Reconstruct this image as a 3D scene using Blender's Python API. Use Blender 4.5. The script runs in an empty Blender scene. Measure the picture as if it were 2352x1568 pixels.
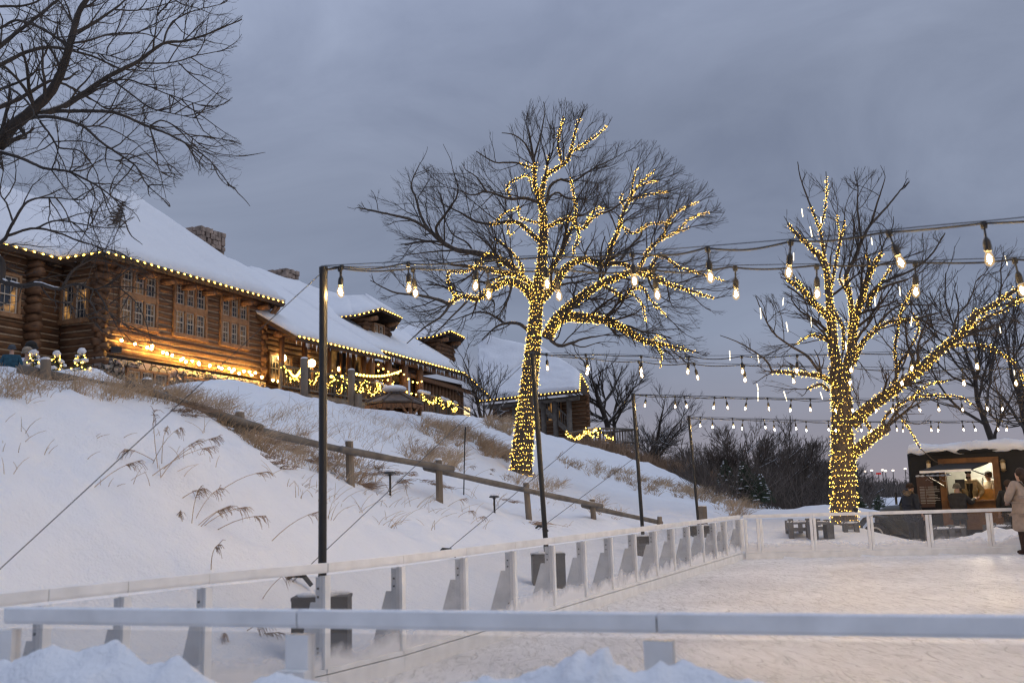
# Winter evening: snowy hill with a log lodge above an outdoor skating rink hung with lights.
import bpy, math, random
import numpy as np
from mathutils import Vector, Matrix

random.seed(7)
RNG = np.random.default_rng(7)
SC = bpy.context.scene
COL = SC.collection
A = np.array

# ------------------------------------------------------------------ camera geometry
FPX = 2300.0; PITCH = math.atan(368 / 2300.0); ROLL = .028
CAM = A([0, 0, 1.3])
_cr, _sr, _ct, _st = math.cos(ROLL), math.sin(ROLL), math.cos(PITCH), math.sin(PITCH)


def ray(x, y):
    cx = (x - 1176) / FPX; cy = (784 - y) / FPX
    a = cx * _cr + cy * _sr; b = -cx * _sr + cy * _cr
    return A([a, _ct - b * _st, _st + b * _ct])


def P(x, y, d):
    """point on the sight line of a survey pixel at distance d along Y"""
    r = ray(x, y); return CAM + r * d / r[1]


def PZ(x, y, z):
    r = ray(x, y); return CAM + r * (z - CAM[2]) / r[2]


def proj(p):
    q = np.asarray(p, float) - CAM
    f = q[..., 1] * _ct + q[..., 2] * _st
    a = q[..., 0] / f; b = (-q[..., 1] * _st + q[..., 2] * _ct) / f
    return 1176 + FPX * (a * _cr - b * _sr), 784 - FPX * (a * _sr + b * _cr)


class Plane:
    """upright plane through two plan points; s runs along it, u square to it (left of s), z up"""
    def __init__(self, a, b):
        self.o = A([a[0], a[1], 0.]); t = A([b[0] - a[0], b[1] - a[1], 0.])
        self.t = t / np.linalg.norm(t); self.n = A([-self.t[1], self.t[0], 0.])

    def at(self, s, u, z):
        return self.o + self.t * s + self.n * u + A([0, 0, z])

    def pix(self, x, y, u=0.):
        r = ray(x, y); k = (u - self.n @ (CAM - self.o)) / (self.n @ r); p = CAM + r * k
        return self.t @ (p - self.o), p[2]

    def hit(self, x, y, u=0.):
        s, z = self.pix(x, y, u); return self.at(s, u, z)


# ------------------------------------------------------------------ mesh building
def unit(v):
    v = np.asarray(v, float); n = np.linalg.norm(v); return v / n if n > 1e-9 else A([0, 0, 1.])


def _ico(sub):
    import bmesh
    bm = bmesh.new(); bmesh.ops.create_icosphere(bm, subdivisions=sub, radius=1)
    v = [tuple(x.co) for x in bm.verts]; f = [tuple(q.index for q in p.verts) for p in bm.faces]
    bm.free(); return A(v), f


ICO = {1: _ico(1), 2: _ico(2), 3: _ico(3)}
OCT = (A([(1, 0, 0), (-1, 0, 0), (0, 1, 0), (0, -1, 0), (0, 0, 1), (0, 0, -1)], float),
       [(0, 2, 4), (2, 1, 4), (1, 3, 4), (3, 0, 4), (2, 0, 5), (1, 2, 5), (3, 1, 5), (0, 3, 5)])


class MB:
    def __init__(self):
        self.V = []; self.F = []; self.M = []; self.n = 0

    def add(self, v, f, m=0):
        v = np.asarray(v, float).reshape(-1, 3)
        self.V.append(v)
        if isinstance(f, np.ndarray):
            self.F.append(f + self.n); self.M.append((len(f), m))
        elif len(f):
            k = len(f[0])
            if all(len(q) == k for q in f):
                self.F.append(np.array(f, int) + self.n); self.M.append((len(f), m))
            else:
                for q in f:
                    self.F.append(np.array([q], int) + self.n); self.M.append((1, m))
        self.n += len(v); return self

    def bar(self, a, b, w, h, up=(0, 0, 1), m=0):
        """box from a to b, w across, h along 'up'"""
        a = np.asarray(a, float); b = np.asarray(b, float); t = unit(b - a)
        s = np.cross(t, up); s = unit(s) if np.linalg.norm(s) > 1e-6 else A([1., 0, 0])
        k = np.cross(s, t); s = s * w / 2; k = k * h / 2
        v = [a - s - k, a + s - k, a + s + k, a - s + k, b - s - k, b + s - k, b + s + k, b - s + k]
        return self.add(v, [(0, 3, 2, 1), (4, 5, 6, 7), (0, 1, 5, 4), (1, 2, 6, 5), (2, 3, 7, 6), (3, 0, 4, 7)], m)

    def hexa(self, p, m=0):
        return self.add(p, [(0, 3, 2, 1), (4, 5, 6, 7), (0, 1, 5, 4), (1, 2, 6, 5), (2, 3, 7, 6), (3, 0, 4, 7)], m)

    def box(self, c, sx, sy, sz, yaw=0, m=0):
        c = np.asarray(c, float); ca, sa = math.cos(yaw), math.sin(yaw)
        ex = A([ca, sa, 0]) * sx / 2; ey = A([-sa, ca, 0]) * sy / 2; ez = A([0, 0, sz / 2])
        return self.hexa([c - ex - ey - ez, c + ex - ey - ez, c + ex + ey - ez, c - ex + ey - ez,
                          c - ex - ey + ez, c + ex - ey + ez, c + ex + ey + ez, c - ex + ey + ez], m)

    def tube(self, pts, rads, n=8, cap=True, m=0, squash=1.):
        pts = np.asarray(pts, float); k = len(pts)
        rads = np.full(k, float(rads)) if np.isscalar(rads) else np.asarray(rads, float)
        tg = np.gradient(pts, axis=0); tg /= np.maximum(np.linalg.norm(tg, axis=1, keepdims=True), 1e-9)
        ref = A([0, 0, 1.]) if abs(tg[0][2]) < .9 else A([1., 0, 0])
        V = []; ang = np.arange(n) * 2 * math.pi / n
        for i in range(k):
            s = np.cross(tg[i], ref); s = unit(s); q = np.cross(s, tg[i]); ref = q
            V.append(pts[i] + rads[i] * (np.cos(ang)[:, None] * s + squash * np.sin(ang)[:, None] * q))
        V = np.concatenate(V); i = np.arange(k - 1)[:, None] * n; j = np.arange(n)[None]; j2 = (j + 1) % n
        f = np.stack([i + j, i + j2, i + n + j2, i + n + j], -1).reshape(-1, 4)
        base = self.n; self.add(V, f, m)
        if cap:
            self.F.append(np.array([list(range(n))[::-1]]) + base); self.M.append((1, m))
            self.F.append(np.array([list(range((k - 1) * n, k * n))]) + base); self.M.append((1, m))
        return self

    def ball(self, c, r, sub=1, m=0, jit=0.):
        v, f = ICO[sub] if sub else OCT
        v = v * (np.asarray(r, float) if not np.isscalar(r) else r)
        if jit: v = v * (1 + RNG.uniform(-jit, jit, (len(v), 1)))
        return self.add(v + np.asarray(c, float), f, m)

    def balls(self, cs, r, m=0, shape=None):
        v, f = shape or OCT; cs = np.asarray(cs, float); k = len(cs)
        if not k: return self
        r = np.asarray(r, float).reshape(-1, 1, 1)
        V = (cs[:, None] + v[None] * r).reshape(-1, 3)
        F = (np.array(f)[None] + np.arange(k)[:, None, None] * len(v)).reshape(-1, 3)
        return self.add(V, F, m)

    def lathe(self, c, prof, n=12, m=0, axis=None):
        """prof: list of (r, z)"""
        ang = np.arange(n) * 2 * math.pi / n; V = []
        for r, z in prof:
            V.append(np.stack([r * np.cos(ang), r * np.sin(ang), np.full(n, z)], 1))
        V = np.concatenate(V)
        if axis is not None:
            q = Vector((0, 0, 1)).rotation_difference(Vector(axis)); R = A(q.to_matrix()); V = V @ R.T
        k = len(prof); i = np.arange(k - 1)[:, None] * n; j = np.arange(n)[None]; j2 = (j + 1) % n
        f = np.stack([i + j, i + j2, i + n + j2, i + n + j], -1).reshape(-1, 4)
        base = self.n; self.add(V + np.asarray(c, float), f, m)
        self.F.append(np.array([list(range(n))[::-1]]) + base); self.M.append((1, m))
        self.F.append(np.array([list(range((k - 1) * n, k * n))]) + base); self.M.append((1, m))
        return self

    def poly(self, pts, m=0):
        return self.add(pts, [tuple(range(len(pts)))], m)

    def prism(self, pts, off, m=0):
        """polygon extruded by vector off"""
        p = np.asarray(pts, float); k = len(p); q = p + np.asarray(off, float)
        f = [tuple(range(k))[::-1], tuple(range(k, 2 * k))] + [(i, (i + 1) % k, k + (i + 1) % k, k + i) for i in range(k)]
        return self.add(np.concatenate([p, q]), f, m)

    def branches(self, pts, r0, r1, n=3):
        """many tapered twigs at once: pts (B,k,3)"""
        B, k, _ = pts.shape
        if B == 0: return self
        tg = np.gradient(pts, axis=1); tg /= np.maximum(np.linalg.norm(tg, axis=2, keepdims=True), 1e-9)
        ref = np.where(np.abs(tg[:, :1, 2:]) < .9, A([0, 0, 1.]), A([1., 0, 0]))
        s = np.cross(tg, ref); s /= np.maximum(np.linalg.norm(s, axis=2, keepdims=True), 1e-9)
        q = np.cross(s, tg); t = np.linspace(0, 1, k)[None]
        rad = (r0[:, None] * (1 - t) + r1[:, None] * t)[..., None, None]
        ang = np.arange(n) * 2 * math.pi / n
        V = pts[:, :, None] + rad * (np.cos(ang)[None, None, :, None] * s[:, :, None] + np.sin(ang)[None, None, :, None] * q[:, :, None])
        b = np.arange(B)[:, None, None] * (k * n); i = np.arange(k - 1)[None, :, None] * n
        j = np.arange(n)[None, None]; j2 = (j + 1) % n
        F = np.stack([b + i + j, b + i + j2, b + i + n + j2, b + i + n + j], -1).reshape(-1, 4)
        return self.add(V.reshape(-1, 3), F)

    def build(self, name, mat, parent=None, origin=None, smooth=False):
        me = bpy.data.meshes.new(name)
        V = np.concatenate(self.V) if self.V else np.zeros((0, 3))
        o = bpy.data.objects.new(name, me); COL.objects.link(o)
        if parent is not None:
            o.parent = parent; V = V - A(wloc(parent))
        elif origin is not None:
            V = V - A(origin); o.location = tuple(float(q) for q in origin)
        me.vertices.add(len(V)); me.vertices.foreach_set('co', V.astype(np.float32).ravel())
        cnt = np.concatenate([np.full(len(f), f.shape[1]) for f in self.F])
        loops = np.concatenate([f.ravel() for f in self.F])
        me.loops.add(len(loops)); me.loops.foreach_set('vertex_index', loops.astype(np.int32))
        me.polygons.add(len(cnt)); st = np.concatenate([[0], np.cumsum(cnt)[:-1]])
        me.polygons.foreach_set('loop_start', st.astype(np.int32))
        for mt in (mat if isinstance(mat, (list, tuple)) else [mat]): me.materials.append(mt)
        mi = np.concatenate([np.full(c, m) for c, m in self.M])
        me.polygons.foreach_set('material_index', mi.astype(np.int32))
        me.polygons.foreach_set('use_smooth', np.full(len(cnt), bool(smooth)))
        me.update(calc_edges=True); me.validate()
        return o


def wloc(o):
    v = Vector((0, 0, 0))
    while o is not None: v = v + o.location; o = o.parent
    return v


def tag(o, label=None, cat=None, group=None, kind=None):
    if label: o['label'] = label
    if cat: o['category'] = cat
    if group: o['group'] = group
    if kind: o['kind'] = kind
    return o


def thing(name, label, cat, loc=(0, 0, 0), group=None):
    o = bpy.data.objects.new(name, None); COL.objects.link(o); o.empty_display_size = .2
    o.location = tuple(float(q) for q in loc)
    return tag(o, label, cat, group)


def copy_tree(o, parent=None):
    c = o.copy(); COL.objects.link(c); c.parent = parent
    for ch in list(o.children): copy_tree(ch, c)
    return c


# ------------------------------------------------------------------ value noise (numpy)
_T = RNG.random((256, 256))


def vnoise(x, y):
    x = np.asarray(x, float); y = np.asarray(y, float)
    xi = np.floor(x).astype(int); yi = np.floor(y).astype(int); fx = x - xi; fy = y - yi
    fx = fx * fx * (3 - 2 * fx); fy = fy * fy * (3 - 2 * fy)
    g = lambda i, j: _T[i % 256, j % 256]
    return ((g(xi, yi) * (1 - fx) + g(xi + 1, yi) * fx) * (1 - fy) + (g(xi, yi + 1) * (1 - fx) + g(xi + 1, yi + 1) * fx) * fy) * 2 - 1


def fbm(x, y, o=4):
    s = 0; a = 1.
    for k in range(o):
        s = s + a * vnoise(x * 2 ** k + 17.3 * k, y * 2 ** k + 9.1 * k); a *= .5
    return s


# ------------------------------------------------------------------ materials
def mat(name):
    m = bpy.data.materials.new(name); m.use_nodes = True
    nt = m.node_tree; b = nt.nodes['Principled BSDF']
    return m, nt, b


def node(nt, t, **kw):
    n = nt.nodes.new(t)
    for k, v in kw.items():
        if k in n.inputs: n.inputs[k].default_value = v
        else: setattr(n, k, v)
    return n


def simple(name, col, rough=.6, metal=0., noise=0., scale=8., bump=0., col2=None, stretch=(1, 1, 1), coord='Object', spec=.5):
    m, nt, b = mat(name)
    b.inputs['Roughness'].default_value = rough; b.inputs['Metallic'].default_value = metal
    b.inputs['Specular IOR Level'].default_value = spec
    b.inputs['Base Color'].default_value = (*col, 1)
    if noise or bump or col2:
        tc = node(nt, 'ShaderNodeTexCoord'); mp = node(nt, 'ShaderNodeMapping'); mp.inputs['Scale'].default_value = stretch
        nz = node(nt, 'ShaderNodeTexNoise'); nz.inputs['Scale'].default_value = scale; nz.inputs['Detail'].default_value = 6
        nt.links.new(tc.outputs[coord], mp.inputs[0]); nt.links.new(mp.outputs[0], nz.inputs['Vector'])
        c2 = col2 or tuple(max(0, c * (1 - noise)) for c in col)
        c1 = col if col2 else tuple(min(1, c * (1 + noise)) for c in col)
        cr = node(nt, 'ShaderNodeValToRGB'); cr.color_ramp.elements[0].position = .3; cr.color_ramp.elements[1].position = .7
        cr.color_ramp.elements[0].color = (*c2, 1); cr.color_ramp.elements[1].color = (*c1, 1)
        nt.links.new(nz.outputs['Fac'], cr.inputs[0]); nt.links.new(cr.outputs[0], b.inputs['Base Color'])
        if bump:
            bp = node(nt, 'ShaderNodeBump'); bp.inputs['Strength'].default_value = bump; bp.inputs['Distance'].default_value = .05
            nt.links.new(nz.outputs['Fac'], bp.inputs['Height']); nt.links.new(bp.outputs[0], b.inputs['Normal'])
    return m


def glow(name, col, s):
    m = bpy.data.materials.new(name); m.use_nodes = True; nt = m.node_tree; nt.nodes.clear()
    e = node(nt, 'ShaderNodeEmission'); e.inputs[0].default_value = (*col, 1); e.inputs[1].default_value = s
    o = node(nt, 'ShaderNodeOutputMaterial'); nt.links.new(e.outputs[0], o.inputs[0]); return m


def snow_mat(name, grain=1.):
    m, nt, b = mat(name)
    tc = node(nt, 'ShaderNodeTexCoord')
    n1 = node(nt, 'ShaderNodeTexNoise'); n1.inputs['Scale'].default_value = .9; n1.inputs['Detail'].default_value = 8; n1.inputs['Roughness'].default_value = .62
    n2 = node(nt, 'ShaderNodeTexNoise'); n2.inputs['Scale'].default_value = 45.; n2.inputs['Detail'].default_value = 5
    n3 = node(nt, 'ShaderNodeTexNoise'); n3.inputs['Scale'].default_value = 7.; n3.inputs['Detail'].default_value = 6; n3.inputs['Roughness'].default_value = .6
    for n in (n1, n2, n3): nt.links.new(tc.outputs['Object'], n.inputs['Vector'])
    cr = node(nt, 'ShaderNodeValToRGB'); cr.color_ramp.elements[0].color = (.66, .68, .73, 1); cr.color_ramp.elements[1].color = (.77, .78, .80, 1)
    nt.links.new(n1.outputs['Fac'], cr.inputs[0]); nt.links.new(cr.outputs[0], b.inputs['Base Color'])
    ad = node(nt, 'ShaderNodeMath', operation='MULTIPLY_ADD'); ad.inputs[1].default_value = .22 * grain
    nt.links.new(n2.outputs['Fac'], ad.inputs[0]); nt.links.new(n1.outputs['Fac'], ad.inputs[2])
    a3 = node(nt, 'ShaderNodeMath', operation='MULTIPLY_ADD'); a3.inputs[1].default_value = .55; nt.links.new(n3.outputs['Fac'], a3.inputs[0]); nt.links.new(ad.outputs[0], a3.inputs[2])
    bp = node(nt, 'ShaderNodeBump'); bp.inputs['Strength'].default_value = .6; bp.inputs['Distance'].default_value = .10
    nt.links.new(a3.outputs[0], bp.inputs['Height']); nt.links.new(bp.outputs[0], b.inputs['Normal'])
    b.inputs['Roughness'].default_value = .8; b.inputs['Specular IOR Level'].default_value = .2
    return m


def ice_mat():
    m, nt, b = mat('rink_ice')
    tc = node(nt, 'ShaderNodeTexCoord'); hs = []
    base = node(nt, 'ShaderNodeTexNoise'); base.inputs['Scale'].default_value = .5; base.inputs['Detail'].default_value = 7
    nt.links.new(tc.outputs['Object'], base.inputs['Vector'])
    for ang, sc, w in ((.2, 2.4, .030), (1.2, 3.1, .026), (2.1, 1.9, .024), (.75, 4.3, .03), (2.7, 3.6, .03), (1.65, 5.5, .035)):
        mp = node(nt, 'ShaderNodeMapping'); mp.inputs['Rotation'].default_value = (0, 0, ang); mp.inputs['Scale'].default_value = (sc, sc * .22, 1)
        mp.inputs['Location'].default_value = (ang * 31, sc * 7, 0)
        dn = node(nt, 'ShaderNodeTexNoise'); dn.inputs['Scale'].default_value = 1.1; dn.inputs['Detail'].default_value = 3; dn.inputs['Distortion'].default_value = 1.2
        nt.links.new(tc.outputs['Object'], mp.inputs[0]); nt.links.new(mp.outputs[0], dn.inputs['Vector'])
        # thin contour lines of a stretched noise read as skate cuts
        s = node(nt, 'ShaderNodeMath', operation='SUBTRACT'); s.inputs[1].default_value = .5
        ab = node(nt, 'ShaderNodeMath', operation='ABSOLUTE'); lt = node(nt, 'ShaderNodeMapRange')
        lt.inputs['From Min'].default_value = 0; lt.inputs['From Max'].default_value = w; lt.inputs['To Min'].default_value = 1; lt.inputs['To Max'].default_value = 0
        nt.links.new(dn.outputs['Fac'], s.inputs[0]); nt.links.new(s.outputs[0], ab.inputs[0]); nt.links.new(ab.outputs[0], lt.inputs['Value'])
        mk = node(nt, 'ShaderNodeTexNoise'); mk.inputs['Scale'].default_value = .9 + sc * .5; mk.inputs['Detail'].default_value = 5
        nt.links.new(mp.outputs[0], mk.inputs['Vector'])
        mr = node(nt, 'ShaderNodeMapRange'); mr.inputs['From Min'].default_value = .47; mr.inputs['From Max'].default_value = .68
        nt.links.new(mk.outputs['Fac'], mr.inputs['Value'])
        mu = node(nt, 'ShaderNodeMath', operation='MULTIPLY'); nt.links.new(lt.outputs[0], mu.inputs[0]); nt.links.new(mr.outputs[0], mu.inputs[1])
        hs.append(mu.outputs[0])
    acc = hs[0]
    for h in hs[1:]:
        mx = node(nt, 'ShaderNodeMath', operation='MAXIMUM'); nt.links.new(acc, mx.inputs[0]); nt.links.new(h, mx.inputs[1]); acc = mx.outputs[0]
    fine = node(nt, 'ShaderNodeTexNoise'); fine.inputs['Scale'].default_value = 9; fine.inputs['Detail'].default_value = 6
    mpf = node(nt, 'ShaderNodeMapping'); mpf.inputs['Scale'].default_value = (1, .35, 1); mpf.inputs['Rotation'].default_value = (0, 0, .5)
    nt.links.new(tc.outputs['Object'], mpf.inputs[0]); nt.links.new(mpf.outputs[0], fine.inputs['Vector'])
    mxb = node(nt, 'ShaderNodeMath', operation='MULTIPLY_ADD'); mxb.inputs[1].default_value = .5
    nt.links.new(fine.outputs['Fac'], mxb.inputs[0]); nt.links.new(base.outputs['Fac'], mxb.inputs[2])
    cr = node(nt, 'ShaderNodeValToRGB'); cr.color_ramp.elements[0].position = .5; cr.color_ramp.elements[1].position = .95
    cr.color_ramp.elements[0].color = (.50, .50, .52, 1); cr.color_ramp.elements[1].color = (.76, .76, .77, 1)
    nt.links.new(mxb.outputs[0], cr.inputs[0])
    mix = node(nt, 'ShaderNodeMix', data_type='RGBA'); mix.inputs[7].default_value = (.24, .235, .24, 1)
    sc_ = node(nt, 'ShaderNodeMath', operation='MULTIPLY'); sc_.inputs[1].default_value = .75
    nt.links.new(acc, sc_.inputs[0]); nt.links.new(sc_.outputs[0], mix.inputs[0]); nt.links.new(cr.outputs[0], mix.inputs[6])
    nt.links.new(mix.outputs[2], b.inputs['Base Color'])
    bp = node(nt, 'ShaderNodeBump', invert=True); bp.inputs['Strength'].default_value = .4; bp.inputs['Distance'].default_value = .02
    nt.links.new(acc, bp.inputs['Height']); nt.links.new(bp.outputs[0], b.inputs['Normal'])
    b.inputs['Roughness'].default_value = .38; b.inputs['Specular IOR Level'].default_value = .4
    return m


def log_mat(name, c1, c2, along=(1, 1, 1), scale=3.):
    m = simple(name, c1, .75, col2=c2, scale=scale, stretch=along, bump=.5); return m


def glass_mat(name, frost=.0, tint=(1, 1, 1)):
    """clear pane with a little dried snow on it"""
    m = bpy.data.materials.new(name); m.use_nodes = True; nt = m.node_tree; nt.nodes.clear()
    out = node(nt, 'ShaderNodeOutputMaterial'); tr = node(nt, 'ShaderNodeBsdfTransparent'); tr.inputs[0].default_value = (*[.93 * t for t in tint], 1)
    gl = node(nt, 'ShaderNodeBsdfGlossy'); gl.inputs['Roughness'].default_value = .03
    lw = node(nt, 'ShaderNodeFresnel'); lw.inputs['IOR'].default_value = 1.45
    ge = node(nt, 'ShaderNodeNewGeometry'); fb = node(nt, 'ShaderNodeMath', operation='SUBTRACT'); fb.inputs[0].default_value = 1.; nt.links.new(ge.outputs['Backfacing'], fb.inputs[1])
    fm = node(nt, 'ShaderNodeMath', operation='MULTIPLY'); nt.links.new(lw.outputs[0], fm.inputs[0]); nt.links.new(fb.outputs[0], fm.inputs[1])
    mx = node(nt, 'ShaderNodeMixShader'); nt.links.new(fm.outputs[0], mx.inputs[0]); nt.links.new(tr.outputs[0], mx.inputs[1]); nt.links.new(gl.outputs[0], mx.inputs[2])
    if not frost:
        nt.links.new(mx.outputs[0], out.inputs[0]); return m
    df = node(nt, 'ShaderNodeBsdfDiffuse'); df.inputs[0].default_value = (.8, .8, .82, 1)
    tc = node(nt, 'ShaderNodeTexCoord'); sp = node(nt, 'ShaderNodeSeparateXYZ'); nt.links.new(tc.outputs['Object'], sp.inputs[0])
    nz = node(nt, 'ShaderNodeTexNoise'); nz.inputs['Scale'].default_value = 2.0; nz.inputs['Detail'].default_value = 7; nz.inputs['Roughness'].default_value = .55
    nt.links.new(tc.outputs['Object'], nz.inputs['Vector'])
    # snow clings to the lower part with a ragged edge, a few flecks stay higher up
    mr = node(nt, 'ShaderNodeMapRange'); mr.inputs['From Min'].default_value = .12; mr.inputs['From Max'].default_value = .42
    mr.inputs['To Min'].default_value = .62; mr.inputs['To Max'].default_value = 0.; nt.links.new(sp.outputs['Z'], mr.inputs['Value'])
    ad = node(nt, 'ShaderNodeMath', operation='ADD'); nt.links.new(nz.outputs['Fac'], ad.inputs[0]); nt.links.new(mr.outputs[0], ad.inputs[1])
    th = node(nt, 'ShaderNodeMapRange'); th.inputs['From Min'].default_value = .68; th.inputs['From Max'].default_value = .95; th.inputs['To Max'].default_value = frost
    nt.links.new(ad.outputs[0], th.inputs['Value'])
    dirt = node(nt, 'ShaderNodeMath', operation='ADD'); dirt.inputs[1].default_value = .035; nt.links.new(th.outputs[0], dirt.inputs[0])
    m2 = node(nt, 'ShaderNodeMixShader'); nt.links.new(dirt.outputs[0], m2.inputs[0]); nt.links.new(mx.outputs[0], m2.inputs[1]); nt.links.new(df.outputs[0], m2.inputs[2])
    nt.links.new(m2.outputs[0], out.inputs[0]); return m


def window_mat(name, warm=.5):
    """window pane: dark room behind reflecting glass, patches of lamp light inside"""
    m, nt, b = mat(name)
    b.inputs['Base Color'].default_value = (.035, .04, .05, 1); b.inputs['Roughness'].default_value = .06
    tc = node(nt, 'ShaderNodeTexCoord'); nz = node(nt, 'ShaderNodeTexNoise'); nz.inputs['Scale'].default_value = 1.3; nz.inputs['Detail'].default_value = 3
    nt.links.new(tc.outputs['Object'], nz.inputs['Vector'])
    cr = node(nt, 'ShaderNodeValToRGB'); cr.color_ramp.elements[0].position = .48; cr.color_ramp.elements[0].color = (.0, .0, .0, 1)
    cr.color_ramp.elements[1].position = .75; cr.color_ramp.elements[1].color = (.55, .27, .07, 1)
    nt.links.new(nz.outputs['Fac'], cr.inputs[0]); nt.links.new(cr.outputs[0], b.inputs['Emission Color']); b.inputs['Emission Strength'].default_value = warm
    return m


def stone_mat(name):
    m, nt, b = mat(name)
    tc = node(nt, 'ShaderNodeTexCoord')
    vo = node(nt, 'ShaderNodeTexVoronoi'); vo.inputs['Scale'].default_value = 3.6; ve = node(nt, 'ShaderNodeTexVoronoi', feature='DISTANCE_TO_EDGE'); ve.inputs['Scale'].default_value = 3.6
    for n in (vo, ve): nt.links.new(tc.outputs['Object'], n.inputs['Vector'])
    hs = node(nt, 'ShaderNodeHueSaturation'); hs.inputs['Saturation'].default_value = .25; hs.inputs['Value'].default_value = .45
    nt.links.new(vo.outputs['Color'], hs.inputs['Color'])
    mt = node(nt, 'ShaderNodeMix', data_type='RGBA', blend_type='MIX'); mt.inputs[0].default_value = .65; mt.inputs[7].default_value = (.30, .24, .19, 1)
    nt.links.new(hs.outputs[0], mt.inputs[6])
    mr = node(nt, 'ShaderNodeMapRange'); mr.inputs['From Max'].default_value = .09; nt.links.new(ve.outputs['Distance'], mr.inputs['Value'])
    mx = node(nt, 'ShaderNodeMix', data_type='RGBA'); mx.inputs[6].default_value = (.07, .06, .05, 1); nt.links.new(mr.outputs[0], mx.inputs[0]); nt.links.new(mt.outputs[2], mx.inputs[7])
    nt.links.new(mx.outputs[2], b.inputs['Base Color'])
    bp = node(nt, 'ShaderNodeBump'); bp.inputs['Strength'].default_value = 1.; bp.inputs['Distance'].default_value = .12
    nt.links.new(mr.outputs[0], bp.inputs['Height']); nt.links.new(bp.outputs[0], b.inputs['Normal']); b.inputs['Roughness'].default_value = .85
    return m


M = {}
M['snow'] = snow_mat('snow_ground'); M['roofsnow'] = snow_mat('roof_snow', .6)
M['ice'] = ice_mat()
M['log'] = log_mat('lodge_logs', (.185, .088, .036), (.065, .03, .013), scale=2.2, along=(1, 1, 5))
M['chink'] = simple('log_chinking', (.30, .21, .13), .9, noise=.3)
M['beam'] = log_mat('timber_posts', (.27, .13, .055), (.11, .05, .022), along=(4, 4, .6))
M['trim'] = log_mat('window_trim', (.33, .18, .085), (.20, .10, .045), scale=5)
M['muntin'] = simple('sash_bars', (.50, .42, .33), .6)
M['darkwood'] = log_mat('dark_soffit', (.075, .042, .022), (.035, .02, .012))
M['grey'] = log_mat('weathered_wood', (.165, .145, .125), (.08, .07, .06), scale=4, along=(1, 1, 1))
M['post'] = log_mat('round_post_wood', (.22, .18, .14), (.12, .095, .07), scale=6, along=(1, 1, .3))
M['stone'] = stone_mat('field_stone')
M['pane'] = window_mat('window_pane', .55); M['panewarm'] = window_mat('lit_window_pane', 2.2)
M['black'] = simple('black_paint', (.012, .012, .013), .38, noise=.3, scale=12)
M['rubber'] = simple('black_rubber', (.008, .008, .009), .6)
M['rail'] = simple('white_rail_paint', (.72, .72, .72), .45, noise=.10, scale=6, bump=.05)
M['brace'] = simple('galvanised_brace', (.55, .56, .57), .5, .0, noise=.15)
M['glass'] = glass_mat('barrier_glass', .8)
M['boxm'] = simple('steel_ballast_box', (.022, .019, .017), .6, noise=.3, bump=.15)
M['bark'] = simple('grey_bark', (.105, .085, .068), .95, col2=(.04, .031, .025), scale=5, stretch=(3, 3, .7), bump=1.)
M['twig'] = simple('twig_bark', (.045, .035, .028), .9, noise=.4, scale=3)
M['thicket'] = simple('thicket_twigs', (.105, .085, .072), .95, noise=.4, scale=1.)
M['conifer'] = simple('fir_needles', (.035, .055, .028), .85, noise=.5, scale=10)
M['grass'] = simple('dry_grass_stalks', (.52, .39, .26), .9, col2=(.27, .185, .11), scale=1.2)
M['brush'] = simple('brown_brush', (.25, .165, .105), .95, noise=.4, scale=1.5)
M['fairy'] = glow('fairy_light_glow', (1, .57, .085), 12.)
M['eave'] = glow('eave_light_glow', (1, .57, .088), 12.)
M['fest'] = glow('filament_glow', (1, .66, .26), 1650.); M['wallbulb'] = glow('wall_bulb_glow', (1, .55, .12), 270.)
M['globe'] = glow('globe_glow', (1, .62, .22), 26.)


def bulb_glass():
    m = bpy.data.materials.new('lit_bulb_glass'); m.use_nodes = True; nt = m.node_tree; nt.nodes.clear(); out = node(nt, 'ShaderNodeOutputMaterial')
    tr = node(nt, 'ShaderNodeBsdfTransparent'); tr.inputs[0].default_value = (1, .95, .86, 1); em = node(nt, 'ShaderNodeEmission'); em.inputs[0].default_value = (1, .66, .28, 1); em.inputs[1].default_value = 1.1
    mx = node(nt, 'ShaderNodeMixShader'); mx.inputs[0].default_value = .32; nt.links.new(tr.outputs[0], mx.inputs[1]); nt.links.new(em.outputs[0], mx.inputs[2]); nt.links.new(mx.outputs[0], out.inputs[0]); return m


M['bulbglass'] = bulb_glass()
M['tube'] = glow('drip_tube_glow', (1, .84, .55), 4.)
M['icicle'] = simple('icicle_ice', (.7, .74, .8), .15)
M['garland'] = simple('garland_needles', (.03, .05, .02), .9, noise=.5)
# ------------------------------------------------------------------ rink outline, lodge axes, ground
LINE_A, LINE_B = A([-.96, 8.2]), A([4.62, 21.15])            # straight part of the left barrier (plan)


def on_line(x, y=1250):
    r = ray(x, y)[:2]; d = LINE_B - LINE_A
    k = np.linalg.solve(A([[r[0], -d[0]], [r[1], -d[1]]]), LINE_A); return r * k[0]


_railpx = A([(-180, 1381), (0, 1362), (288, 1334), (475, 1316), (738, 1290), (920, 1273)])
LEFT_POSTS = []
for px in (-90, 105, 288, 475, 738):
    LEFT_POSTS.append(PZ(px, np.interp(px, _railpx[:, 0], _railpx[:, 1]), .9)[:2])
for px in (920, 1065, 1178, 1268, 1340, 1402, 1457, 1505, 1546, 1582, 1614, 1643, 1668):
    LEFT_POSTS.append(on_line(px))
LEFT_POSTS.append(A([4.62, 21.15]))
LEFT_POSTS[4] = A([-1.40, 7.42])
FAR_A, FAR_B = A([4.62, 21.15]), A([16., 20.35])
FRONT_A, FRONT_B = A([-3.05, 4.80]), A([6.4, 1.64])
RINK = [tuple(p) for p in LEFT_POSTS] + [tuple(FAR_B), (16.5, 1.0), tuple(FRONT_B)]
RINK_POLY = A([tuple(FRONT_A)] + RINK)


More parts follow.
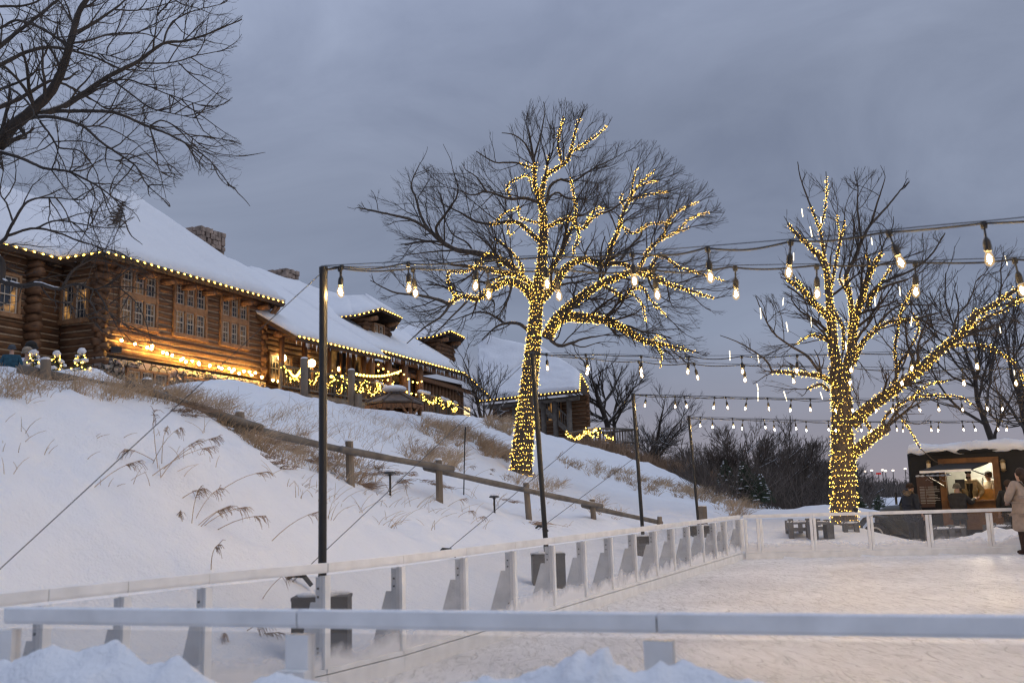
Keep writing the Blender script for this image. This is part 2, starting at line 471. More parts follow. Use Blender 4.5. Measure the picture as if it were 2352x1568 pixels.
def inpoly(x, y, poly):
    x = np.asarray(x, float); y = np.asarray(y, float); c = np.zeros(x.shape, bool); n = len(poly)
    for i in range(n):
        x1, y1 = poly[i]; x2, y2 = poly[(i + 1) % n]
        if y1 == y2: continue
        h = ((y1 > y) != (y2 > y)) & (x < (x2 - x1) * (y - y1) / (y2 - y1) + x1); c ^= h
    return c


def seg_dist(x, y, poly):
    best = np.full(np.shape(x), 1e9)
    for i in range(len(poly)):
        a = poly[i]; b = poly[(i + 1) % len(poly)]; d = b - a; L = d @ d
        t = np.clip(((x - a[0]) * d[0] + (y - a[1]) * d[1]) / L, 0, 1)
        best = np.minimum(best, np.hypot(x - a[0] - t * d[0], y - a[1] - t * d[1]))
    return best


# ground heights measured as (survey pixel, distance) plus a few plan points
_ctrl = [P(*q) for q in [
    (802, 1105, 15), (1008, 1150, 17), (1208, 1190, 19.5), (1360, 1199, 22), (1515, 1215, 25), (550, 985, 13), (330, 928, 12), (150, 886, 11.5),
    (0, 868, 10.8), (60, 880, 11), (-200, 850, 10.5), (-200, 1120, 7.2), (0, 1100, 8), (300, 1080, 9.4), (550, 1130, 10),
    (200, 880, 15), (330, 895, 18), (450, 892, 22), (560, 890, 25), (640, 906, 28), (760, 932, 32), (900, 946, 36), (1000, 952, 40),
    (1100, 960, 44), (1180, 975, 46), (1240, 1000, 47), (1320, 1022, 48), (1400, 1042, 50), (1500, 1075, 50), (1600, 1110, 48), (1690, 1140, 46), (1760, 1161, 44),
    (1195, 1085, 30), (1000, 1010, 29), (1300, 1100, 34), (1450, 1130, 38), (1600, 1150, 38), (800, 985, 24), (650, 960, 20), (480, 925, 17),
    (1850, 1163, 33), (1920, 1166, 31), (1940, 1188, 26.4), (1830, 1238, 24.6), (1890, 1236, 24.2), (1955, 1226, 24.8), (1800, 1240, 23.6), (2170, 1250, 23.7), (2300, 1252, 23.5), (1750, 1172, 34), (1640, 1190, 28)]]
_ctrl += [A(q) for q in [
    (-7.3, 18., 2.42), (-9.5, 17., 2.42), (9.5, 26.5, 0), (10.3, 27.6, -.22), (10.5, 29, -.2), (9.6, 24.6, .1), (11.5, 25, -.1), (-12, 22, 2.9), (-14.5, 30, 4.1), (-10, 40, 4.3), (-5, 48, 4.4), (-20, 40, 4.3), (0, 60, 4.6), (4, 66, 4.5), (-20, 60, 4.5),
    (3.5, 60, 3.6), (12, 60, 1.0), (14, 48, .2), (10.5, 40, .3), (9, 30, .25), (8, 23.0, .22), (5.2, 23, .3), (11, 23, .1), (12, 27, -.2), (15, 26, -.25),
    (14, 23, 0), (20, 22, 0), (20, 40, .1), (25, 70, .6), (40, 90, .6), (-40, 20, 2.9), (-40, 60, 4.5), (-20, 8, 2.5), (-20, -5, 1), (-5, 0, 0), (5, -5, 0),
    (20, 0, 0), (0, -20, 0), (-9, 6.5, 1.6), (4.6, 70, 3.0), (-20, 90, 4), (20, 100, .8), (0, 100, 2.5), (-40, -20, 1), (40, 20, 0), (40, -20, 0)]]
for p in LEFT_POSTS:
    d = unit(A([-.92, .39])); _ctrl.append(A([*(p + d * .35), .17])); _ctrl.append(A([*(p + d * 1.1), .30]))
_ctrl = np.array(_ctrl)


def _phi(r2): return r2 * np.log(r2 + 1e-6)


_n = len(_ctrl); _K = _phi(((_ctrl[:, None, :2] - _ctrl[None, :, :2]) ** 2).sum(-1)) + np.eye(_n) * 2.
_Q = np.c_[np.ones(_n), _ctrl[:, :2]]
_S = np.linalg.solve(np.block([[_K, _Q], [_Q.T, np.zeros((3, 3))]]), np.r_[_ctrl[:, 2], 0, 0, 0])


def ground(x, y, bump=True):
    x = np.atleast_1d(np.asarray(x, float)); y = np.atleast_1d(np.asarray(y, float)); sh = x.shape; X = x.ravel(); Y = y.ravel()
    z = np.empty(len(X))
    for i in range(0, len(X), 20000):
        a = X[i:i + 20000]; b = Y[i:i + 20000]
        r2 = (a[:, None] - _ctrl[None, :, 0]) ** 2 + (b[:, None] - _ctrl[None, :, 1]) ** 2
        z[i:i + 20000] = _phi(r2) @ _S[:_n] + _S[_n] + _S[_n + 1] * a + _S[_n + 2] * b
    far = np.clip((np.hypot(X, Y - 30) - 75) / 60, 0, 1); far = far * far * (3 - 2 * far)
    z = z * (1 - far) + .55 * far
    z = np.clip(z, -1.5, 6)
    if bump:
        near = np.clip(1 - far * 1.2, 0, 1); slope = np.clip(z / 1.2, .15, 1)
        z = z + near * slope * (.10 * fbm(X * .45, Y * .45, 3) + .055 * fbm(X * 1.7, Y * 1.7, 3) + .05 * np.clip(.6 + fbm(X * .35 + 9, Y * .35, 2), 0, 1) * np.maximum(0, fbm(X * 3.7, Y * 3.7, 3)) - .10 * np.clip(fbm(X * 1.1 + 40, Y * 1.1, 3) - .75, 0, 1))
        z = z + near * np.clip(z * 2, .3, 1) * (.035 * np.maximum(0, fbm(X * 2.9 + 7, Y * 2.9, 3) - .15) + .03 * np.clip(fbm(X * .6, Y * .6 + 30, 2), 0, 1) * np.maximum(0, fbm(X * 5.1, Y * 5.1 + 3, 2)))
        for (xa, ya), (xb, yb) in (((-7.0, 8.6), (-4.6, 10.2)), ((-4.9, 8.2), (-2.6, 9.6)), ((-3.4, 12.6), (-.6, 14.2))):
            L_ = math.hypot(xb - xa, yb - ya); dx, dy = (xb - xa) / L_, (yb - ya) / L_; al = (X - xa) * dx + (Y - ya) * dy; ac = -(X - xa) * dy + (Y - ya) * dx
            ft = np.exp(-((((al % .62) - .31) / .13) ** 2)) * np.exp(-((ac - .12 * np.sign(np.sin(al * math.pi / .62))) / .09) ** 2); z = z - .085 * ft * ((al > 0) & (al < L_))
        # ploughed lumps along the outside of the far barrier
        lump = np.exp(-((Y - 22.6 - .4 * vnoise(X * .5, X * .1)) / .75) ** 2) * np.clip((X - 8.7) / 1.5, 0, 1)
        z = z + lump * (.10 + .18 * np.abs(fbm(X * 1.5, Y * 1.9, 4)) + .10 * np.abs(fbm(X * 5, Y * 5, 2)))
    ins = inpoly(X, Y, RINK_POLY); dist = seg_dist(X, Y, RINK_POLY)
    z = np.where(ins, np.minimum(z, -.10), z)
    z = np.where(~ins & (dist < .1), np.minimum(z, .1), z)
    return z.reshape(sh)


def gz(x, y): return float(ground(x, y)[0])


def steps(*seg):
    out = []
    for a, b, d in seg: out += list(np.arange(a, b - 1e-6, d))
    return np.array(out + [seg[-1][1]])


gx = steps((-700, -200, 100), (-200, -60, 20), (-60, -24, 3), (-24, -15, .5), (-15, 6, .1), (6, 18, .22), (18, 30, 1), (30, 60, 4), (60, 200, 20), (200, 700, 100))
gy = steps((-400, -40, 60), (-40, 0, 4), (0, 3.6, .6), (3.6, 30, .11), (30, 52, .35), (52, 90, 1.5), (90, 200, 10), (200, 900, 100))
_X, _Y = np.meshgrid(gx, gy); _Z = ground(_X, _Y)
g = MB(); k, n = _X.shape
i = np.arange(k - 1)[:, None] * n; j = np.arange(n - 1)[None]
g.add(np.stack([_X, _Y, _Z], -1).reshape(-1, 3), np.stack([i + j, i + j + 1, i + n + j + 1, i + n + j], -1).reshape(-1, 4))
tag(g.build('snow_ground', M['snow'], smooth=True), 'snow covered hillside and flat ground round the rink', kind='structure')

ice = MB(); ice.poly([(*p, 0.) for p in RINK_POLY])
tag(ice.build('ice_rink', M['ice']), 'scratched outdoor skating rink ice', kind='structure')

# ploughed snow heap on the camera side of the near barrier
_ft = unit(FRONT_B - FRONT_A); _fn = A([_ft[1], -_ft[0]])
sil = A([(-300, 1500), (20, 1520), (122, 1488), (202, 1480), (281, 1484), (302, 1509), (360, 1534), (410, 1524), (450, 1556), (520, 1580), (576, 1560), (626, 1531), (690, 1560), (800, 1600), (950, 1600), (1099, 1563),
         (1207, 1545), (1279, 1520), (1333, 1480), (1348, 1497), (1362, 1502), (1394, 1473), (1412, 1520), (1459, 1523), (1531, 1520), (1585, 1538), (1693, 1563), (1790, 1590), (2000, 1640), (2500, 1680)], float)
fp = Plane(FRONT_A, FRONT_B)
sz = A([(*fp.pix(x, y, -.22),) for x, y in sil])
ss = np.linspace(-1.0, 8, 420); us = np.concatenate([np.linspace(-.055, -.5, 26), np.linspace(-.56, -1.8, 22)])
S_, U_ = np.meshgrid(ss, us)
hz = np.interp(S_, sz[:, 0], sz[:, 1])
prof = np.interp(-U_, [.055, .12, .22, .34, .6, 1.0, 1.8], [.50, .93, 1.0, .9, .62, .35, .04])
wob = .03 * fbm(S_ * 7, U_ * 7, 3) + .013 * np.abs(fbm(S_ * 20, U_ * 20, 3))
H_ = np.maximum(hz * prof + wob * np.clip(prof * 2, 0, 1), -.1)
W = fp.o + S_[..., None] * fp.t + U_[..., None] * fp.n; W[..., 2] = H_
b_ = MB(); k, n = S_.shape; i = np.arange(k - 1)[:, None] * n; j = np.arange(n - 1)[None]
b_.add(W.reshape(-1, 3), np.stack([i + j, i + n + j, i + n + j + 1, i + j + 1], -1).reshape(-1, 4))
tag(b_.build('snow_bank', M['snow'], smooth=True), 'lumpy ploughed snow heaped against the near barrier', kind='structure')

# ------------------------------------------------------------------ rink barriers


def barrier(pts, label, side, braces=True, double=False, rail_h=.055, post_w=.055):
    """pts: plan points of the posts, side: +1 when braces stand left of travel"""
    pts = [np.asarray(p, float) for p in pts]
    root = thing('rink_barrier', label, 'rink barrier', (*pts[0], 0), 'low white barriers round the rink')
    top = MB(); kick = MB(); z3 = lambda p, z: A([p[0], p[1], z])
    for a, b in zip(pts[:-1], pts[1:]):
        g_ = unit(b - a) * .003
        top.bar(z3(a + g_, .9 - rail_h / 2), z3(b - g_, .9 - rail_h / 2), .058, rail_h)
        top.bar(z3(a + g_, .9 - rail_h - .006), z3(b - g_, .9 - rail_h - .006), .05, .012)
        kick.bar(z3(a, .055), z3(b, .055), .06, .13); kick.bar(z3(a + g_, .145), z3(b - g_, .145), .045, .035)
    top.build('top_rail', M['rail'], root); kick.build('kick_plate', M['rail'], root)
    for q, p in enumerate(pts):
        t = unit(pts[min(q + 1, len(pts) - 1)] - pts[max(q - 1, 0)]); n = A([-t[1], t[0]]) * side
        m = MB()
        if double:
            for o in (-.034, .034): m.bar(z3(p + t * o, .163), z3(p + t * o, .81), .05, .05, (*n, 0))
        else:
            m.bar(z3(p, .163), z3(p, .81), post_w, .055, (*n, 0))
        m.build('post', M['rail'], root)
        if braces:
            c = p + n * .029; m = MB()
            m.bar(z3(c + n * .03, .03), z3(c + n * .03, .80), .012, .06, (*n, 0))
            w = [z3(c + n * .0605, .02), z3(c + n * .30, .02), z3(c + n * .11, .62), z3(c + n * .0605, .62)]
            m.prism([v - z3(t * .006, 0) for v in w], z3(t * .012, 0))
            for h in (.72, .66, .30, .27): m.box(z3(c + n * .03 - t * .012, h), .014, .014, .014, m=1)
            m.build('brace', [M['brace'], M['rubber']], root)
    for a, b in zip(pts[:-1], pts[1:]):
        t = unit(b - a); m = MB(); m.bar(z3(a + t * .028, .488), z3(b - t * .028, .488), .008, .655); m.build('pane', M['glass'], root)
    return root


barrier(LEFT_POSTS, 'long white rink barrier with clear panes running back along the hill foot', 1)
far_posts = [FAR_A] + [(lambda r: r)(0) for _ in ()]
_fd = FAR_B - FAR_A
for px in (1745, 1868, 2000, 2135, 2275, 2416, 2560):
    r = ray(px, 1220)[:2]; k = np.linalg.solve(A([[r[0], -_fd[0]], [r[1], -_fd[1]]]), FAR_A); far_posts.append(r * k[0])
far_posts[0] = FAR_A + unit(_fd) * .08
farb = barrier(far_posts, 'white rink barrier across the far end of the ice in front of the food truck', 1, braces=False, double=True)
r = ray(1965, 1172)[:2]; k = np.linalg.solve(A([[r[0], -_fd[0]], [r[1], -_fd[1]]]), FAR_A); q = r * k[0]
m = MB(); m.lathe((q[0], q[1], .9), [(.03, -.01), (.04, .0), (.055, .05), (.05, .09), (.015, .11)], 12); m.build('latch_knob', M['black'], farb, smooth=True)
fr = []
for px in (-600, 20, 690, 1510, 2520, 3700):
    r = ray(px, 1400)[:2]; d = FRONT_B - FRONT_A; k = np.linalg.solve(A([[r[0], -d[0]], [r[1], -d[1]]]), FRONT_A); fr.append(r * k[0])
fb = barrier(fr[1:], 'nearest white rink barrier across the bottom of the view with snow heaped under it', -1, braces=False, rail_h=.052, post_w=.10)
for q in fr[1:]:
    m = MB(); c = A([*q, .60]) - A([*_fn, 0]) * -.05
    m.box(c, .12, .045, .16, math.atan2(_ft[1], _ft[0]))
    for o in (-.072, .072): m.box(c + A([*(_ft * o), .0]), .022, .03, .05, math.atan2(_ft[1], _ft[0]), m=1)
    m.build('clamp', [M['rail'], M['brace']], fb)
m = MB()
for a, b in zip(fr[1:-1], fr[2:]):
    s_ = np.linspace(0, 1, 40); V = []
    for s in s_:
        h = .012 + .016 * abs(float(vnoise(s * 9 + a[0] * 5, 3.3)))
        V.append((a + (b - a) * s, h))
    m.tube([A([*p, .895]) for p, h in V], [.022 + h * .3 for p, h in V], 8, squash=.42)
m.build('snow_cap', M['snow'], fb, smooth=True)

# ------------------------------------------------------------------ light poles with ballast boxes
POLES = []
for (xb, yb, xt, yt, d, label) in ((740, 1400, 743, 614, 7.9, 'nearest black steel light pole in its ballast box beside the barrier'),
                                   (1259, 1300, 1223, 811, 13.2, 'second black light pole in front of the big lit tree trunk'),
                                   (1479, 1255, 1454, 904, 18.2, 'third black light pole standing left of the farthest one'),
                                   (1606, 1215, 1582, 955, 23.6, 'farthest black light pole beside a pair of wooden posts')):
    b = P(xb, yb, d); b[2] = max(gz(b[0], b[1]), .1); t = P(xt, yt, d); POLES.append(t)
    root = thing('light_pole', label, 'light pole', b, 'black poles carrying the string lights')
    m = MB(); m.tube([b, b * .5 + t * .5, t], .033, 16); m.lathe(t, [(.036, -.05), (.036, .0), (.02, .012)], 12)
    m.build('pole', M['black'], root, smooth=False)
    m = MB(); h = .62 - b[2]; m.box(b + A([0, 0, h / 2 - .15]), .42, .30, h + .3, .05); m.box(b + A([0, 0, h]), .43, .31, .025, .05); m.build('ballast_box', M['boxm'], root)
    m = MB()
    for q in range(16):
        c = b + A([RNG.uniform(-.15, .15), RNG.uniform(-.09, .09), h + .015]); m.ball(c, (RNG.uniform(.05, .1), RNG.uniform(.05, .1), RNG.uniform(.02, .045)), 1)
    m.build('snow_cap', M['snow'], root, smooth=True)

# guy wires from the pole tops down to the hill
for i, (x, y, d, label) in enumerate(((-260, 1375, 6.0, 'thin steel guy wire from nearest pole down to lower left'), (672, 1238, 9.3, 'thin guy wire of second pole pegged in the snow'),
                                      (1016, 1226, 13.2, 'thin guy wire of third pole pegged in the snow'), (1236, 1200, 18., 'thin guy wire of farthest pole running down over the fence rail'))):
    b = P(x, y, d); b[2] = gz(b[0], b[1]); t = POLES[i] - A([0, 0, .03])
    m = MB(); m.tube([b, t], .0035 + .0006 * i, 5)
    o = thing('guy_wire', label, 'guy wire', b, 'guy wires of the light poles'); m.build('wire', M['black'], o)
    if i:
        m = MB(); s = A([1., .2, 0]); m.tube([b + A([-.05, 0, .02]), b + A([0, 0, .06]), b + A([.1, .02, .05]), b + A([.17, .03, -.04])], [.012, .022, .024, .02], 8); m.build('anchor_hook', M['rubber'], o, smooth=True)

# ------------------------------------------------------------------ log rail fence on the slope
fpts = []
for x, y, d in ((105, 826, 11.5), (338, 872, 12.2), (551, 946, 13), (802, 1013, 15), (1008, 1056, 17), (1208, 1108, 19.5), (1360, 1146, 22), (1515, 1186, 25)):
    fpts.append(P(x, y, d))
root = thing('log_rail_fence', 'weathered single rail log fence stepping down the snowy slope', 'rail fence', (fpts[3][0], fpts[3][1], gz(fpts[3][0], fpts[3][1])))
for k_, p in enumerate(fpts):
    m = MB(); zb = gz(p[0], p[1]) - .3; m.tube([A([p[0] + RNG.normal(0, .02), p[1], zb]), p], [.065, .058], 10); m.build('post', M['post'], root)
    m = MB(); m.ball(p + A([0, 0, .004]), (.06, .06, .03), 2); m.build('snow_cap', M['snow'], root, smooth=True)
for k_, (a, b) in enumerate(zip(fpts[:-1], fpts[1:])):
    t = unit(b - a); off = unit(np.cross(t, (0, 0, 1))) * .085 * (1 if k_ % 2 else -1)
    a2 = a - t * .28 + off - A([0, 0, .15]); b2 = b + t * .28 + off - A([0, 0, .13]); m = MB(); n_ = 14
    pts = [a2 + (b2 - a2) * s + A([0, 0, -.012 * math.sin(s * 3.14 + k_ * .2)]) for s in np.linspace(0, 1, n_)]
    m.tube(pts, [.052 + .004 * math.sin(s * 7 + k_ * 2) for s in range(n_)], 10); m.build('rail', M['grey'], root, smooth=True)
    m = MB(); m.tube([p + A([0, 0, .043]) for p in pts[1:-1]], [.012 + .016 * abs(float(vnoise(s * .8, k_ * 3.3))) for s in range(n_ - 2)], 6, squash=.6); m.build('snow_strip', M['snow'], root, smooth=True)

# pair of square posts near the far corner
for x, lab in ((1606, 'left one of two square wooden posts beside farthest light pole'), (1617, 'right one of two square wooden posts beside farthest light pole')):
    p = P(x, 1162, 24.6 if x == 1606 else 24.9); zb = gz(p[0], p[1]) - .2; m = MB(); m.bar((p[0], p[1], zb), (p[0], p[1], p[2]), .11, .11)
    m.bar((p[0], p[1], p[2]), (p[0], p[1], p[2] + .015), .10, .10, m=1)
    tag(m.build('wooden_post', [M['grey'], M['snow']], origin=(p[0], p[1], zb)), lab, 'post', 'square posts by the barrier corner')

# garden path lamps and a marker rod
for x, y, yt, d, lab in ((896, 1116, 1082, 15.8, 'black mushroom shaped garden lamp below the rail between two posts'), (1135, 1167, 1137, 18., 'black mushroom shaped garden lamp near the guy wire peg')):
    t = P(x, yt, d); b = t.copy(); b[2] = min(P(x, y, d)[2], gz(t[0], t[1])) - .05; o = thing('path_lamp', lab, 'garden lamp', b, 'black garden lamps on the slope')
    m = MB(); m.tube([b, t], .017, 8); m.build('stem', M['black'], o)
    m = MB(); m.lathe(t, [(.018, -.07), (.03, -.05), (.095, -.035), (.09, -.02), (.03, .02), (.005, .025)], 14); m.build('lamp_shade', M['black'], o)
    m = MB(); m.ball(t + A([0, 0, .0]), (.075, .075, .03), 2); m.build('snow_cap', M['snow'], o, smooth=True)
p = P(1063, 1075, 19.); t = P(1069, 980, 19.); m = MB(); m.tube([A([p[0], p[1], gz(p[0], p[1]) - .2]), (p + t) / 2 + A([.01, 0, 0]), t], [.013, .012, .016], 6)
tag(m.build('marker_rod', M['rubber'], origin=p), 'thin black marker rod standing upright in the hillside snow', 'marker rod')
# ------------------------------------------------------------------ log lodge
_t = unit(A([.39, .921, 0])); _h0 = P(230, 800, 34)
HP = Plane(_h0[:2], (_h0 + _t)[:2])             # s along the front, u back into the house
TILT = lambda s: 0.
lodge = thing('log_lodge', 'large two storey log lodge on the hilltop under thick roof snow', 'lodge', HP.at(4, 0, 4.2))
LR = .135                                         # log radius


def log_wall(mb, pl, s0, s1, z0, z1, u, holes=(), face=1, ext0=0, ext1=0):
    """courses of round logs laid along a wall; holes (s0,s1,z0,z1) are cut out"""
    n = int(math.ceil((z1 - z0) / (2 * LR * .93))); dz = (z1 - z0) / n
    for k in range(n):
        z = z0 + dz * (k + .5); cuts = sorted((a, b) for a, b, c, d in holes if c < z < d); x = s0 - ext0 * (1 if k % 2 else .6)
        e = s1 + ext1 * (1 if k % 2 else .6)
        for a, b in cuts + [(e, e)]:
            if a - x > .05:
                q = [pl.at(x + (a - x) * f, u, z + .012 * math.sin(f * 5 + k)) for f in (0, .33, .66, 1)]
                mb.tube(q, [dz * (.535 + .03 * math.sin(k * 2.3 + f)) for f in range(4)], 10)
            x = b


def chink(mb, pl, s0, s1, z0, z1, u, holes=(), th=.12):
    """solid wall core behind the logs, open at the windows"""
    xs = sorted({s0, s1, *[h[0] for h in holes], *[h[1] for h in holes]}); 
    for a, b in zip(xs[:-1], xs[1:]):
        hs = sorted((c, d) for p, q, c, d in holes if p <= (a + b) / 2 <= q); z = z0
        for c, d in hs + [(z1, z1)]:
            if c - z > .02:
                v = [pl.at(a, u - th, z), pl.at(b, u - th, z), pl.at(b, u + th, z), pl.at(a, u + th, z),
                     pl.at(a, u - th, c), pl.at(b, u - th, c), pl.at(b, u + th, c), pl.at(a, u + th, c)]; mb.hexa(v)
            z = d


def wbox(mb, pl, s0, s1, u0, u1, z0, z1, m=0):
    return mb.hexa([pl.at(s0, u0, z0), pl.at(s1, u0, z0), pl.at(s1, u1, z0), pl.at(s0, u1, z0), pl.at(s0, u0, z1), pl.at(s1, u0, z1), pl.at(s1, u1, z1), pl.at(s0, u1, z1)], m)


def window(pl, s0, s1, z0, z1, u, parent, cols=3, rows=2, pane='pane', mun=(3, 4), fw=.10, band=None):
    """wooden casing with sash windows; front faces -u. casing > sash bars and panes"""
    f = MB(); o = -.19
    for a, b in ((s0 - fw, s0), (s1, s1 + fw)): wbox(f, pl, a, b, u + o, u + .1, z0 - fw, z1 + fw)
    wbox(f, pl, s0, s1, u + o + .003, u + .1, z1, z1 + fw); wbox(f, pl, s0 - fw * 1.3, s1 + fw * 1.3, u + o - .05, u + .1, z0 - fw * 1.5, z0 - .002)
    cw = (s1 - s0) / cols; rh = (z1 - z0) / rows; mw = .09
    for c in range(1, cols): wbox(f, pl, s0 + c * cw - mw / 2, s0 + c * cw + mw / 2, u + o + .012, u + .08, z0, z1)
    for r in range(1, rows):
        for c in range(cols): wbox(f, pl, s0 + c * cw + (mw / 2 if c else 0), s0 + (c + 1) * cw - (mw / 2 if c < cols - 1 else 0), u + o + .016, u + .08, z0 + r * rh - (band or .09) / 2, z0 + r * rh + (band or .09) / 2)
    F = f.build('window', M['trim'], parent)
    g_ = MB(); p = MB()
    for c in range(cols):
        for r in range(rows):
            a = s0 + c * cw + (mw / 2 if c else 0) + .002; b = s0 + (c + 1) * cw - (mw / 2 if c < cols - 1 else 0) - .002
            e = z0 + r * rh + ((band or .09) / 2 if r else 0) + .002; h = z0 + (r + 1) * rh - ((band or .09) / 2 if r < rows - 1 else 0) - .002
            wbox(p, pl, a, b, u - .06, u - .045, e, h)
            st = .045; bt = .02
            for x0, x1 in ((a, a + st), (b - st, b)): wbox(g_, pl, x0, x1, u - .11, u - .065, e, h)
            for y0, y1 in ((e, e + st), (h - st, h), ((e + h) / 2 - st / 2, (e + h) / 2 + st / 2)): wbox(g_, pl, a + st, b - st, u - .108, u - .065, y0, y1)
            for i in range(1, mun[0]):
                x = a + (b - a) * i / mun[0]; wbox(g_, pl, x - bt / 2, x + bt / 2, u - .09, u - .065, e + st, h - st)
            for i in range(1, mun[1]):
                if i * 2 == mun[1]: continue
                y = e + (h - e) * i / mun[1]; wbox(g_, pl, a + st, b - st, u - .087, u - .066, y - bt / 2, y + bt / 2)
    g_.build('sash', M['muntin'], F); p.build('pane', M[pane], F)
    return F


def slab(mb, pts, th, sub=10, rough=.0, m=0, lift=0.):
    """thick roof sheet over a quad a,b,c,d (a-b eave, d-c ridge) with a wavy snow top"""
    a, b, c, d = [np.asarray(p, float) for p in pts]; n = unit(np.cross(b - a, d - a)); n = n if n[2] > 0 else -n
    nu = max(2, int(np.linalg.norm(b - a) / .35)); nv = max(2, int(np.linalg.norm(d - a) / .35)) if sub else 1
    if not sub: nu = nv = 1
    u, v = np.meshgrid(np.linspace(0, 1, nu + 1), np.linspace(0, 1, nv + 1))
    B = (a * (1 - u[..., None]) + b * u[..., None]) * (1 - v[..., None]) + (d * (1 - u[..., None]) + c * u[..., None]) * v[..., None]
    t = np.full(u.shape, th)
    if rough:
        e = np.minimum(np.minimum(u * nu, (1 - u) * nu), np.minimum(v * nv, 9)); edge = np.clip(e / 1.0, 0, 1)
        t = th * (.45 + .55 * edge) + rough * fbm(B[..., 0] * 1.1 + B[..., 2] * 2, B[..., 1] * 1.1, 3)
    T = B + n * np.maximum(t, .03)[..., None]; B = B + n * lift
    w = nu + 1; h = nv + 1; N = w * h; V = np.concatenate([T.reshape(-1, 3), B.reshape(-1, 3)])
    F = []
    i = np.arange(nv)[:, None] * w; j = np.arange(nu)[None]
    q = np.stack([i + j, i + j + 1, i + w + j + 1, i + w + j], -1).reshape(-1, 4)
    F = [q, q[:, ::-1] + N]
    ring = list(range(w)) + [r * w + w - 1 for r in range(1, h)] + [(h - 1) * w + x for x in range(w - 2, -1, -1)] + [r * w for r in range(h - 2, 0, -1)]
    rg = np.array(ring); r2 = np.roll(rg, -1); F.append(np.stack([r2, rg, rg + N, r2 + N], -1))
    mb.add(V, np.concatenate(F), m); return n


def roof(sheets, name, parent, th=.26):
    """board deck and snow cover as two parts"""
    s = MB(); d = MB()
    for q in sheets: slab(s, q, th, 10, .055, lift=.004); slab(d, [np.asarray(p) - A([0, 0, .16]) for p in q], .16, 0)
    R = d.build(name, M['darkwood'], parent); s.build('roof_snow', M['roofsnow'], R, smooth=True); return R


H = HP.at
EZ = 10.02   # underside height of wing eaves
# ---- front wing
sw = lambda x, y, u=0: HP.pix(x, y, u)[0]
wins = [(sw(273, 660), sw(352, 660)), (sw(396, 700), sw(465, 700)), (sw(503, 730), sw(561, 730))]
holes = [(a, b, 7.95, 9.95) for a, b in wins]
m = MB(); log_wall(m, HP, 0, 8.86, 6.75, 10.3, 0, holes, ext0=.32, ext1=.32)
side = Plane(H(0, 0, 0)[:2], H(0, 1, 0)[:2]); # side wall runs back along u; its +u side faces away from s
log_wall(m, side, 0, 1.9, 5.1, 10.3, 0, [(.55, 1.7, 8.0, 9.3)], ext0=.3)
m.build('log_wall', M['log'], lodge, smooth=True)
m = MB(); chink(m, HP, .05, 8.8, 6.75, 10.3, .05, holes, .125); chink(m, side, .1, 1.9, 5.1, 10.3, -.05, [(.55, 1.7, 8.0, 9.3)], .125); m.build('chinking', M['chink'], lodge)
m = MB(); log_wall(m, Plane(H(8.86, 0, 0)[:2], H(8.86, 1, 0)[:2]), 0, 2.0, 6.75, 10.3, 0, ext0=.3); m.build('log_wall', M['log'], lodge, smooth=True)
for a, b in wins: window(HP, a, b, 7.95, 9.95, 0, lodge, 3, 2, band=.24)
sidew = Plane(H(0, 1.9, 0)[:2], H(0, .9, 0)[:2])
window(Plane(H(0, 2, 0)[:2], H(0, 0, 0)[:2]), .3, 1.45, 8.0, 9.3, 0, lodge, 2, 1, 'panewarm')
# stone foundation with basement windows
bw = [(sw(281, 870), sw(372, 870)), (sw(412, 890), sw(487, 890)), (sw(520, 905), sw(585, 905))]
bh = [(a, b, 5.2, 6.26) for a, b in bw]
m = MB(); chink(m, HP, -.1, 8.95, 3.6, 6.60, .02, bh, .22); m.build('stone_foundation', M['stone'], lodge)
m = MB(); rs = np.random.default_rng(3)
for k in range(520):
    s, z = rs.uniform(-.1, 8.9), rs.uniform(4.2, 6.55)
    if any(a - .15 < s < b + .15 and c - .12 < z < d + .15 for a, b, c, d in bh): continue
    r = rs.uniform(.10, .2); m.ball(H(s, -.2, z), (r, r, r * .8), 1, jit=.12)
tag(m.build('cobblestones', M['stone'], lodge, smooth=True), kind='stuff')
for a, b in bw: window(HP, a, b, 5.2, 6.26, -.1, lodge, 3, 1, 'panewarm', fw=.08)
# ---- back range to the left of the wing
bk = [(sw(-60, 700, 1.9), sw(33, 700, 1.9), 7.95, 9.2)]
m = MB(); log_wall(m, HP, -14, 0, 5.0, 10.2, 1.9, bk); chink_l = MB(); chink(chink_l, HP, -14, 0, 5.0, 10.2, 1.95, bk, .125)
sl = sw(58, 700, 1.9)
for k in range(17):   # stacked log ends of a cross wall
    z = 5.1 + k * .31; m.tube([H(sl + .05 * (k % 2), 1.2 + .12 * (k % 2), z), H(sl + .05 * (k % 2), 2.0, z)], .16, 10)
m.build('log_wall', M['log'], lodge, smooth=True); chink_l.build('chinking', M['chink'], lodge)
window(HP, bk[0][0], bk[0][1], 7.95, 9.2, 1.9, lodge, 2, 1, 'panewarm')
wbm = MB(); chink(wbm, HP, -14, 0, 3.6, 5.0, 1.95, (), .2); wbm.build('stone_foundation', M['stone'], lodge)
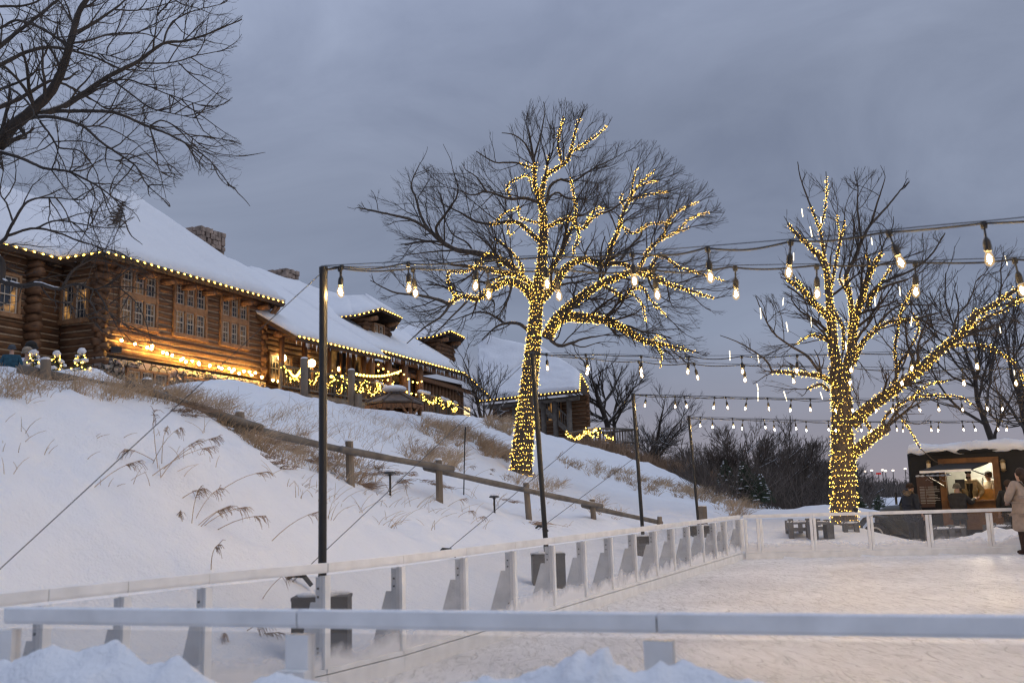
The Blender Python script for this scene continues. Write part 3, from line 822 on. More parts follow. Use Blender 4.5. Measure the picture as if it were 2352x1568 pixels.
# ---- main roof and wing roof
RZ, RU = 13.95, 7.0
roof([[H(-14, 1.2, EZ), H(0.1, 1.2, EZ), H(4.2, RU, RZ), H(-14, RU, RZ)],
      [H(-14, RU, RZ), H(30.5, RU, RZ), H(30.5, 14, 9.4), H(-14, 14, 9.4)]], 'roof', lodge)
ap = H(4.35, 3.2, 14.0)
roof([[H(-.75, -.8, EZ), H(9.35, -.8, EZ), ap + HP.t * .05, ap - HP.t * .05],
      [H(-.75, 1.9, EZ), H(-.75, -.8, EZ), ap, H(4.35, 7.2, 14.0)],
      [H(9.35, -.8, EZ), H(9.35, 1.9, EZ - .2), H(4.35, 7.2, 14.0), ap]], 'wing_roof', lodge)
# hip corner debris on the wing roof
m = MB()
for k in range(26):
    f = .33 + .42 * k / 26; b = A(H(-.75, -.8, EZ)) * (1 - f) + ap * f + A([0, 0, .30]); d = A([RNG.normal(0, .12), RNG.normal(0, .12), RNG.uniform(-.1, .12)])
    m.tube([b - d, b + d], .025, 4)
m.build('ridge_debris', M['darkwood'], lodge)
# right hand catslide roof over the porch, then the narrower part beyond
roof([[H(8.9, -1.75, 8.42), H(16.6, -1.75, 8.42), H(16.6, RU, RZ), H(6.2, RU, RZ)],
      [H(16.6, -1.0, 8.9), H(26.6, -1.0, 8.8), H(27.5, RU, RZ), H(16.6, RU, RZ)],
      [H(26.6, -1.0, 8.8), H(30.2, -1.0, 7.7), H(30.5, RU, RZ - .3), H(27.5, RU, RZ)]], 'porch_roof', lodge)
# ridge chimneys of field stone
M['chimney'] = simple('chimney_stone', (.27, .205, .165), .9, noise=.45, scale=2.6, bump=.5)
for x, y0, yt, u, w, lab in ((466, 570, 530, 7., 1.6, None), (651, 632, 622, 8., 1.0, None)):
    s, z = HP.pix(x, yt, u); m = MB(); wbox(m, HP, s - w / 2, s + w / 2, u - .5, u + .5, 12.8, z - .14)
    nz_ = 8; nc = max(3, int(w / .34)); top = z
    for r in range(nz_):
        for c_ in range(nc + 1):
            for f in (0, 1, 2):
                zz = top - .14 - r * .24 + rs.uniform(-.03, .03); o = .17 * (r % 2)
                if f == 0: a0 = -w / 2 + (c_ + .5) * w / nc - o; cc = H(s + min(max(a0, -w / 2), w / 2), u - .52, zz); yaw = math.atan2(HP.t[1], HP.t[0])
                elif f == 1: cc = H(s - w / 2, u - .5 + c_ / nc, zz); yaw = math.atan2(HP.n[1], HP.n[0])
                else: cc = H(s + w / 2, u - .5 + c_ / nc, zz); yaw = math.atan2(HP.n[1], HP.n[0])
                m.box(cc, rs.uniform(.22, .42), rs.uniform(.16, .28), rs.uniform(.17, .27), yaw + rs.uniform(-.15, .15))
    c = m.build('chimney', M['chimney'], lodge); m = MB()
    for k in range(10): m.ball(H(s + rs.uniform(-w / 2, w / 2) * .8, u + rs.uniform(-.5, .3), z), (.22, .25, .05), 1)
    m.build('snow_cap', M['snow'], c, smooth=True)
# rafters / purlin ends under the wing eave and soffit boards
m = MB()
for k in range(8): z = EZ - .28; s = .5 + k * 1.15; m.tube([H(s, -.62, z), H(s, .2, z)], .12, 10)
m.tube([H(-.6, -.05, EZ - .05), H(9.2, -.05, EZ - .05)], .16, 10)
for s in (8.95, 9.2): m.tube([H(s, -.7, EZ - .2), H(8.9, 0, 8.9)], .07, 6)
m.build('roof_beam', M['beam'], lodge, smooth=True)
# ---- porch: deck, posts, back wall, rails
m = MB(); pw = [(9.7, 10.5, 7.0, 8.2), (11.2, 12.8, 7.0, 8.2), (13.6, 14.5, 7.0, 8.2)]
log_wall(m, HP, 8.9, 15.2, 6.3, 9.4, 1.4, pw); m.build('log_wall', M['log'], lodge, smooth=True)
m = MB(); chink(m, HP, 8.9, 15.2, 6.3, 9.4, 1.45, pw, .125); m.build('chinking', M['chink'], lodge)
for a, b, c, d in pw: window(HP, a, b, c, d, 1.4, lodge, 2 if b - a > 1 else 1, 1, 'panewarm')
m = MB(); wbox(m, HP, 8.9, 20.5, -.9, 1.5, 6.12, 6.26); m.tube([H(8.7, -.95, 6.0), H(20.6, -.95, 6.0)], .2, 10)
for k in range(9): m.tube([H(9.3 + k * 1.35, -1.25, 5.98), H(9.3 + k * 1.35, .5, 5.98)], .17, 10)
m.build('deck', M['post'], lodge, smooth=True)
m = MB()
for s in (9.3, 11.0, 12.9, 14.6, 15.9): m.tube([H(s, -.75, 6.2), H(s, -.75, 8.6)], .13, 12)
for s in (16.9, 18.6, 20.3, 22.0): m.tube([H(s, -.55, 5.9), H(s, -.55, 8.9)], .22, 12)
m.tube([H(8.9, -.75, 8.62), H(16.7, -.75, 8.62)], .14, 10); m.tube([H(16.5, -.5, 8.85), H(29, -.5, 8.6)], .17, 10); m.tube([H(16.5, -.35, 8.35), H(29.3, -.35, 7.9)], .13, 10)
for s in (9.6, 11.4, 13.3, 15.5): m.tube([H(s, -.7, 3.8), H(s, -.7, 6.0)], .15, 10)
m.build('porch_post', M['beam'], lodge, smooth=True)
m = MB(); log_wall(m, HP, 12.5, 18.6, 4.2, 5.9, -.1); m.build('under_deck_wall', M['log'], lodge, smooth=True)
# glazed room behind the tall columns, then upright half-log wall
m = MB(); wbox(m, HP, 15.2, 22.5, .9, 1.0, 6.2, 8.9); m.build('glass_wall', M['pane'], lodge)
m = MB()
for s in np.arange(15.2, 22.6, 1.2): wbox(m, HP, s - .06, s + .06, .8, .898, 6.2, 8.9)
m.build('glazing_bar', M['beam'], lodge)
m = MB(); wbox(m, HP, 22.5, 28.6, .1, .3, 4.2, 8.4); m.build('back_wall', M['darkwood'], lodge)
m = MB()
for s in np.arange(22.6, 28.2, .42): m.tube([H(s, -.1, 4.2), H(s, -.1, 8.2 - .05 * (s - 22))], .15, 10)
m.build('upright_log_wall', M['log'], lodge, smooth=True)
m = MB(); wbox(m, HP, 28.25, 28.95, -.25, -.15, 4.6, 7.0); m.build('lit_doorway', glow('doorway_glow', (1, .72, .36), 1.6), lodge)


def railing(pl, pts, z0, parent, h=1.0, step=.17, mt='grey'):
    m = MB()
    for (s0, u0, d0), (s1, u1, d1) in zip(pts[:-1], pts[1:]):
        a0 = pl.at(s0, u0, z0 + d0); a1 = pl.at(s1, u1, z0 + d1); up = A([0, 0, 1.])
        m.tube([a0 + up * h, a1 + up * h], .055, 8); m.tube([a0 + up * .12, a1 + up * .12], .045, 8)
        n = max(2, int(np.linalg.norm(a1 - a0) / step))
        for k in range(n + 1):
            p = a0 + (a1 - a0) * k / n
            if k in (0, n): m.tube([p, p + up * (h + .12)], .075, 8)
            else: m.tube([p + up * .12, p + up * h], .026, 6)
    return m.build('railing', M[mt], parent)


railing(HP, [(8.95, -.95, 0), (11.0, -.95, 0), (13.0, -.95, 0), (15.0, -.95, 0), (16.8, -.95, 0)], 6.26, lodge)
# steps with a sloping snowy rail and the short terrace rail to the right of the gazebo roof
railing(HP, [(16.8, -.95, 0), (18.0, -2.2, -.95)], 6.26, lodge)
railing(HP, [(19.3, -2.0, 0), (20.4, -2.4, -.1), (21.6, -2.5, -.25), (22.8, -2.3, -.3)], 5.9, lodge)
for q in ((16.8, -.95, 7.35, 18.0, -2.2, 6.4), (19.3, -2.0, 7.0, 19.9, -2.2, 6.95), (20.9, -2.45, 6.75, 21.5, -2.5, 6.68), (22.5, -2.4, 6.65, 22.85, -2.3, 6.6)):
    a = H(*q[:3]); b = H(*q[3:]); m = MB()
    for f in np.linspace(0, 1, 9): p = a + (b - a) * f; m.ball(p, (.14, .14, .09 + .04 * RNG.random()), 1)
    m.build('snow_strip', M['snow'], lodge, smooth=True)


def dormer(s, w, zb, ze, zr, u0, u1, win=True):
    """log dormer whose front stands at u0; jerkinhead roof with deep eaves"""
    pl = HP; m = MB(); log_wall(m, pl, s - w / 2, s + w / 2, zb, ze, u0, ext0=.2, ext1=.2)
    for q in (-1, 1):
        sd = Plane(H(s + q * w / 2, u0, 0)[:2], H(s + q * w / 2, u0 + 1, 0)[:2]); log_wall(m, sd, 0, u1 - u0, zb, ze + .2, 0, ext0=.2)
    D = m.build('dormer', M['log'], lodge, smooth=True)
    o = .85; zc = ze + .15; zm = ze + (zr - ze) * .35; a = .5
    sh = MB(); dk = MB(); pr = lambda q, u, z: H(s + q, u, z)
    e = w / 2 + o; ue = u0 - .8
    sheets = [[pr(-e, ue + .9, zc), pr(-e * .45, ue, zc + .45), pr(0, u0 + .8, zr), pr(0, u1 + 2.4, zr)],
              [pr(-e, u1 + .8, zc), pr(-e, ue + .9, zc), pr(0, u0 + 1.6, zr), pr(0, u1 + 2.4, zr)],
              [pr(-e * .45, ue, zc + .45), pr(e * .62, ue, zc + .3), pr(.04, u0 + .8, zr), pr(-.04, u0 + .8, zr)],
              [pr(e * .62, ue, zc + .3), pr(e, ue + .9, zc - .1), pr(0, u1 + 2.4, zr), pr(0, u0 + .8, zr)],
              [pr(e, ue + .9, zc - .1), pr(e, u1 + .8, zc - .1), pr(0, u1 + 2.4, zr), pr(0, u1 + 2.39, zr)]]
    for q in sheets: slab(sh, q, .2, 10, .02, lift=.004); slab(dk, [np.asarray(p) - A([0, 0, .14]) for p in q], .14, 0)
    R = dk.build('dormer_roof', M['darkwood'], D); sh.build('roof_snow', M['roofsnow'], D, smooth=True)
    for q in (-w / 2 + .1, w / 2 - .1): m = MB(); m.tube([pr(q, u0 - .65, ze + .1), pr(q, u0 + .3, ze + .1)], .13, 8); m.build('bracket_log', M['beam'], D, smooth=True)
    if win: window(pl, s - .62, s + .35, zb + .55, ze - .12, u0 - .05, D, 2, 1, fw=.08)
    return [pr(-e, u1 * .5 + .4, zc), pr(-e, ue + .9, zc), pr(-e * .45, ue, zc + .45), pr(e * .62, ue, zc + .3), pr(e, ue + .9, zc - .1)]


s1, z1 = HP.pix(866, 765, 1.2); D1 = dormer(s1, 2.3, 9.3, 11.0, 12.6, 1.2, 4.2)
s2, z2 = HP.pix(1022, 815, 1.2); D2 = dormer(s2, 1.9, 9.3, 11.0, 12.3, 1.2, 4.2, False)

# ---- annex to the right, its front turned more towards the rink
AX = Plane(P(1150, 905, 68)[:2], P(1312, 888, 64.6)[:2])
annex = thing('log_annex', 'smaller log annex with tall porch posts behind the big lit trunk', 'log building', AX.at(2, 0, 4.3))
pz = lambda x, y, u=0: AX.pix(x, y, u)
ae, aez = pz(1331, 897, -.6); s0 = pz(1100, 905, -.6)[0]
roof([[AX.at(s0, -.6, aez), AX.at(ae, -.6, aez), AX.hit(1333, 858, .9), AX.hit(1243, 800, 4)],
      [AX.at(s0, -.6, aez), AX.hit(1243, 800, 4), AX.hit(1120, 775, 4.3), AX.hit(1100, 800, 4.)]], 'roof', annex, .3)
m = MB(); a, b, c, d = AX.at(ae, -.6, aez), AX.hit(1333, 858, .9), AX.hit(1350, 889, 2.2), AX.hit(1351, 918, 2.0)
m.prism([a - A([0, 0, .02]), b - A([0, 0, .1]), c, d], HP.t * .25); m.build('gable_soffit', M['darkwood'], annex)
wr = pz(1334, 950)[0]; m = MB(); aw = [(pz(1255, 930, 1)[0], pz(1290, 930, 1)[0], 6.55, 7.9)]
log_wall(m, AX, s0, wr, 3.2, aez - .1, 1.0, aw); log_wall(m, Plane(AX.at(wr - .1, 1., 0)[:2], AX.at(wr - .1, 1., 0)[:2] + A([.085, 1.])), 0, 3, 3.2, aez - .1, 0, ext0=.25); m.build('log_wall', M['log'], annex, smooth=True)
m = MB(); chink(m, AX, s0, wr - .1, 3.2, aez - .1, 1.05, aw, .125); m.build('chinking', M['chink'], annex)
window(AX, aw[0][0], aw[0][1], 6.55, 7.9, 1.0, annex, 2, 1, 'panewarm')
m = MB()
for x in (1147, 1182, 1248, 1275, 1307): s = pz(x, 930)[0]; m.tube([AX.at(s, 0, 3.4), AX.at(s, 0, aez - .45)], .17, 12)
m.tube([AX.at(s0, 0, aez - .38), AX.at(wr - .1, 0, aez - .38)], .16, 10); m.build('porch_post', M['grey'], annex, smooth=True)
m = MB()
for u in (.05, .85):
    a, b = AX.hit(1235, 925, u), AX.hit(1308, 993, u); m.bar(a, b, .1, .3)
    for k in range(16): p = a + (b - a) * k / 15; m.tube([p, p + A([0, 0, .95])], .03, 6)
    m.tube([a + A([0, 0, .95]), b + A([0, 0, .95])], .05, 8)
m.build('outside_stair', M['grey'], annex)
# viewing deck of the annex
VD = Plane(P(1303, 1010, 60)[:2], P(1420, 1000, 57)[:2])
vd = thing('viewing_deck', 'small railed wooden viewing deck on the slope right of the annex', 'deck', VD.at(1, 0, 3.6))
v0, vz = VD.pix(1303, 1022, 0); v1 = VD.pix(1412, 1016, 0)[0]; vm = VD.pix(1355, 1010, -.8)[0]; fz = VD.pix(1360, 1020, -.8)[1]
m = MB(); m.prism([VD.at(v0, 0, fz - .2), VD.at(vm, -.9, fz - .2), VD.at(v1 - .3, -.9, fz - .2), VD.at(v1, 0, fz - .2), VD.at(v1, 2, fz - .2), VD.at(v0, 2, fz - .2)], A([0, 0, .2]))
for s in (v0 + .3, vm, v1 - .4): m.tube([VD.at(s, -.3, 1.5), VD.at(s, -.3, fz - .1)], .12, 8)
m.build('deck', M['grey'], vd)
railing(VD, [(v0, 0, 0), (vm, -.9, 0), (v1 - .3, -.9, 0), (v1, 0, 0), (v1, 2, 0)], fz, vd, .85, .22)
railing(VD, [(v1, 2, 0), (v0, 2, 0)], fz, vd, .85, .22)
m = MB()
for f in np.linspace(0, 1, 20):
    p = VD.at(vm + (v1 - .3 - vm) * f, -.9, fz + .92); m.ball(p, (.13, .13, .07), 1)
    p = VD.at(v0 + (v1 - v0) * f, 2, fz + .92); m.ball(p, (.13, .13, .07), 1)
m.build('snow_strip', M['snow'], vd, smooth=True)

# ---- gazebo roof below the deck
gp = P(906, 945, 38); gpz = gp[2] - 1.2; gb = thing('garden_gazebo', 'hexagon roofed timber gazebo in front of the lodge deck', 'gazebo', (gp[0], gp[1], gpz))
r_ = 68 / FPX * 38; ez = P(906, 929, 38)[2]; tz = P(906, 903, 38)[2]
m = MB(); c = A([gp[0], gp[1], 0])
ang = [k * math.pi / 3 + .25 for k in range(6)]; E_ = [c + A([r_ * math.cos(a), r_ * math.sin(a), ez]) for a in ang]; K_ = [c + A([.32 * r_ * math.cos(a), .32 * r_ * math.sin(a), tz - .1]) for a in ang]
for k in range(6): m.prism([E_[k], E_[(k + 1) % 6], K_[(k + 1) % 6], K_[k]], A([0, 0, .07])); m.tube([E_[k] + A([0, 0, .09]), K_[k] + A([0, 0, .09])], .045, 6)
E2 = [c + A([.36 * r_ * math.cos(a), .36 * r_ * math.sin(a), tz]) for a in ang]; top = c + A([0, 0, tz + .22])
for k in range(6): m.add([E2[k], E2[(k + 1) % 6], top], [(0, 1, 2)])
m.build('roof', simple('gazebo_shingle', (.10, .07, .05), .55, noise=.4, scale=5), gb)
m = MB()
for a, b in zip(E_, E_[1:] + E_[:1]): m.bar(a * .97 + c * .03 + A([0, 0, -.12 + ez * .03]), b * .97 + c * .03 + A([0, 0, -.12 + ez * .03]), .08, .16)
for a in ang:
    p = c + A([.86 * r_ * math.cos(a), .86 * r_ * math.sin(a), 0]); m.bar(p + A([0, 0, gpz - .5]), p + A([0, 0, ez]), .13, .13)
    q = A([-math.sin(a), math.cos(a), 0]) * .45
    for s_ in (-1, 1): m.bar(p + A([0, 0, ez - .6]), p + q * s_ + A([0, 0, ez - .1]), .07, .07)
m.build('timber_frame', M['beam'], gb)
m = MB(); m.ball(c + A([0, 0, tz + .16]), (.42 * r_, .42 * r_, .16), 3); m.build('snow_cap', M['snow'], gb, smooth=True)

# round posts at the hill edge carrying the terrace string
TP = []
for x, yb, yt, d, lab in ((699, 918, 824, 33, 'grey wooden post left of the nearest black pole on the hill edge'), (807, 946, 850, 36, 'grey wooden post with a leaning stub right of the nearest black pole')):
    t = P(x, yt, d); zb = gz(t[0], t[1]) - .4; TP.append(t); o = thing('terrace_post', lab, 'post', (t[0], t[1], zb), 'wooden posts of the terrace lights')
    m = MB(); m.tube([A([t[0], t[1], zb]), t], .13, 12); 
    if x == 807: m.tube([A([t[0] + .28, t[1], zb]), A([t[0] + .24, t[1], zb + .9])], .14, 10)
    m.build('post', M['post'], o, smooth=True); m = MB(); m.ball(t, (.13, .13, .07), 2); m.build('snow_cap', M['snow'], o, smooth=True)
# ------------------------------------------------------------------ trees


def snap(p, pool):
    """distance (Y) of the built limb point nearest to a survey pixel"""
    q = A(pool); k = np.argmin(((q[:, :2] - A(p)) ** 2).sum(1)); return q[k, 2]


def smooth_line(pts, n):
    """Catmull-Rom through control rows"""
    p = np.asarray(pts, float)
    if len(p) == 2: return p[0] + (p[1] - p[0]) * np.linspace(0, 1, n)[:, None]
    e = np.vstack([2 * p[0] - p[1], p, 2 * p[-1] - p[-2]]); k = len(p) - 1
    L = np.r_[0, np.cumsum(np.linalg.norm(np.diff(p[:, :2], axis=0), axis=1) + 1e-6)]; t = np.linspace(0, L[-1], n); out = []
    for x in t:
        i = min(max(np.searchsorted(L, x, 'right') - 1, 0), k - 1); f = (x - L[i]) / (L[i + 1] - L[i])
        a, b, c, d = e[i:i + 4]
        out.append(.5 * ((2 * b) + (c - a) * f + (2 * a - 5 * b + 4 * c - d) * f ** 2 + (3 * b - a - 3 * c + d) * f ** 3))
    return A(out)


def grow(start, dirs, length, r0, levels, env, rs, center, up=.25, outw=.35, shrink=3):
    """vectorised twig growth. levels: list of dict(n, k, len, ang, rr, rmin). returns list of (pts, r0, r1)"""
    out = []
    for li, lv in enumerate(levels):
        B = len(start)
        if B == 0: break
        n = lv['n']; pts = None

        def make(length):
            nonlocal pts
            p = start.copy(); d = dirs.copy(); P_ = [p]
            rr = np.random.default_rng(li + 5)
            for k in range(n - 1):
                o = p - center; o /= np.maximum(np.linalg.norm(o, axis=1, keepdims=True), 1e-6)
                d = d + A([0, 0, up * lv.get('up', 1.)]) / (n - 1) + o * outw / (n - 1) + rr.normal(0, lv.get('wig', .16), (B, 3))
                d /= np.linalg.norm(d, axis=1, keepdims=True); p = p + d * (length / (n - 1))[:, None]; P_.append(p)
            pts = np.stack(P_, 1)
        ln = length.copy()
        for it in range(shrink):
            make(ln)
            if env is None: break
            x, y = proj(pts[:, -1]); ok = inpoly(x, y, env); ln = np.where(ok, ln, ln * rs.uniform(.45, .95, B))
        make(ln)
        if env is not None:
            x, y = proj(pts[:, -1]); ok = inpoly(x, y, env) | (ln > .5 * length)
        else: ok = np.ones(B, bool)
        pts = pts[ok]; r = r0[ok]; ln = ln[ok]; B = len(pts)
        out.append((pts, r, np.maximum(r * .35, lv['rmin'] * .7)))
        if li + 1 == len(levels): break
        nx = levels[li + 1]; cnt = np.maximum(1, (ln / lv['step'] + rs.random(B)).astype(int)); idx = np.repeat(np.arange(B), cnt); K = len(idx)
        t = rs.uniform(lv.get('t0', .2), 1., K); f = t * (n - 1); i0 = np.minimum(f.astype(int), n - 2); f = (f - i0)[:, None]
        a = pts[idx, i0]; b = pts[idx, i0 + 1]; start = a * (1 - f) + b * f; tg = b - a; tg /= np.maximum(np.linalg.norm(tg, axis=1, keepdims=True), 1e-9)
        rv = rs.normal(size=(K, 3)); rv -= (rv * tg).sum(1, keepdims=True) * tg; rv /= np.linalg.norm(rv, axis=1, keepdims=True)
        an = rs.uniform(*nx['ang'], K)[:, None]; dirs = tg * np.cos(an) + rv * np.sin(an)
        length = ln[idx] * rs.uniform(*nx['len'], K) * (1.15 - .5 * t); length = np.clip(length, nx['lmin'], nx.get('lmax', 9.)); r0 = np.maximum(r[idx] * (1 - .6 * t) * nx['rr'], nx['rmin'])
    return out


TW = [dict(n=7, step=.18, rmin=.0095, wig=.14), dict(n=6, step=.17, ang=(.35, .85), len=(.4, .75), lmin=.3, lmax=1.5, rr=.55, rmin=.0052, wig=.09),
      dict(n=4, step=.14, ang=(.3, .7), len=(.3, .6), lmin=.18, lmax=.6, rr=.7, rmin=.0036, wig=.07)]


def traced_tree(name, label, limbs, d0, env, xf, seed, group=None, trunk_mat='bark', step=.34, side_len=(.9, 2.0), depth_spread=1., snow=True, levels=TW, up=.25, outw=.35, origin=None):
    """limbs: (pixel polyline, width px start, width px end, depth offset at the end, lit) measured in a local
    frame that xf turns into survey pixels; each gets its own distance so that the crown has real depth"""
    rs = np.random.default_rng(seed); pool = []; sk = 1.0 if d0 < 20 else .74; wood = MB(); lit = []; starts = []; snowm = MB(); ctr = []
    base = None
    for li, (pts, w0, w1, dz, *o) in enumerate(limbs):
        px = [xf(*p) for p in pts]; ds = d0 if not pool else snap(px[0], pool)
        L = np.r_[0, np.cumsum([math.dist(a, b) for a, b in zip(px[:-1], px[1:])])]; n = max(6, int(L[-1] / 9))
        rows = smooth_line([(*p, ds + dz * depth_spread * l / L[-1]) for p, l in zip(px, L)], n)
        rows[1:-1, :2] += rs.normal(0, .35, (n - 2, 2)); pool += [tuple(r) for r in rows[2 if li else 0:]]
        W = A([P(*r) for r in rows]); rad = np.interp(np.linspace(0, 1, n), [0, 1], [w0, w1]) / 2 / FPX * rows[:, 2]
        rad *= 1 + .05 * np.sin(np.arange(n) * 1.7 + li)
        if li == 0: base = W[0].copy()
        wood.tube(W, rad, 12 if li == 0 else 8)
        fl = o[0] if o else 0
        if fl: lit.append((W, rad, fl))
        ctr.append(W)
        d = np.linalg.norm(np.diff(W, axis=0), axis=1); tot = d.sum()
        if li == 0 and not o[1:]: pass
        else:
            cnt = max(2, int(tot / step)); tt = rs.uniform(.12, 1, cnt); tt[:2] = 1.; cum = np.r_[0, np.cumsum(d)] / tot
            for t in tt:
                i = min(max(np.searchsorted(cum, t) - 1, 0), n - 2); f = (t - cum[i]) / max(cum[i + 1] - cum[i], 1e-6)
                p = W[i] + (W[i + 1] - W[i]) * f; starts.append((p, unit(W[i + 1] - W[i]), rad[i], t))
        if snow:
            for i in range(1, n - 2):
                tz = unit(W[i + 1] - W[i])[2]
                if abs(tz) < .62 and rad[i] > (.018 if d0 < 20 else .035) and rs.random() < .75:
                    snowm.tube([W[i] + A([0, 0, rad[i] * sk]), (W[i] + W[i + 1]) / 2 + A([0, 0, rad[i] * sk * 1.06]), W[i + 1] + A([0, 0, rad[i + 1] * sk])], [rad[i] * .55, rad[i] * .66, rad[i] * .55], 6, squash=.6)
    C_ = np.concatenate(ctr).mean(0); K = len(starts)
    S0 = A([s[0] for s in starts]); T0 = A([s[1] for s in starts]); R0 = A([s[2] for s in starts]); tt = A([s[3] for s in starts])
    rv = rs.normal(size=(K, 3)); rv[:, 1] *= 1.2; rv -= (rv * T0).sum(1, keepdims=True) * T0; rv /= np.linalg.norm(rv, axis=1, keepdims=True)
    an = np.where(tt > .99, rs.uniform(.05, .4, K), rs.uniform(.5, 1.15, K))[:, None]
    out = grow(S0, T0 * np.cos(an) + rv * np.sin(an), rs.uniform(*side_len, K) * (1.15 - .3 * tt), np.clip(R0 * .42, .009 if d0 < 20 else .012, .045), levels, env, rs, C_, up, outw)
    if origin is None: origin = base
    root = thing(name, label, 'tree', origin, group)
    wood.build('trunk', M[trunk_mat], root, smooth=True)
    cr = MB()
    for k, (p, a, b) in enumerate(out): cr.branches(p, a, b, 5 if k == 0 else 3)
    cr.build('crown', M['twig'], root)
    if snow and snowm.n: tag(snowm.build('branch_snow', M['snow'], root, smooth=True), kind='stuff')
    print(name, 'twigs', [len(o[0]) for o in out]); return root, lit


def fairy_string(label, cat, lit, r, group=None, density=1., seed=1, name='fairy_lights', origin=None):
    """small lamps wound round the lit limbs: the nearest hundred are parts, the rest one part"""
    rs = np.random.default_rng(seed); pts = []; wire = MB()
    for W, rad, fl in lit:
        d = np.linalg.norm(np.diff(W, axis=0), axis=1); cum = np.r_[0, np.cumsum(d)]; tot = cum[-1] * min(fl, 1.)
        s = 0.; ph = rs.uniform(0, 6)
        while s < tot:
            R = np.interp(s, cum, rad); i = min(np.searchsorted(cum, s, 'right') - 1, len(W) - 2); f = (s - cum[i]) / d[i]
            p = W[i] + (W[i + 1] - W[i]) * f; t = unit(W[i + 1] - W[i]); a = unit(np.cross(t, (0.2, 1, .1))); b = np.cross(t, a)
            pts.append(p + (a * math.cos(ph) + b * math.sin(ph)) * (R + r * .7) + rs.normal(0, .02, 3))
            sp = .085 / density * rs.uniform(.75, 1.3); ph += sp / max(R, .03) + rs.normal(0, .12); pitch = .125 if R > .12 else .11
            s += max(sp * pitch / (2 * math.pi * max(R, .03)), 0.003) if R > .05 else sp * .42
    pts = A(pts); near = np.argsort(np.linalg.norm(pts - CAM, axis=1)); order = near[:100]; rest = near[100:]
    root = thing(name, label, cat, pts[near[0]] if origin is None else origin, group)
    m = MB(); v, f = OCT; m.add(v * r, f); o0 = m.build('bulb', M['fairy'], None); o0.parent = root
    for q, k in enumerate(order):
        c = o0 if q == 0 else o0.copy()
        if q: COL.objects.link(c); c.parent = root
        c.location = tuple(float(x) for x in pts[k] - A(wloc(root)))
    if len(rest):
        m = MB(); m.balls(pts[rest], r * rs.uniform(.65, 1.2, len(rest))); tag(m.build('bulbs', M['fairy'], root), kind='stuff')
    print(label, len(pts)); return root


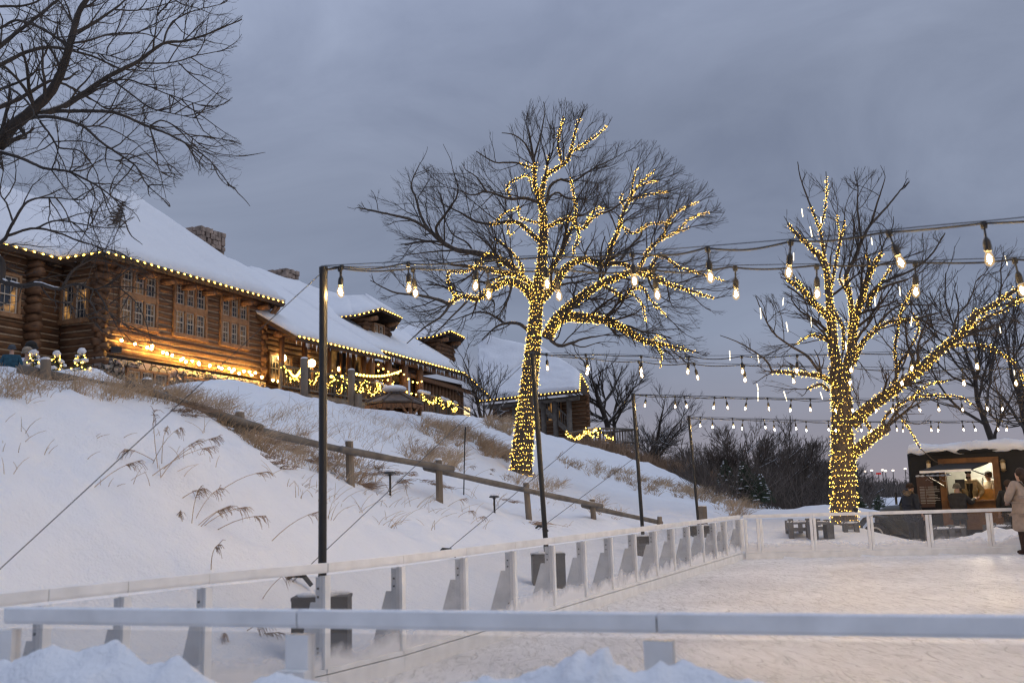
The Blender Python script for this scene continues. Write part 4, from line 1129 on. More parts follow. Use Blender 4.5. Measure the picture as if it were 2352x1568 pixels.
# ---- the big lit tree on the slope
bx = lambda x, y: (800 + .42 * x, 188 + .42 * y)
big = [
    ([(930, 2230), (942, 2140), (955, 2000), (975, 1800), (995, 1600), (1010, 1450), (1022, 1330), (1030, 1200), (1045, 1080), (1060, 960), (1068, 800), (1060, 690), (1038, 620)], 54, 14, .6, 1.),
    ([(1038, 620), (1018, 560), (1020, 480), (1012, 420), (1000, 340), (985, 260)], 12, 3, -.4, .5),
    ([(1012, 430), (1050, 300), (1075, 170), (1068, 110)], 5, 2, .6, 0), ([(1012, 420), (960, 330), (900, 290), (840, 280)], 5, 2, -.8, 0),
    ([(1050, 640), (1075, 530), (1110, 490), (1190, 440), (1220, 360), (1245, 260), (1272, 195)], 13, 4, .5, 1.),
    ([(1210, 390), (1290, 340), (1370, 285), (1415, 240)], 6, 3, .8, 1.), ([(1170, 445), (1150, 370), (1150, 290), (1178, 195)], 6, 3, -.5, 1.),
    ([(1090, 505), (1085, 450), (1098, 400)], 5, 3, -.5, 1.), ([(1025, 480), (960, 455), (900, 440), (800, 440), (700, 380)], 6, 2.5, -1., .3),
    ([(1090, 1390), (1130, 1320), (1190, 1285), (1290, 1290), (1430, 1310), (1540, 1370), (1620, 1420), (1700, 1430), (1790, 1450), (1890, 1475)], 30, 4, -1.6, 1.),
    ([(1690, 1430), (1712, 1480), (1708, 1560)], 5, 2.5, -.2, 1.), ([(1660, 1430), (1685, 1390), (1740, 1410)], 4, 2, .3, .9),
    ([(1085, 1400), (1130, 1310), (1185, 1250), (1280, 1170), (1370, 1110), (1450, 1075), (1550, 1040), (1640, 1060), (1750, 1105), (1870, 1140), (2000, 1185)], 26, 4, -2.4, 1.),
    ([(1390, 1110), (1460, 1150), (1510, 1178), (1550, 1135), (1610, 1130), (1650, 1190), (1745, 1285)], 8, 2.5, -.8, 1.), ([(1540, 1155), (1600, 1200), (1628, 1310)], 4.5, 2, -.3, 1.),
    ([(1040, 1210), (1085, 1160), (1130, 1110), (1190, 1020), (1240, 985), (1310, 970), (1380, 1000), (1480, 990), (1560, 1020), (1640, 1040), (1720, 1080)], 21, 6, 1.4, 1.),
    ([(1640, 1040), (1690, 960), (1730, 955), (1800, 1010), (1900, 1040), (2055, 1090)], 8, 2.5, 1., 1.),
    ([(1420, 990), (1440, 890), (1470, 830), (1510, 700), (1535, 650), (1565, 595), (1610, 540), (1670, 490)], 12, 3, 1.5, 1.),
    ([(1550, 625), (1560, 530), (1577, 470)], 5, 2.5, -.4, 1.), ([(1530, 655), (1620, 620), (1755, 600)], 5, 2, .8, 1.), ([(1590, 570), (1640, 550), (1695, 540)], 4, 2, .3, 1.), ([(1510, 690), (1490, 640), (1500, 615)], 4, 3, -.4, 1.),
    ([(1465, 840), (1485, 785), (1560, 830), (1640, 780), (1770, 770)], 6, 2.5, .8, 1.),
    ([(1590, 1020), (1650, 910), (1720, 850), (1745, 770), (1800, 710), (1915, 655)], 9, 2.5, 1.6, 1.), ([(1720, 855), (1790, 825), (1862, 800)], 5, 2, .3, 1.), ([(1790, 825), (1890, 735), (1980, 715)], 4.5, 2, .5, 1.),
    ([(1480, 990), (1530, 920), (1570, 870), (1600, 840), (1605, 790)], 7, 4, .8, 0),
    ([(1050, 1100), (1130, 990), (1180, 890), (1225, 790)], 14, 7, 1.2, 1.), ([(1078, 800), (1150, 765), (1215, 745), (1250, 790), (1290, 800), (1330, 750), (1380, 720), (1440, 700), (1520, 640)], 10, 4, -1.2, .75),
    ([(1248, 790), (1242, 680), (1228, 590), (1215, 530)], 6, 3, .4, 1.), ([(1250, 790), (1262, 850), (1238, 900), (1230, 945)], 6, 4, -.3, 1.), ([(1290, 790), (1345, 700), (1395, 690)], 4, 2, -.5, 1.),
    ([(1085, 660), (1105, 570), (1160, 535), (1230, 545), (1330, 480), (1450, 420)], 8, 2.5, 1.6, 0), ([(1070, 690), (1110, 620), (1150, 605), (1200, 640), (1290, 640)], 7, 2.5, 1.8, 0),
    ([(1020, 1200), (970, 1130), (900, 1092), (830, 1100), (760, 1150), (700, 1185), (640, 1172), (590, 1182), (555, 1215)], 24, 9, -1.8, 1.),
    ([(555, 1215), (490, 1190), (380, 1165), (250, 1150), (120, 1085)], 9, 2, -.8, 0), ([(560, 1215), (500, 1290), (420, 1340), (320, 1430)], 7, 2, -.9, 0), ([(650, 1200), (560, 1290), (450, 1400)], 5, 2, -.5, 0),
    ([(590, 1180), (560, 1130), (545, 1080), (552, 1040), (640, 1040), (695, 1010)], 7, 3, .6, 1.),
    ([(1015, 1150), (960, 1080), (880, 1000), (800, 955), (700, 935), (600, 920), (520, 880), (440, 810), (360, 760), (250, 730), (60, 690)], 19, 3, 1.4, .28),
    ([(440, 810), (400, 740), (370, 640), (345, 560), (390, 450)], 8, 2, .8, 0), ([(520, 880), (480, 800), (550, 700), (600, 600), (575, 490)], 8, 2, -.8, 0), ([(600, 920), (450, 930), (330, 945)], 5, 2, -.5, 0), ([(520, 875), (420, 870), (290, 890)], 5, 2, .7, 0),
    ([(680, 930), (650, 880), (570, 830), (520, 740)], 5, 2, .8, 0),
    ([(1000, 1110), (900, 1055), (830, 1040), (740, 1020), (660, 1010), (560, 1000)], 16, 5, -1.2, .8), ([(960, 1090), (945, 1000), (900, 940), (850, 890), (800, 852)], 8, 3, .8, 1.), ([(720, 1020), (740, 950), (780, 930)], 5, 2, .4, 1.),
    ([(1045, 870), (990, 820), (930, 770), (860, 765), (800, 778), (700, 765), (620, 720), (540, 680)], 11, 3, 1., .55), ([(800, 778), (850, 720), (935, 690)], 5, 2.5, .6, 1.), ([(870, 765), (880, 840), (930, 800)], 4, 2, -.5, .8), ([(1045, 770), (980, 760), (935, 740), (930, 680)], 5, 3, .4, 1.),
    ([(1050, 660), (960, 635), (880, 640), (760, 600), (680, 620), (600, 590)], 9, 2.5, -1., 0), ([(890, 640), (868, 570), (920, 530), (985, 515), (1000, 580)], 6, 3, -.6, .9), ([(760, 605), (700, 520), (640, 480)], 5, 2, -.5, 0),
    ([(995, 1370), (940, 1325), (860, 1320), (800, 1345), (730, 1410)], 10, 2, 1.2, 0), ([(850, 1320), (790, 1275), (700, 1260), (580, 1300)], 6, 2, .8, 0),
    ([(1095, 1370), (1115, 1420), (1160, 1442), (1215, 1430), (1300, 1400), (1400, 1385)], 10, 2.5, -.9, 0), ([(1215, 1430), (1280, 1450), (1350, 1430)], 4, 2, .4, 0),
    ([(1440, 1310), (1560, 1270), (1620, 1230), (1700, 1220)], 5, 2, 1.2, 0),
]
env_big = A([bx(*p) for p in [(25, 700), (150, 560), (280, 470), (400, 430), (480, 460), (560, 480), (700, 365), (800, 330), (820, 275), (950, 160), (1000, 90), (1070, 60), (1200, 100), (1350, 120), (1460, 200), (1420, 330), (1540, 310), (1690, 315), (1830, 450), (1970, 540), (2060, 690), (2150, 970),
                              (2130, 1240), (1920, 1330), (1990, 1480), (1900, 1560), (1690, 1530), (1500, 1440), (1380, 1460), (1210, 1450), (1110, 1430), (900, 1400), (760, 1440), (600, 1400), (280, 1440), (180, 1220), (90, 1080), (280, 900), (160, 760)]])
big_tree, big_lit = traced_tree('bare_tree', 'tall bare tree wrapped in fairy lights on the slope in the middle', big, 30., env_big, bx, 11)
fairy_string('warm fairy lights wound up trunk and boughs of the middle tree', 'fairy lights', big_lit, .0102, 'fairy lights wound round trees', 1.8, 3)

# ---- the second lit tree behind the far barrier
rx = lambda x, y: (1646 + .372 * x, 357 + .372 * y)
right = [
    ([(789, 2400), (787, 2250), (785, 2100), (780, 1900), (775, 1700), (772, 1560), (765, 1420), (745, 1300)], 64, 40, .3, 1.),
    ([(745, 1320), (720, 1180), (712, 1060), (700, 940), (690, 830), (678, 720), (655, 640), (600, 590)], 27, 11, .4, 1.),
    ([(600, 590), (540, 530), (480, 470), (440, 420)], 11, 5, -.4, 1.), ([(680, 740), (655, 560), (640, 470), (600, 360), (560, 260), (515, 130), (500, 40)], 9, 2, .4, .6), ([(640, 450), (668, 340), (680, 190), (675, 100)], 5, 2, -.4, .9),
    ([(700, 850), (740, 640), (770, 500), (792, 395)], 8, 4, .6, 1.), ([(765, 510), (750, 440), (745, 375)], 5, 3, .2, 1.), ([(700, 700), (705, 620)], 5, 4, .2, 0),
    ([(700, 1010), (640, 950), (580, 880), (500, 810), (440, 765)], 16, 7, -1.2, 1.), ([(560, 860), (520, 795), (490, 765)], 8, 5, .3, 1.),
    ([(800, 1330), (835, 1200), (840, 1080), (850, 1000), (885, 920), (920, 800), (960, 700), (1018, 605)], 25, 9, .9, 1.), ([(935, 760), (942, 680), (925, 605)], 8, 5, .3, 1.),
    ([(925, 940), (1000, 810), (1075, 690)], 8, 4, -.6, 1.), ([(940, 870), (1000, 800), (1100, 750), (1200, 710), (1320, 620), (1410, 480)], 9, 3, .9, 0), ([(1000, 830), (1090, 790), (1180, 765)], 8, 5, -.6, 0),
    ([(838, 1000), (822, 860), (800, 740), (850, 640), (890, 540), (950, 430), (1050, 320), (1130, 220), (1190, 165)], 13, 2.5, 1.5, .25), ([(895, 530), (870, 330), (872, 200), (850, 100)], 6, 2, .7, 0), ([(950, 430), (1000, 270), (1040, 140)], 6, 2, -.5, 0), ([(820, 870), (760, 760), (790, 650)], 6, 3, .5, .5),
    ([(720, 960), (780, 1060), (782, 1200)], 9, 7, -.5, 1.), ([(845, 1280), (900, 1160), (970, 1090), (1060, 1030), (1150, 1020), (1260, 1000), (1365, 972)], 13, 5, 1., .75), ([(900, 1150), (990, 1050), (1120, 930), (1320, 925)], 9, 3, 1.4, 0),
    ([(830, 1660), (950, 1550), (1100, 1440), (1220, 1350), (1330, 1250), (1420, 1170), (1520, 1090), (1610, 970), (1700, 930), (1800, 860), (1900, 795), (2050, 720)], 30, 6, -2.0, 1.),
    ([(1410, 1180), (1550, 1165), (1690, 1185), (1780, 1240), (1850, 1300), (1890, 1370), (1960, 1500)], 10, 4, -.9, 1.), ([(1530, 1080), (1640, 1010), (1750, 960), (1890, 900), (2050, 850)], 9, 4, .8, 1.), ([(1700, 930), (1760, 880), (1850, 890), (2000, 900)], 6, 3, .6, 1.),
    ([(1100, 1440), (1112, 1330), (1100, 1200), (1120, 1070), (1140, 960), (1180, 880), (1220, 780)], 9, 3, .8, 1.), ([(1125, 1290), (1200, 1180), (1250, 1060), (1210, 980)], 7, 3, .4, 1.),
    ([(835, 1850), (930, 1765), (1010, 1705), (1050, 1675)], 27, 24, -1., 1.), ([(970, 1730), (930, 1660), (905, 1600)], 7, 6, -.4, 1.), ([(1010, 1700), (1060, 1590), (1200, 1500), (1350, 1480), (1500, 1490), (1580, 1535)], 8, 3, -.8, 1.), ([(1190, 1500), (1300, 1420), (1430, 1390)], 5, 2.5, .5, 1.),
    ([(1100, 1570), (1190, 1690), (1255, 1805)], 5, 3, -.3, 1.),
    ([(715, 1400), (640, 1360), (560, 1350), (460, 1340), (345, 1335)], 14, 7, -1.2, 1.), ([(690, 1450), (640, 1410), (565, 1440)], 8, 5, -.4, 1.), ([(345, 1335), (300, 1260), (150, 1160), (20, 1110)], 5, 1.6, -.6, 0),
    ([(690, 1150), (600, 1110), (540, 1130), (495, 1165)], 7, 3, -.5, 1.), ([(640, 1345), (560, 1240), (450, 1170), (340, 1080), (240, 870)], 7, 2, -1., 0), ([(1450, 1160), (1480, 1000), (1560, 900), (1600, 780)], 6, 2, .6, 0),
]
env_r = A([rx(*p) for p in [(495, 25), (560, 100), (680, 85), (740, 170), (860, 60), (920, 60), (1010, 90), (1080, 130), (1190, 75), (1210, 260), (1100, 400), (1230, 480), (1400, 450), (1460, 700), (1440, 900), (1500, 960), (1620, 700), (1720, 560), (1900, 480), (2200, 500), (2200, 1500), (1900, 1650), (1600, 1600), (1300, 1700), (1060, 1640), (960, 1620),
                            (700, 1500), (480, 1500), (200, 1420), (250, 1280), (5, 1090), (230, 1080), (225, 850), (400, 850), (370, 560), (420, 330), (450, 240), (520, 280)]])
r_tree, r_lit = traced_tree('bare_tree', 'thick trunked bare tree wrapped in fairy lights behind the far barrier', right, 26., env_r, rx, 23, side_len=(.8, 1.7), step=.36)
fairy_string('warm fairy lights wound densely round the thick trunked tree', 'fairy lights', r_lit, .0094, 'fairy lights wound round trees', 1.75, 4)

# ---- near tree whose boughs reach in from the upper left
nx = lambda x, y: (.39 * x, .39 * y)
near = [
    ([(-330, 2500), (-320, 2000), (-300, 1600), (-250, 1200), (-150, 1000), (0, 850), (60, 760), (180, 660), (300, 540), (370, 400), (420, 230), (470, 60), (560, -60)], 60, 11, -.4, 0, 1),
    ([(150, 695), (350, 640), (480, 560), (640, 450), (800, 370), (960, 260), (1100, 240), (1250, 190), (1425, 115)], 17, 2.5, 1., 0), ([(800, 372), (1000, 370), (1150, 330), (1280, 305)], 5, 2, .5, 0), ([(1050, 372), (1150, 460), (1300, 570)], 3.5, 1.6, -.3, 0),
    ([(640, 455), (780, 560), (900, 640), (1140, 695)], 5, 1.8, -.8, 0), ([(960, 262), (1000, 150), (1100, 80), (1300, 25)], 5, 1.8, .8, 0), ([(900, 300), (915, 190), (925, 90)], 5, 2, -.5, 0), ([(500, 545), (700, 470), (850, 500), (1000, 560), (1180, 620)], 5, 2, -.6, 0),
    ([(340, 655), (500, 655), (680, 665), (860, 740), (1010, 800), (1150, 880), (1250, 960), (1340, 1075)], 10, 2, -1.2, 0), ([(880, 745), (950, 710), (1060, 760), (1240, 890), (1405, 920)], 4, 1.6, .5, 0), ([(880, 745), (920, 860), (990, 965)], 4, 1.8, -.4, 0), ([(1010, 800), (1100, 790), (1230, 810), (1380, 830)], 3.5, 1.5, .5, 0),
    ([(200, 690), (320, 692), (480, 740), (600, 840), (720, 920), (800, 980), (860, 1080), (970, 1185)], 9, 2, -1.6, 0), ([(700, 905), (800, 920), (950, 1015)], 4, 1.6, .3, 0), ([(490, 745), (620, 750), (780, 830), (860, 900)], 4, 1.6, .6, 0),
    ([(-60, 880), (120, 930), (260, 990), (400, 1010), (530, 1070), (650, 1150), (720, 1240), (745, 1330)], 9, 2, -1.4, 0), ([(400, 1010), (500, 1000), (600, 940), (700, 950)], 4, 1.6, .5, 0), ([(530, 1070), (560, 1150), (540, 1230)], 3.5, 1.5, .3, 0),
    ([(235, 715), (300, 800), (350, 870), (470, 890), (560, 1000), (590, 1100)], 5.5, 1.8, -.6, 0), ([(-160, 700), (0, 630), (120, 580), (250, 500), (330, 480), (500, 560), (620, 640)], 13, 3, .9, 0), ([(-180, 480), (0, 385), (150, 310), (280, 280), (380, 290), (550, 335), (700, 400), (850, 420)], 12, 2.5, 1.3, 0),
    ([(-160, 400), (0, 275), (100, 190), (220, 100), (340, 0), (420, -60)], 13, 5, .8, 0), ([(-160, 200), (0, 165), (100, 120), (220, 160), (350, 230), (500, 300), (650, 330)], 8, 2.2, -.9, 0), ([(415, 210), (560, 130), (680, 50), (760, -20)], 9, 4, .8, 0), ([(425, 255), (520, 240), (660, 200), (850, 200), (960, 245)], 6, 2.2, .7, 0),
    ([(-120, 600), (0, 530), (140, 470), (200, 430), (260, 330)], 9, 3, -.6, 0), ([(0, 525), (60, 520), (150, 590), (190, 640)], 6, 5, -.5, 0), ([(-160, 60), (0, 40), (160, 30), (300, -30)], 8, 4, .5, 0), ([(680, 60), (820, 60), (960, 30), (1100, -20)], 4, 1.8, .5, 0),
    # low boughs in front of the lodge
    ([(-250, 1560), (0, 1430), (60, 1340), (160, 1190), (300, 1165), (430, 1175)], 12, 2.5, -1.5, 0), ([(40, 1390), (200, 1345), (350, 1375), (480, 1425), (640, 1470)], 7, 2, .4, 0), ([(80, 1320), (40, 1200), (0, 1130), (20, 1000)], 5, 2, .5, 0), ([(210, 1345), (330, 1300), (480, 1320), (600, 1340), (700, 1340)], 5, 1.6, -.5, 0),
    ([(-200, 1500), (0, 1525), (18, 1655), (70, 1672), (138, 1685), (230, 1672), (323, 1700), (370, 1696), (428, 1673), (485, 1678), (554, 1705), (618, 1685)], 17, 3, -1.2, 0), ([(370, 1690), (425, 1600), (480, 1560), (560, 1530), (700, 1560)], 7, 2, .5, 0),
    ([(560, 1705), (600, 1760), (650, 1850), (720, 1900)], 5, 2, -.3, 0), ([(600, 1690), (760, 1690), (900, 1720), (1000, 1790)], 4, 1.5, .3, 0), ([(700, 1690), (800, 1780), (860, 1900), (900, 2050)], 3.5, 1.4, -.2, 0), ([(240, 1680), (300, 1760), (420, 1800), (560, 1900)], 4, 1.5, -.3, 0),
]
env_n = A([nx(*p) for p in [(-500, -200), (1050, -200), (1400, -20), (1440, 130), (1430, 260), (1370, 330), (1370, 600), (1200, 720), (1400, 800), (1470, 920), (1390, 1120), (1100, 1010), (990, 1200), (860, 1160), (760, 1340), (720, 1440), (850, 1520), (1000, 1680), (1050, 1800), (960, 2080), (820, 2050), (600, 1960), (300, 1850), (0, 1760), (-500, 1800)]])
TWN = [dict(n=7, step=.13, rmin=.0036, wig=.15), dict(n=6, step=.11, ang=(.5, 1.1), len=(.35, .7), lmin=.15, lmax=.6, rr=.5, rmin=.0022, wig=.16, up=.6), dict(n=5, step=.1, ang=(.4, 1.), len=(.35, .7), lmin=.09, lmax=.3, rr=.7, rmin=.0016, wig=.16, up=1.2)]
traced_tree('bare_tree', 'dark bare tree reaching its boughs in from the upper left corner', near, 12.5, env_n, nx, 31, step=.2, side_len=(.45, 1.05), levels=TWN, up=.3, outw=.45, trunk_mat='twig')
# ------------------------------------------------------------------ untraced trees


def free_tree(name, label, base, h, seed, spread=.5, r=None, group=None, n1=14, snow=0, levels=None, lean=(0, 0), trunk_mat='twig', stems=1, first=.2, up=.5, crown_mat='twig'):
    rs = np.random.default_rng(seed); base = np.asarray(base, float); r = r or h * .02; wood = MB(); S = []; T = []; R = []; tt = []
    for st in range(stems):
        k = 9; t = np.linspace(0, 1, k); off = A([lean[0] + (rs.normal(0, .16) if stems > 1 else 0), lean[1] + (rs.normal(0, .16) if stems > 1 else 0), 0]) * h
        hh = h * .8 * (1 if st == 0 else rs.uniform(.6, .95)); q = base + t[:, None] * A([0, 0, hh]) + (t ** 1.3)[:, None] * off + np.cumsum(rs.normal(0, .012 * h, (k, 3)) * A([1, 1, .2]), 0) * (t > 0)[:, None]
        rad = r * (1 - .82 * t) * (1 if st == 0 else .7); wood.tube(q, rad, 7)
        for c in range(n1):
            f = rs.uniform(first, 1) if c > 1 else 1.; i = min(int(f * (k - 1)), k - 2); S.append(q[i] + (q[i + 1] - q[i]) * (f * (k - 1) - i)); tg = unit(q[i + 1] - q[i])
            a = rs.uniform(0, 2 * math.pi); o = A([math.cos(a), math.sin(a), 0]); T.append(unit(tg * (1 - spread) + o * spread * 1.4 + A([0, 0, .25]))); R.append(rad[i] * .55); tt.append(f)
    tt = A(tt); ln = h * spread * rs.uniform(.5, .9, len(S)) * (1.25 - .65 * tt)
    lv = levels or [dict(n=7, step=h * .05, rmin=h * .004, wig=.17), dict(n=5, step=h * .035, ang=(.4, .95), len=(.35, .65), lmin=h * .05, rr=.6, rmin=h * .0018, wig=.13), dict(n=4, step=.1, ang=(.35, .8), len=(.35, .7), lmin=h * .03, lmax=h * .1, rr=.7, rmin=h * .0011, wig=.1)]
    out = grow(A(S), A(T), ln, np.maximum(A(R), h * .004), lv, None, rs, base + A([0, 0, h * .4]), up, .3)
    root = thing(name, label, 'tree', base, group)
    wood.build('trunk', M[trunk_mat], root, smooth=True); cr = MB()
    for p, a, b in out: cr.branches(p, a, b, 3)
    cr.build('crown', M[crown_mat], root)
    if snow:
        sm = MB()
        for p, a, b in out[:2]:
            sel = rs.random(len(p)) < snow; q = p[sel]
            flat = np.abs((q[:, -1] - q[:, 0])[:, 2]) < .75 * np.linalg.norm(q[:, -1] - q[:, 0], axis=1); q = q[flat]; ra = a[sel][flat]
            sm.branches(q + A([0, 0, 1.]) * (ra * .8)[:, None, None], ra * .8, ra * .45, 3)
        if sm.n: tag(sm.build('branch_snow', M['snow'], root), kind='stuff')
    return root


def gp_(x, y, d):
    p = P(x, y, d); p[2] = min(p[2], gz(p[0], p[1])) - .1; return p


free_tree('bare_tree', 'snow dusted bare tree with many stems between lodge and annex', gp_(1112, 968, 52), 5.2, 5, .5, .13, snow=.45, stems=3, n1=9, first=.25)
b = P(1408, 1010, 70); b[2] -= .3; free_tree('bare_tree', 'tall dark bare tree behind the viewing deck', b, 7.2, 8, .55, .25, snow=.12, stems=2, n1=14, first=.2)
b = P(1490, 1060, 66); b[2] -= .5; free_tree('bare_tree', 'snow streaked leaning tree right of the viewing deck', b, 5.4, 18, .6, .16, snow=.4, stems=4, n1=9, first=.1, lean=(.22, 0))
b = P(2278, 1060, 40); b[2] = 0; free_tree('bare_tree', 'dark leaning bare tree behind the food truck roof', b, 9.6, 13, .6, .2, lean=(-.15, 0), n1=16, first=.3)
b = P(2405, 1060, 44); b[2] = 0; free_tree('bare_tree', 'bare tree at the right edge behind the food truck', b, 10.2, 14, .6, .22, lean=(-.05, 0), n1=16, first=.25)

# thicket right of the hill: individual leafless trees standing close together
th = np.random.default_rng(77); protos = [free_tree('thicket_tree', 'leafless thicket tree among its like at the foot of the hill', (0, 0, 0), 6., 40 + k, .5, .12, 'leafless thicket trees at the hill foot', n1=15, stems=3, first=.05, snow=.2, up=.35, crown_mat='thicket', trunk_mat='thicket',
          levels=[dict(n=7, step=.24, rmin=.03, wig=.18), dict(n=5, step=.19, ang=(.4, 1.), len=(.35, .65), lmin=.3, rr=.6, rmin=.015, wig=.14), dict(n=3, step=.2, ang=(.4, .9), len=(.4, .7), lmin=.2, lmax=.6, rr=.7, rmin=.01, wig=.1)]) for k in range(4)]
spots = []
for x in range(1440, 2000, 26):
    top = np.interp(x, [1440, 1560, 1620, 1700, 1790, 1880, 1930, 2000], [1010, 1010, 985, 962, 975, 1000, 1020, 1060]) + th.uniform(-12, 22); spots.append((x, top, th.uniform(52, 70)))
for x in range(1560, 1990, 34): spots.append((x, th.uniform(1030, 1085), th.uniform(45, 52)))
for k, (x, top, d) in enumerate(spots):
    o = protos[k % 4] if k < 4 else copy_tree(protos[k % 4]); b = P(x, 1160, d); b[2] = min(gz(b[0], b[1]), .6) - .2; t = P(x, top, d)
    s = max(t[2] - b[2], 1.) / 6.3; o.location = tuple(float(q) for q in b); o.scale = (s * 1.1, s * 1.1, s); o.rotation_euler = (0, 0, th.uniform(0, 6))
# undergrowth that closes the thicket below
m = MB(); K = 6000; X_ = th.uniform(1600, 2000, K); D_ = th.uniform(42, 72, K)
B = A([P(x, 1165, d) for x, d in zip(X_, D_)]); B[:, 2] = np.minimum(ground(B[:, 0], B[:, 1], False), .7) - .1
q = np.stack([B, B + th.normal(0, .3, (K, 3)) * A([1, 1, 0]) + A([0, 0, .6]), B + th.normal(0, .6, (K, 3)) * A([1, 1, .2]) + A([0, 0, 1.]) * th.uniform(.9, 2., K)[:, None]], 1)
m.branches(q, np.full(K, .016), np.full(K, .007), 3); tag(m.build('undergrowth', M['thicket']), 'tangled dark undergrowth under the thicket', 'undergrowth', kind='stuff')

# far wood along the horizon
m = MB(); src = []
for k in range(3):
    t = free_tree('x', 'x', (0, 0, 0), 6., 60 + k, .5, .14, n1=12, stems=2, first=.1, levels=[dict(n=5, step=.5, rmin=.05, wig=.18), dict(n=4, step=.4, ang=(.4, 1.), len=(.4, .7), lmin=.5, rr=.6, rmin=.035, wig=.14)])
    vs = []; fs = []; o = 0
    for ch in list(t.children):
        me = ch.data; v = np.empty(len(me.vertices) * 3, np.float32); me.vertices.foreach_get('co', v); vs.append(v.reshape(-1, 3)); f = [tuple(p.vertices) for p in me.polygons if len(p.vertices) == 4]; fs.append(np.array(f) + o); o += len(vs[-1]); bpy.data.objects.remove(ch)
    bpy.data.objects.remove(t); src.append((np.concatenate(vs), np.concatenate(fs)))
for k in range(230):
    v, f = src[k % 3]; d = th.uniform(150, 240); x = th.uniform(1240, 2700); c = P(x, 1140, d); c[2] = .2; s = th.uniform(.5, 1.15) * (d / 200) * (.55 if 1990 < x < 2110 else .8); a = th.uniform(0, 6)
    R = A([[math.cos(a), -math.sin(a), 0], [math.sin(a), math.cos(a), 0], [0, 0, 1]]); m.add(v @ R.T * A([1.5, 1.5, 1]) * s + c, f)
K = 12000; B = A([P(x, 1140, d) for x, d in zip(th.uniform(1240, 2700, K), th.uniform(120, 200, K))]); B[:, 2] = .3
q = np.stack([B, B + th.normal(0, .8, (K, 3)) * A([1, 1, 0]) + A([0, 0, 1.]) * th.uniform(.8, 2.6, K)[:, None]], 1); m.branches(q, np.full(K, .09), np.full(K, .03), 3)
tag(m.build('far_wood', M['thicket']), 'dark bare wood along the horizon', 'wood', kind='stuff')
for k, (x, y, c) in enumerate(((1986, 1082, 0), (2002, 1080, 0), (2027, 1079, 0), (2034, 1081, 0), (2051, 1080, 0), (2079, 1076, 0), (2018, 1087, 1))):
    p = P(x, y, 118 + 2 * k); r = .12 if not c else .2
    labs = ['leftmost tiny distant street lamp by the lit trunk', 'second tiny distant street lamp from the lit trunk', 'brightest tiny distant street lamp above the red light', 'distant street lamp just right of the red light', 'small distant street lamp between red light and truck', 'distant street lamp nearest to the food truck', 'small red light in the far trees']
    o = thing('distant_lamp', labs[k], 'distant light', (p[0], p[1], .3), 'far off lights along the horizon'); m = MB()
    if c: m.hexa([p + A([sx * .32, sy * .05, sz * .11]) for sz in (-1, 1) for sx, sy in ((-1, -1), (1, -1), (1, 1), (-1, 1))])
    else: m.ball(p, (r * 1.6, r, r), 1)
    m.build('lamp_head', glow('red_glow', (1, .05, .04), .35) if c else glow('lamp_glow', (1, .85, .7), 3.), o)
    m = MB(); m.tube([A([p[0], p[1], .2]), p], .05, 5); m.build('mast', M['black'], o)


def fir(label, x, yb, yt, d, seed, half=.3, group=None, lights=None, snow=.5, name='fir_tree'):
    """small conifer: layered drooping sprays of needles on a stem, snow on the upper sides"""
    rs = np.random.default_rng(seed); t = P(x, yt, d); b = t.copy(); b[2] = P(x, yb, d)[2]; h = t[2] - b[2]; root = thing(name, label, 'conifer', b, group)
    m = MB(); m.tube([b, t], [h * .022, .006], 6); m.build('trunk', M['twig'], root); nd = MB(); sn = MB(); tips = []
    L = int(9 + h * 4)
    for k in range(L):
        f = k / L; z = b[2] + h * (.06 + .92 * f); R = h * half * (1 - f) ** .85 + .03
        for j in range(max(5, int(11 * (1 - f) + 4))):
            a = rs.uniform(0, 2 * math.pi); rr = R * rs.uniform(.75, 1.1); e = A([math.cos(a), math.sin(a), 0])
            p0 = A([b[0], b[1], z]); p1 = p0 + e * rr * .6 + A([0, 0, rr * .05]); p2 = p0 + e * rr - A([0, 0, rr * .25]); tips += [p2, p1]
            n = 14; u = rs.uniform(.15, 1, n); c = np.where(u[:, None] < .6, p0 + (p1 - p0) * (u / .6)[:, None], p1 + (p2 - p1) * ((u - .6) / .4)[:, None])
            dr = e * .5 + rs.normal(0, .6, (n, 3)); dr /= np.linalg.norm(dr, axis=1, keepdims=True); ln = rr * .32 * (1.1 - u * .4)
            nd.branches(np.stack([c, c + dr * ln[:, None]], 1), np.full(n, max(.006, h * .009)), np.full(n, .002), 3)
            if rs.random() < snow * (.22 if d < 20 else .5): sn.ball(p1 * .6 + p2 * .4 + A([0, 0, .02 + h * .006]), (rr * (.3 if d < 20 else .13) + .02, rr * (.3 if d < 20 else .13) + .02, .02 + h * (.018 if d < 20 else .006)), 1, jit=.3)
    nd.build('crown', M['conifer'], root)
    if snow > .5: sn.ball(t - A([0, 0, h * .06]), (h * .085, h * .085, h * .075), 2, jit=.12)
    if sn.n: tag(sn.build('branch_snow', M['snow'], root, smooth=True), kind='stuff')
    if lights:
        pick = rs.choice(len(tips), min(lights, len(tips)), False); lr = thing('fairy_lights', label.replace('fir', 'fairy lights on the fir', 1) if False else lights_label(label), 'fairy lights', t, 'fairy lights on small firs')
        m = MB(); v, f = OCT; m.add(v * .013, f); o0 = m.build('bulb', M['eave'], None); o0.parent = lr
        for q, i in enumerate(pick):
            c = o0 if q == 0 else o0.copy()
            if q: COL.objects.link(c); c.parent = lr
            c.location = tuple(float(x) for x in tips[i] - A(wloc(lr)))
    return root


def lights_label(s): return 'warm fairy lights on the ' + s


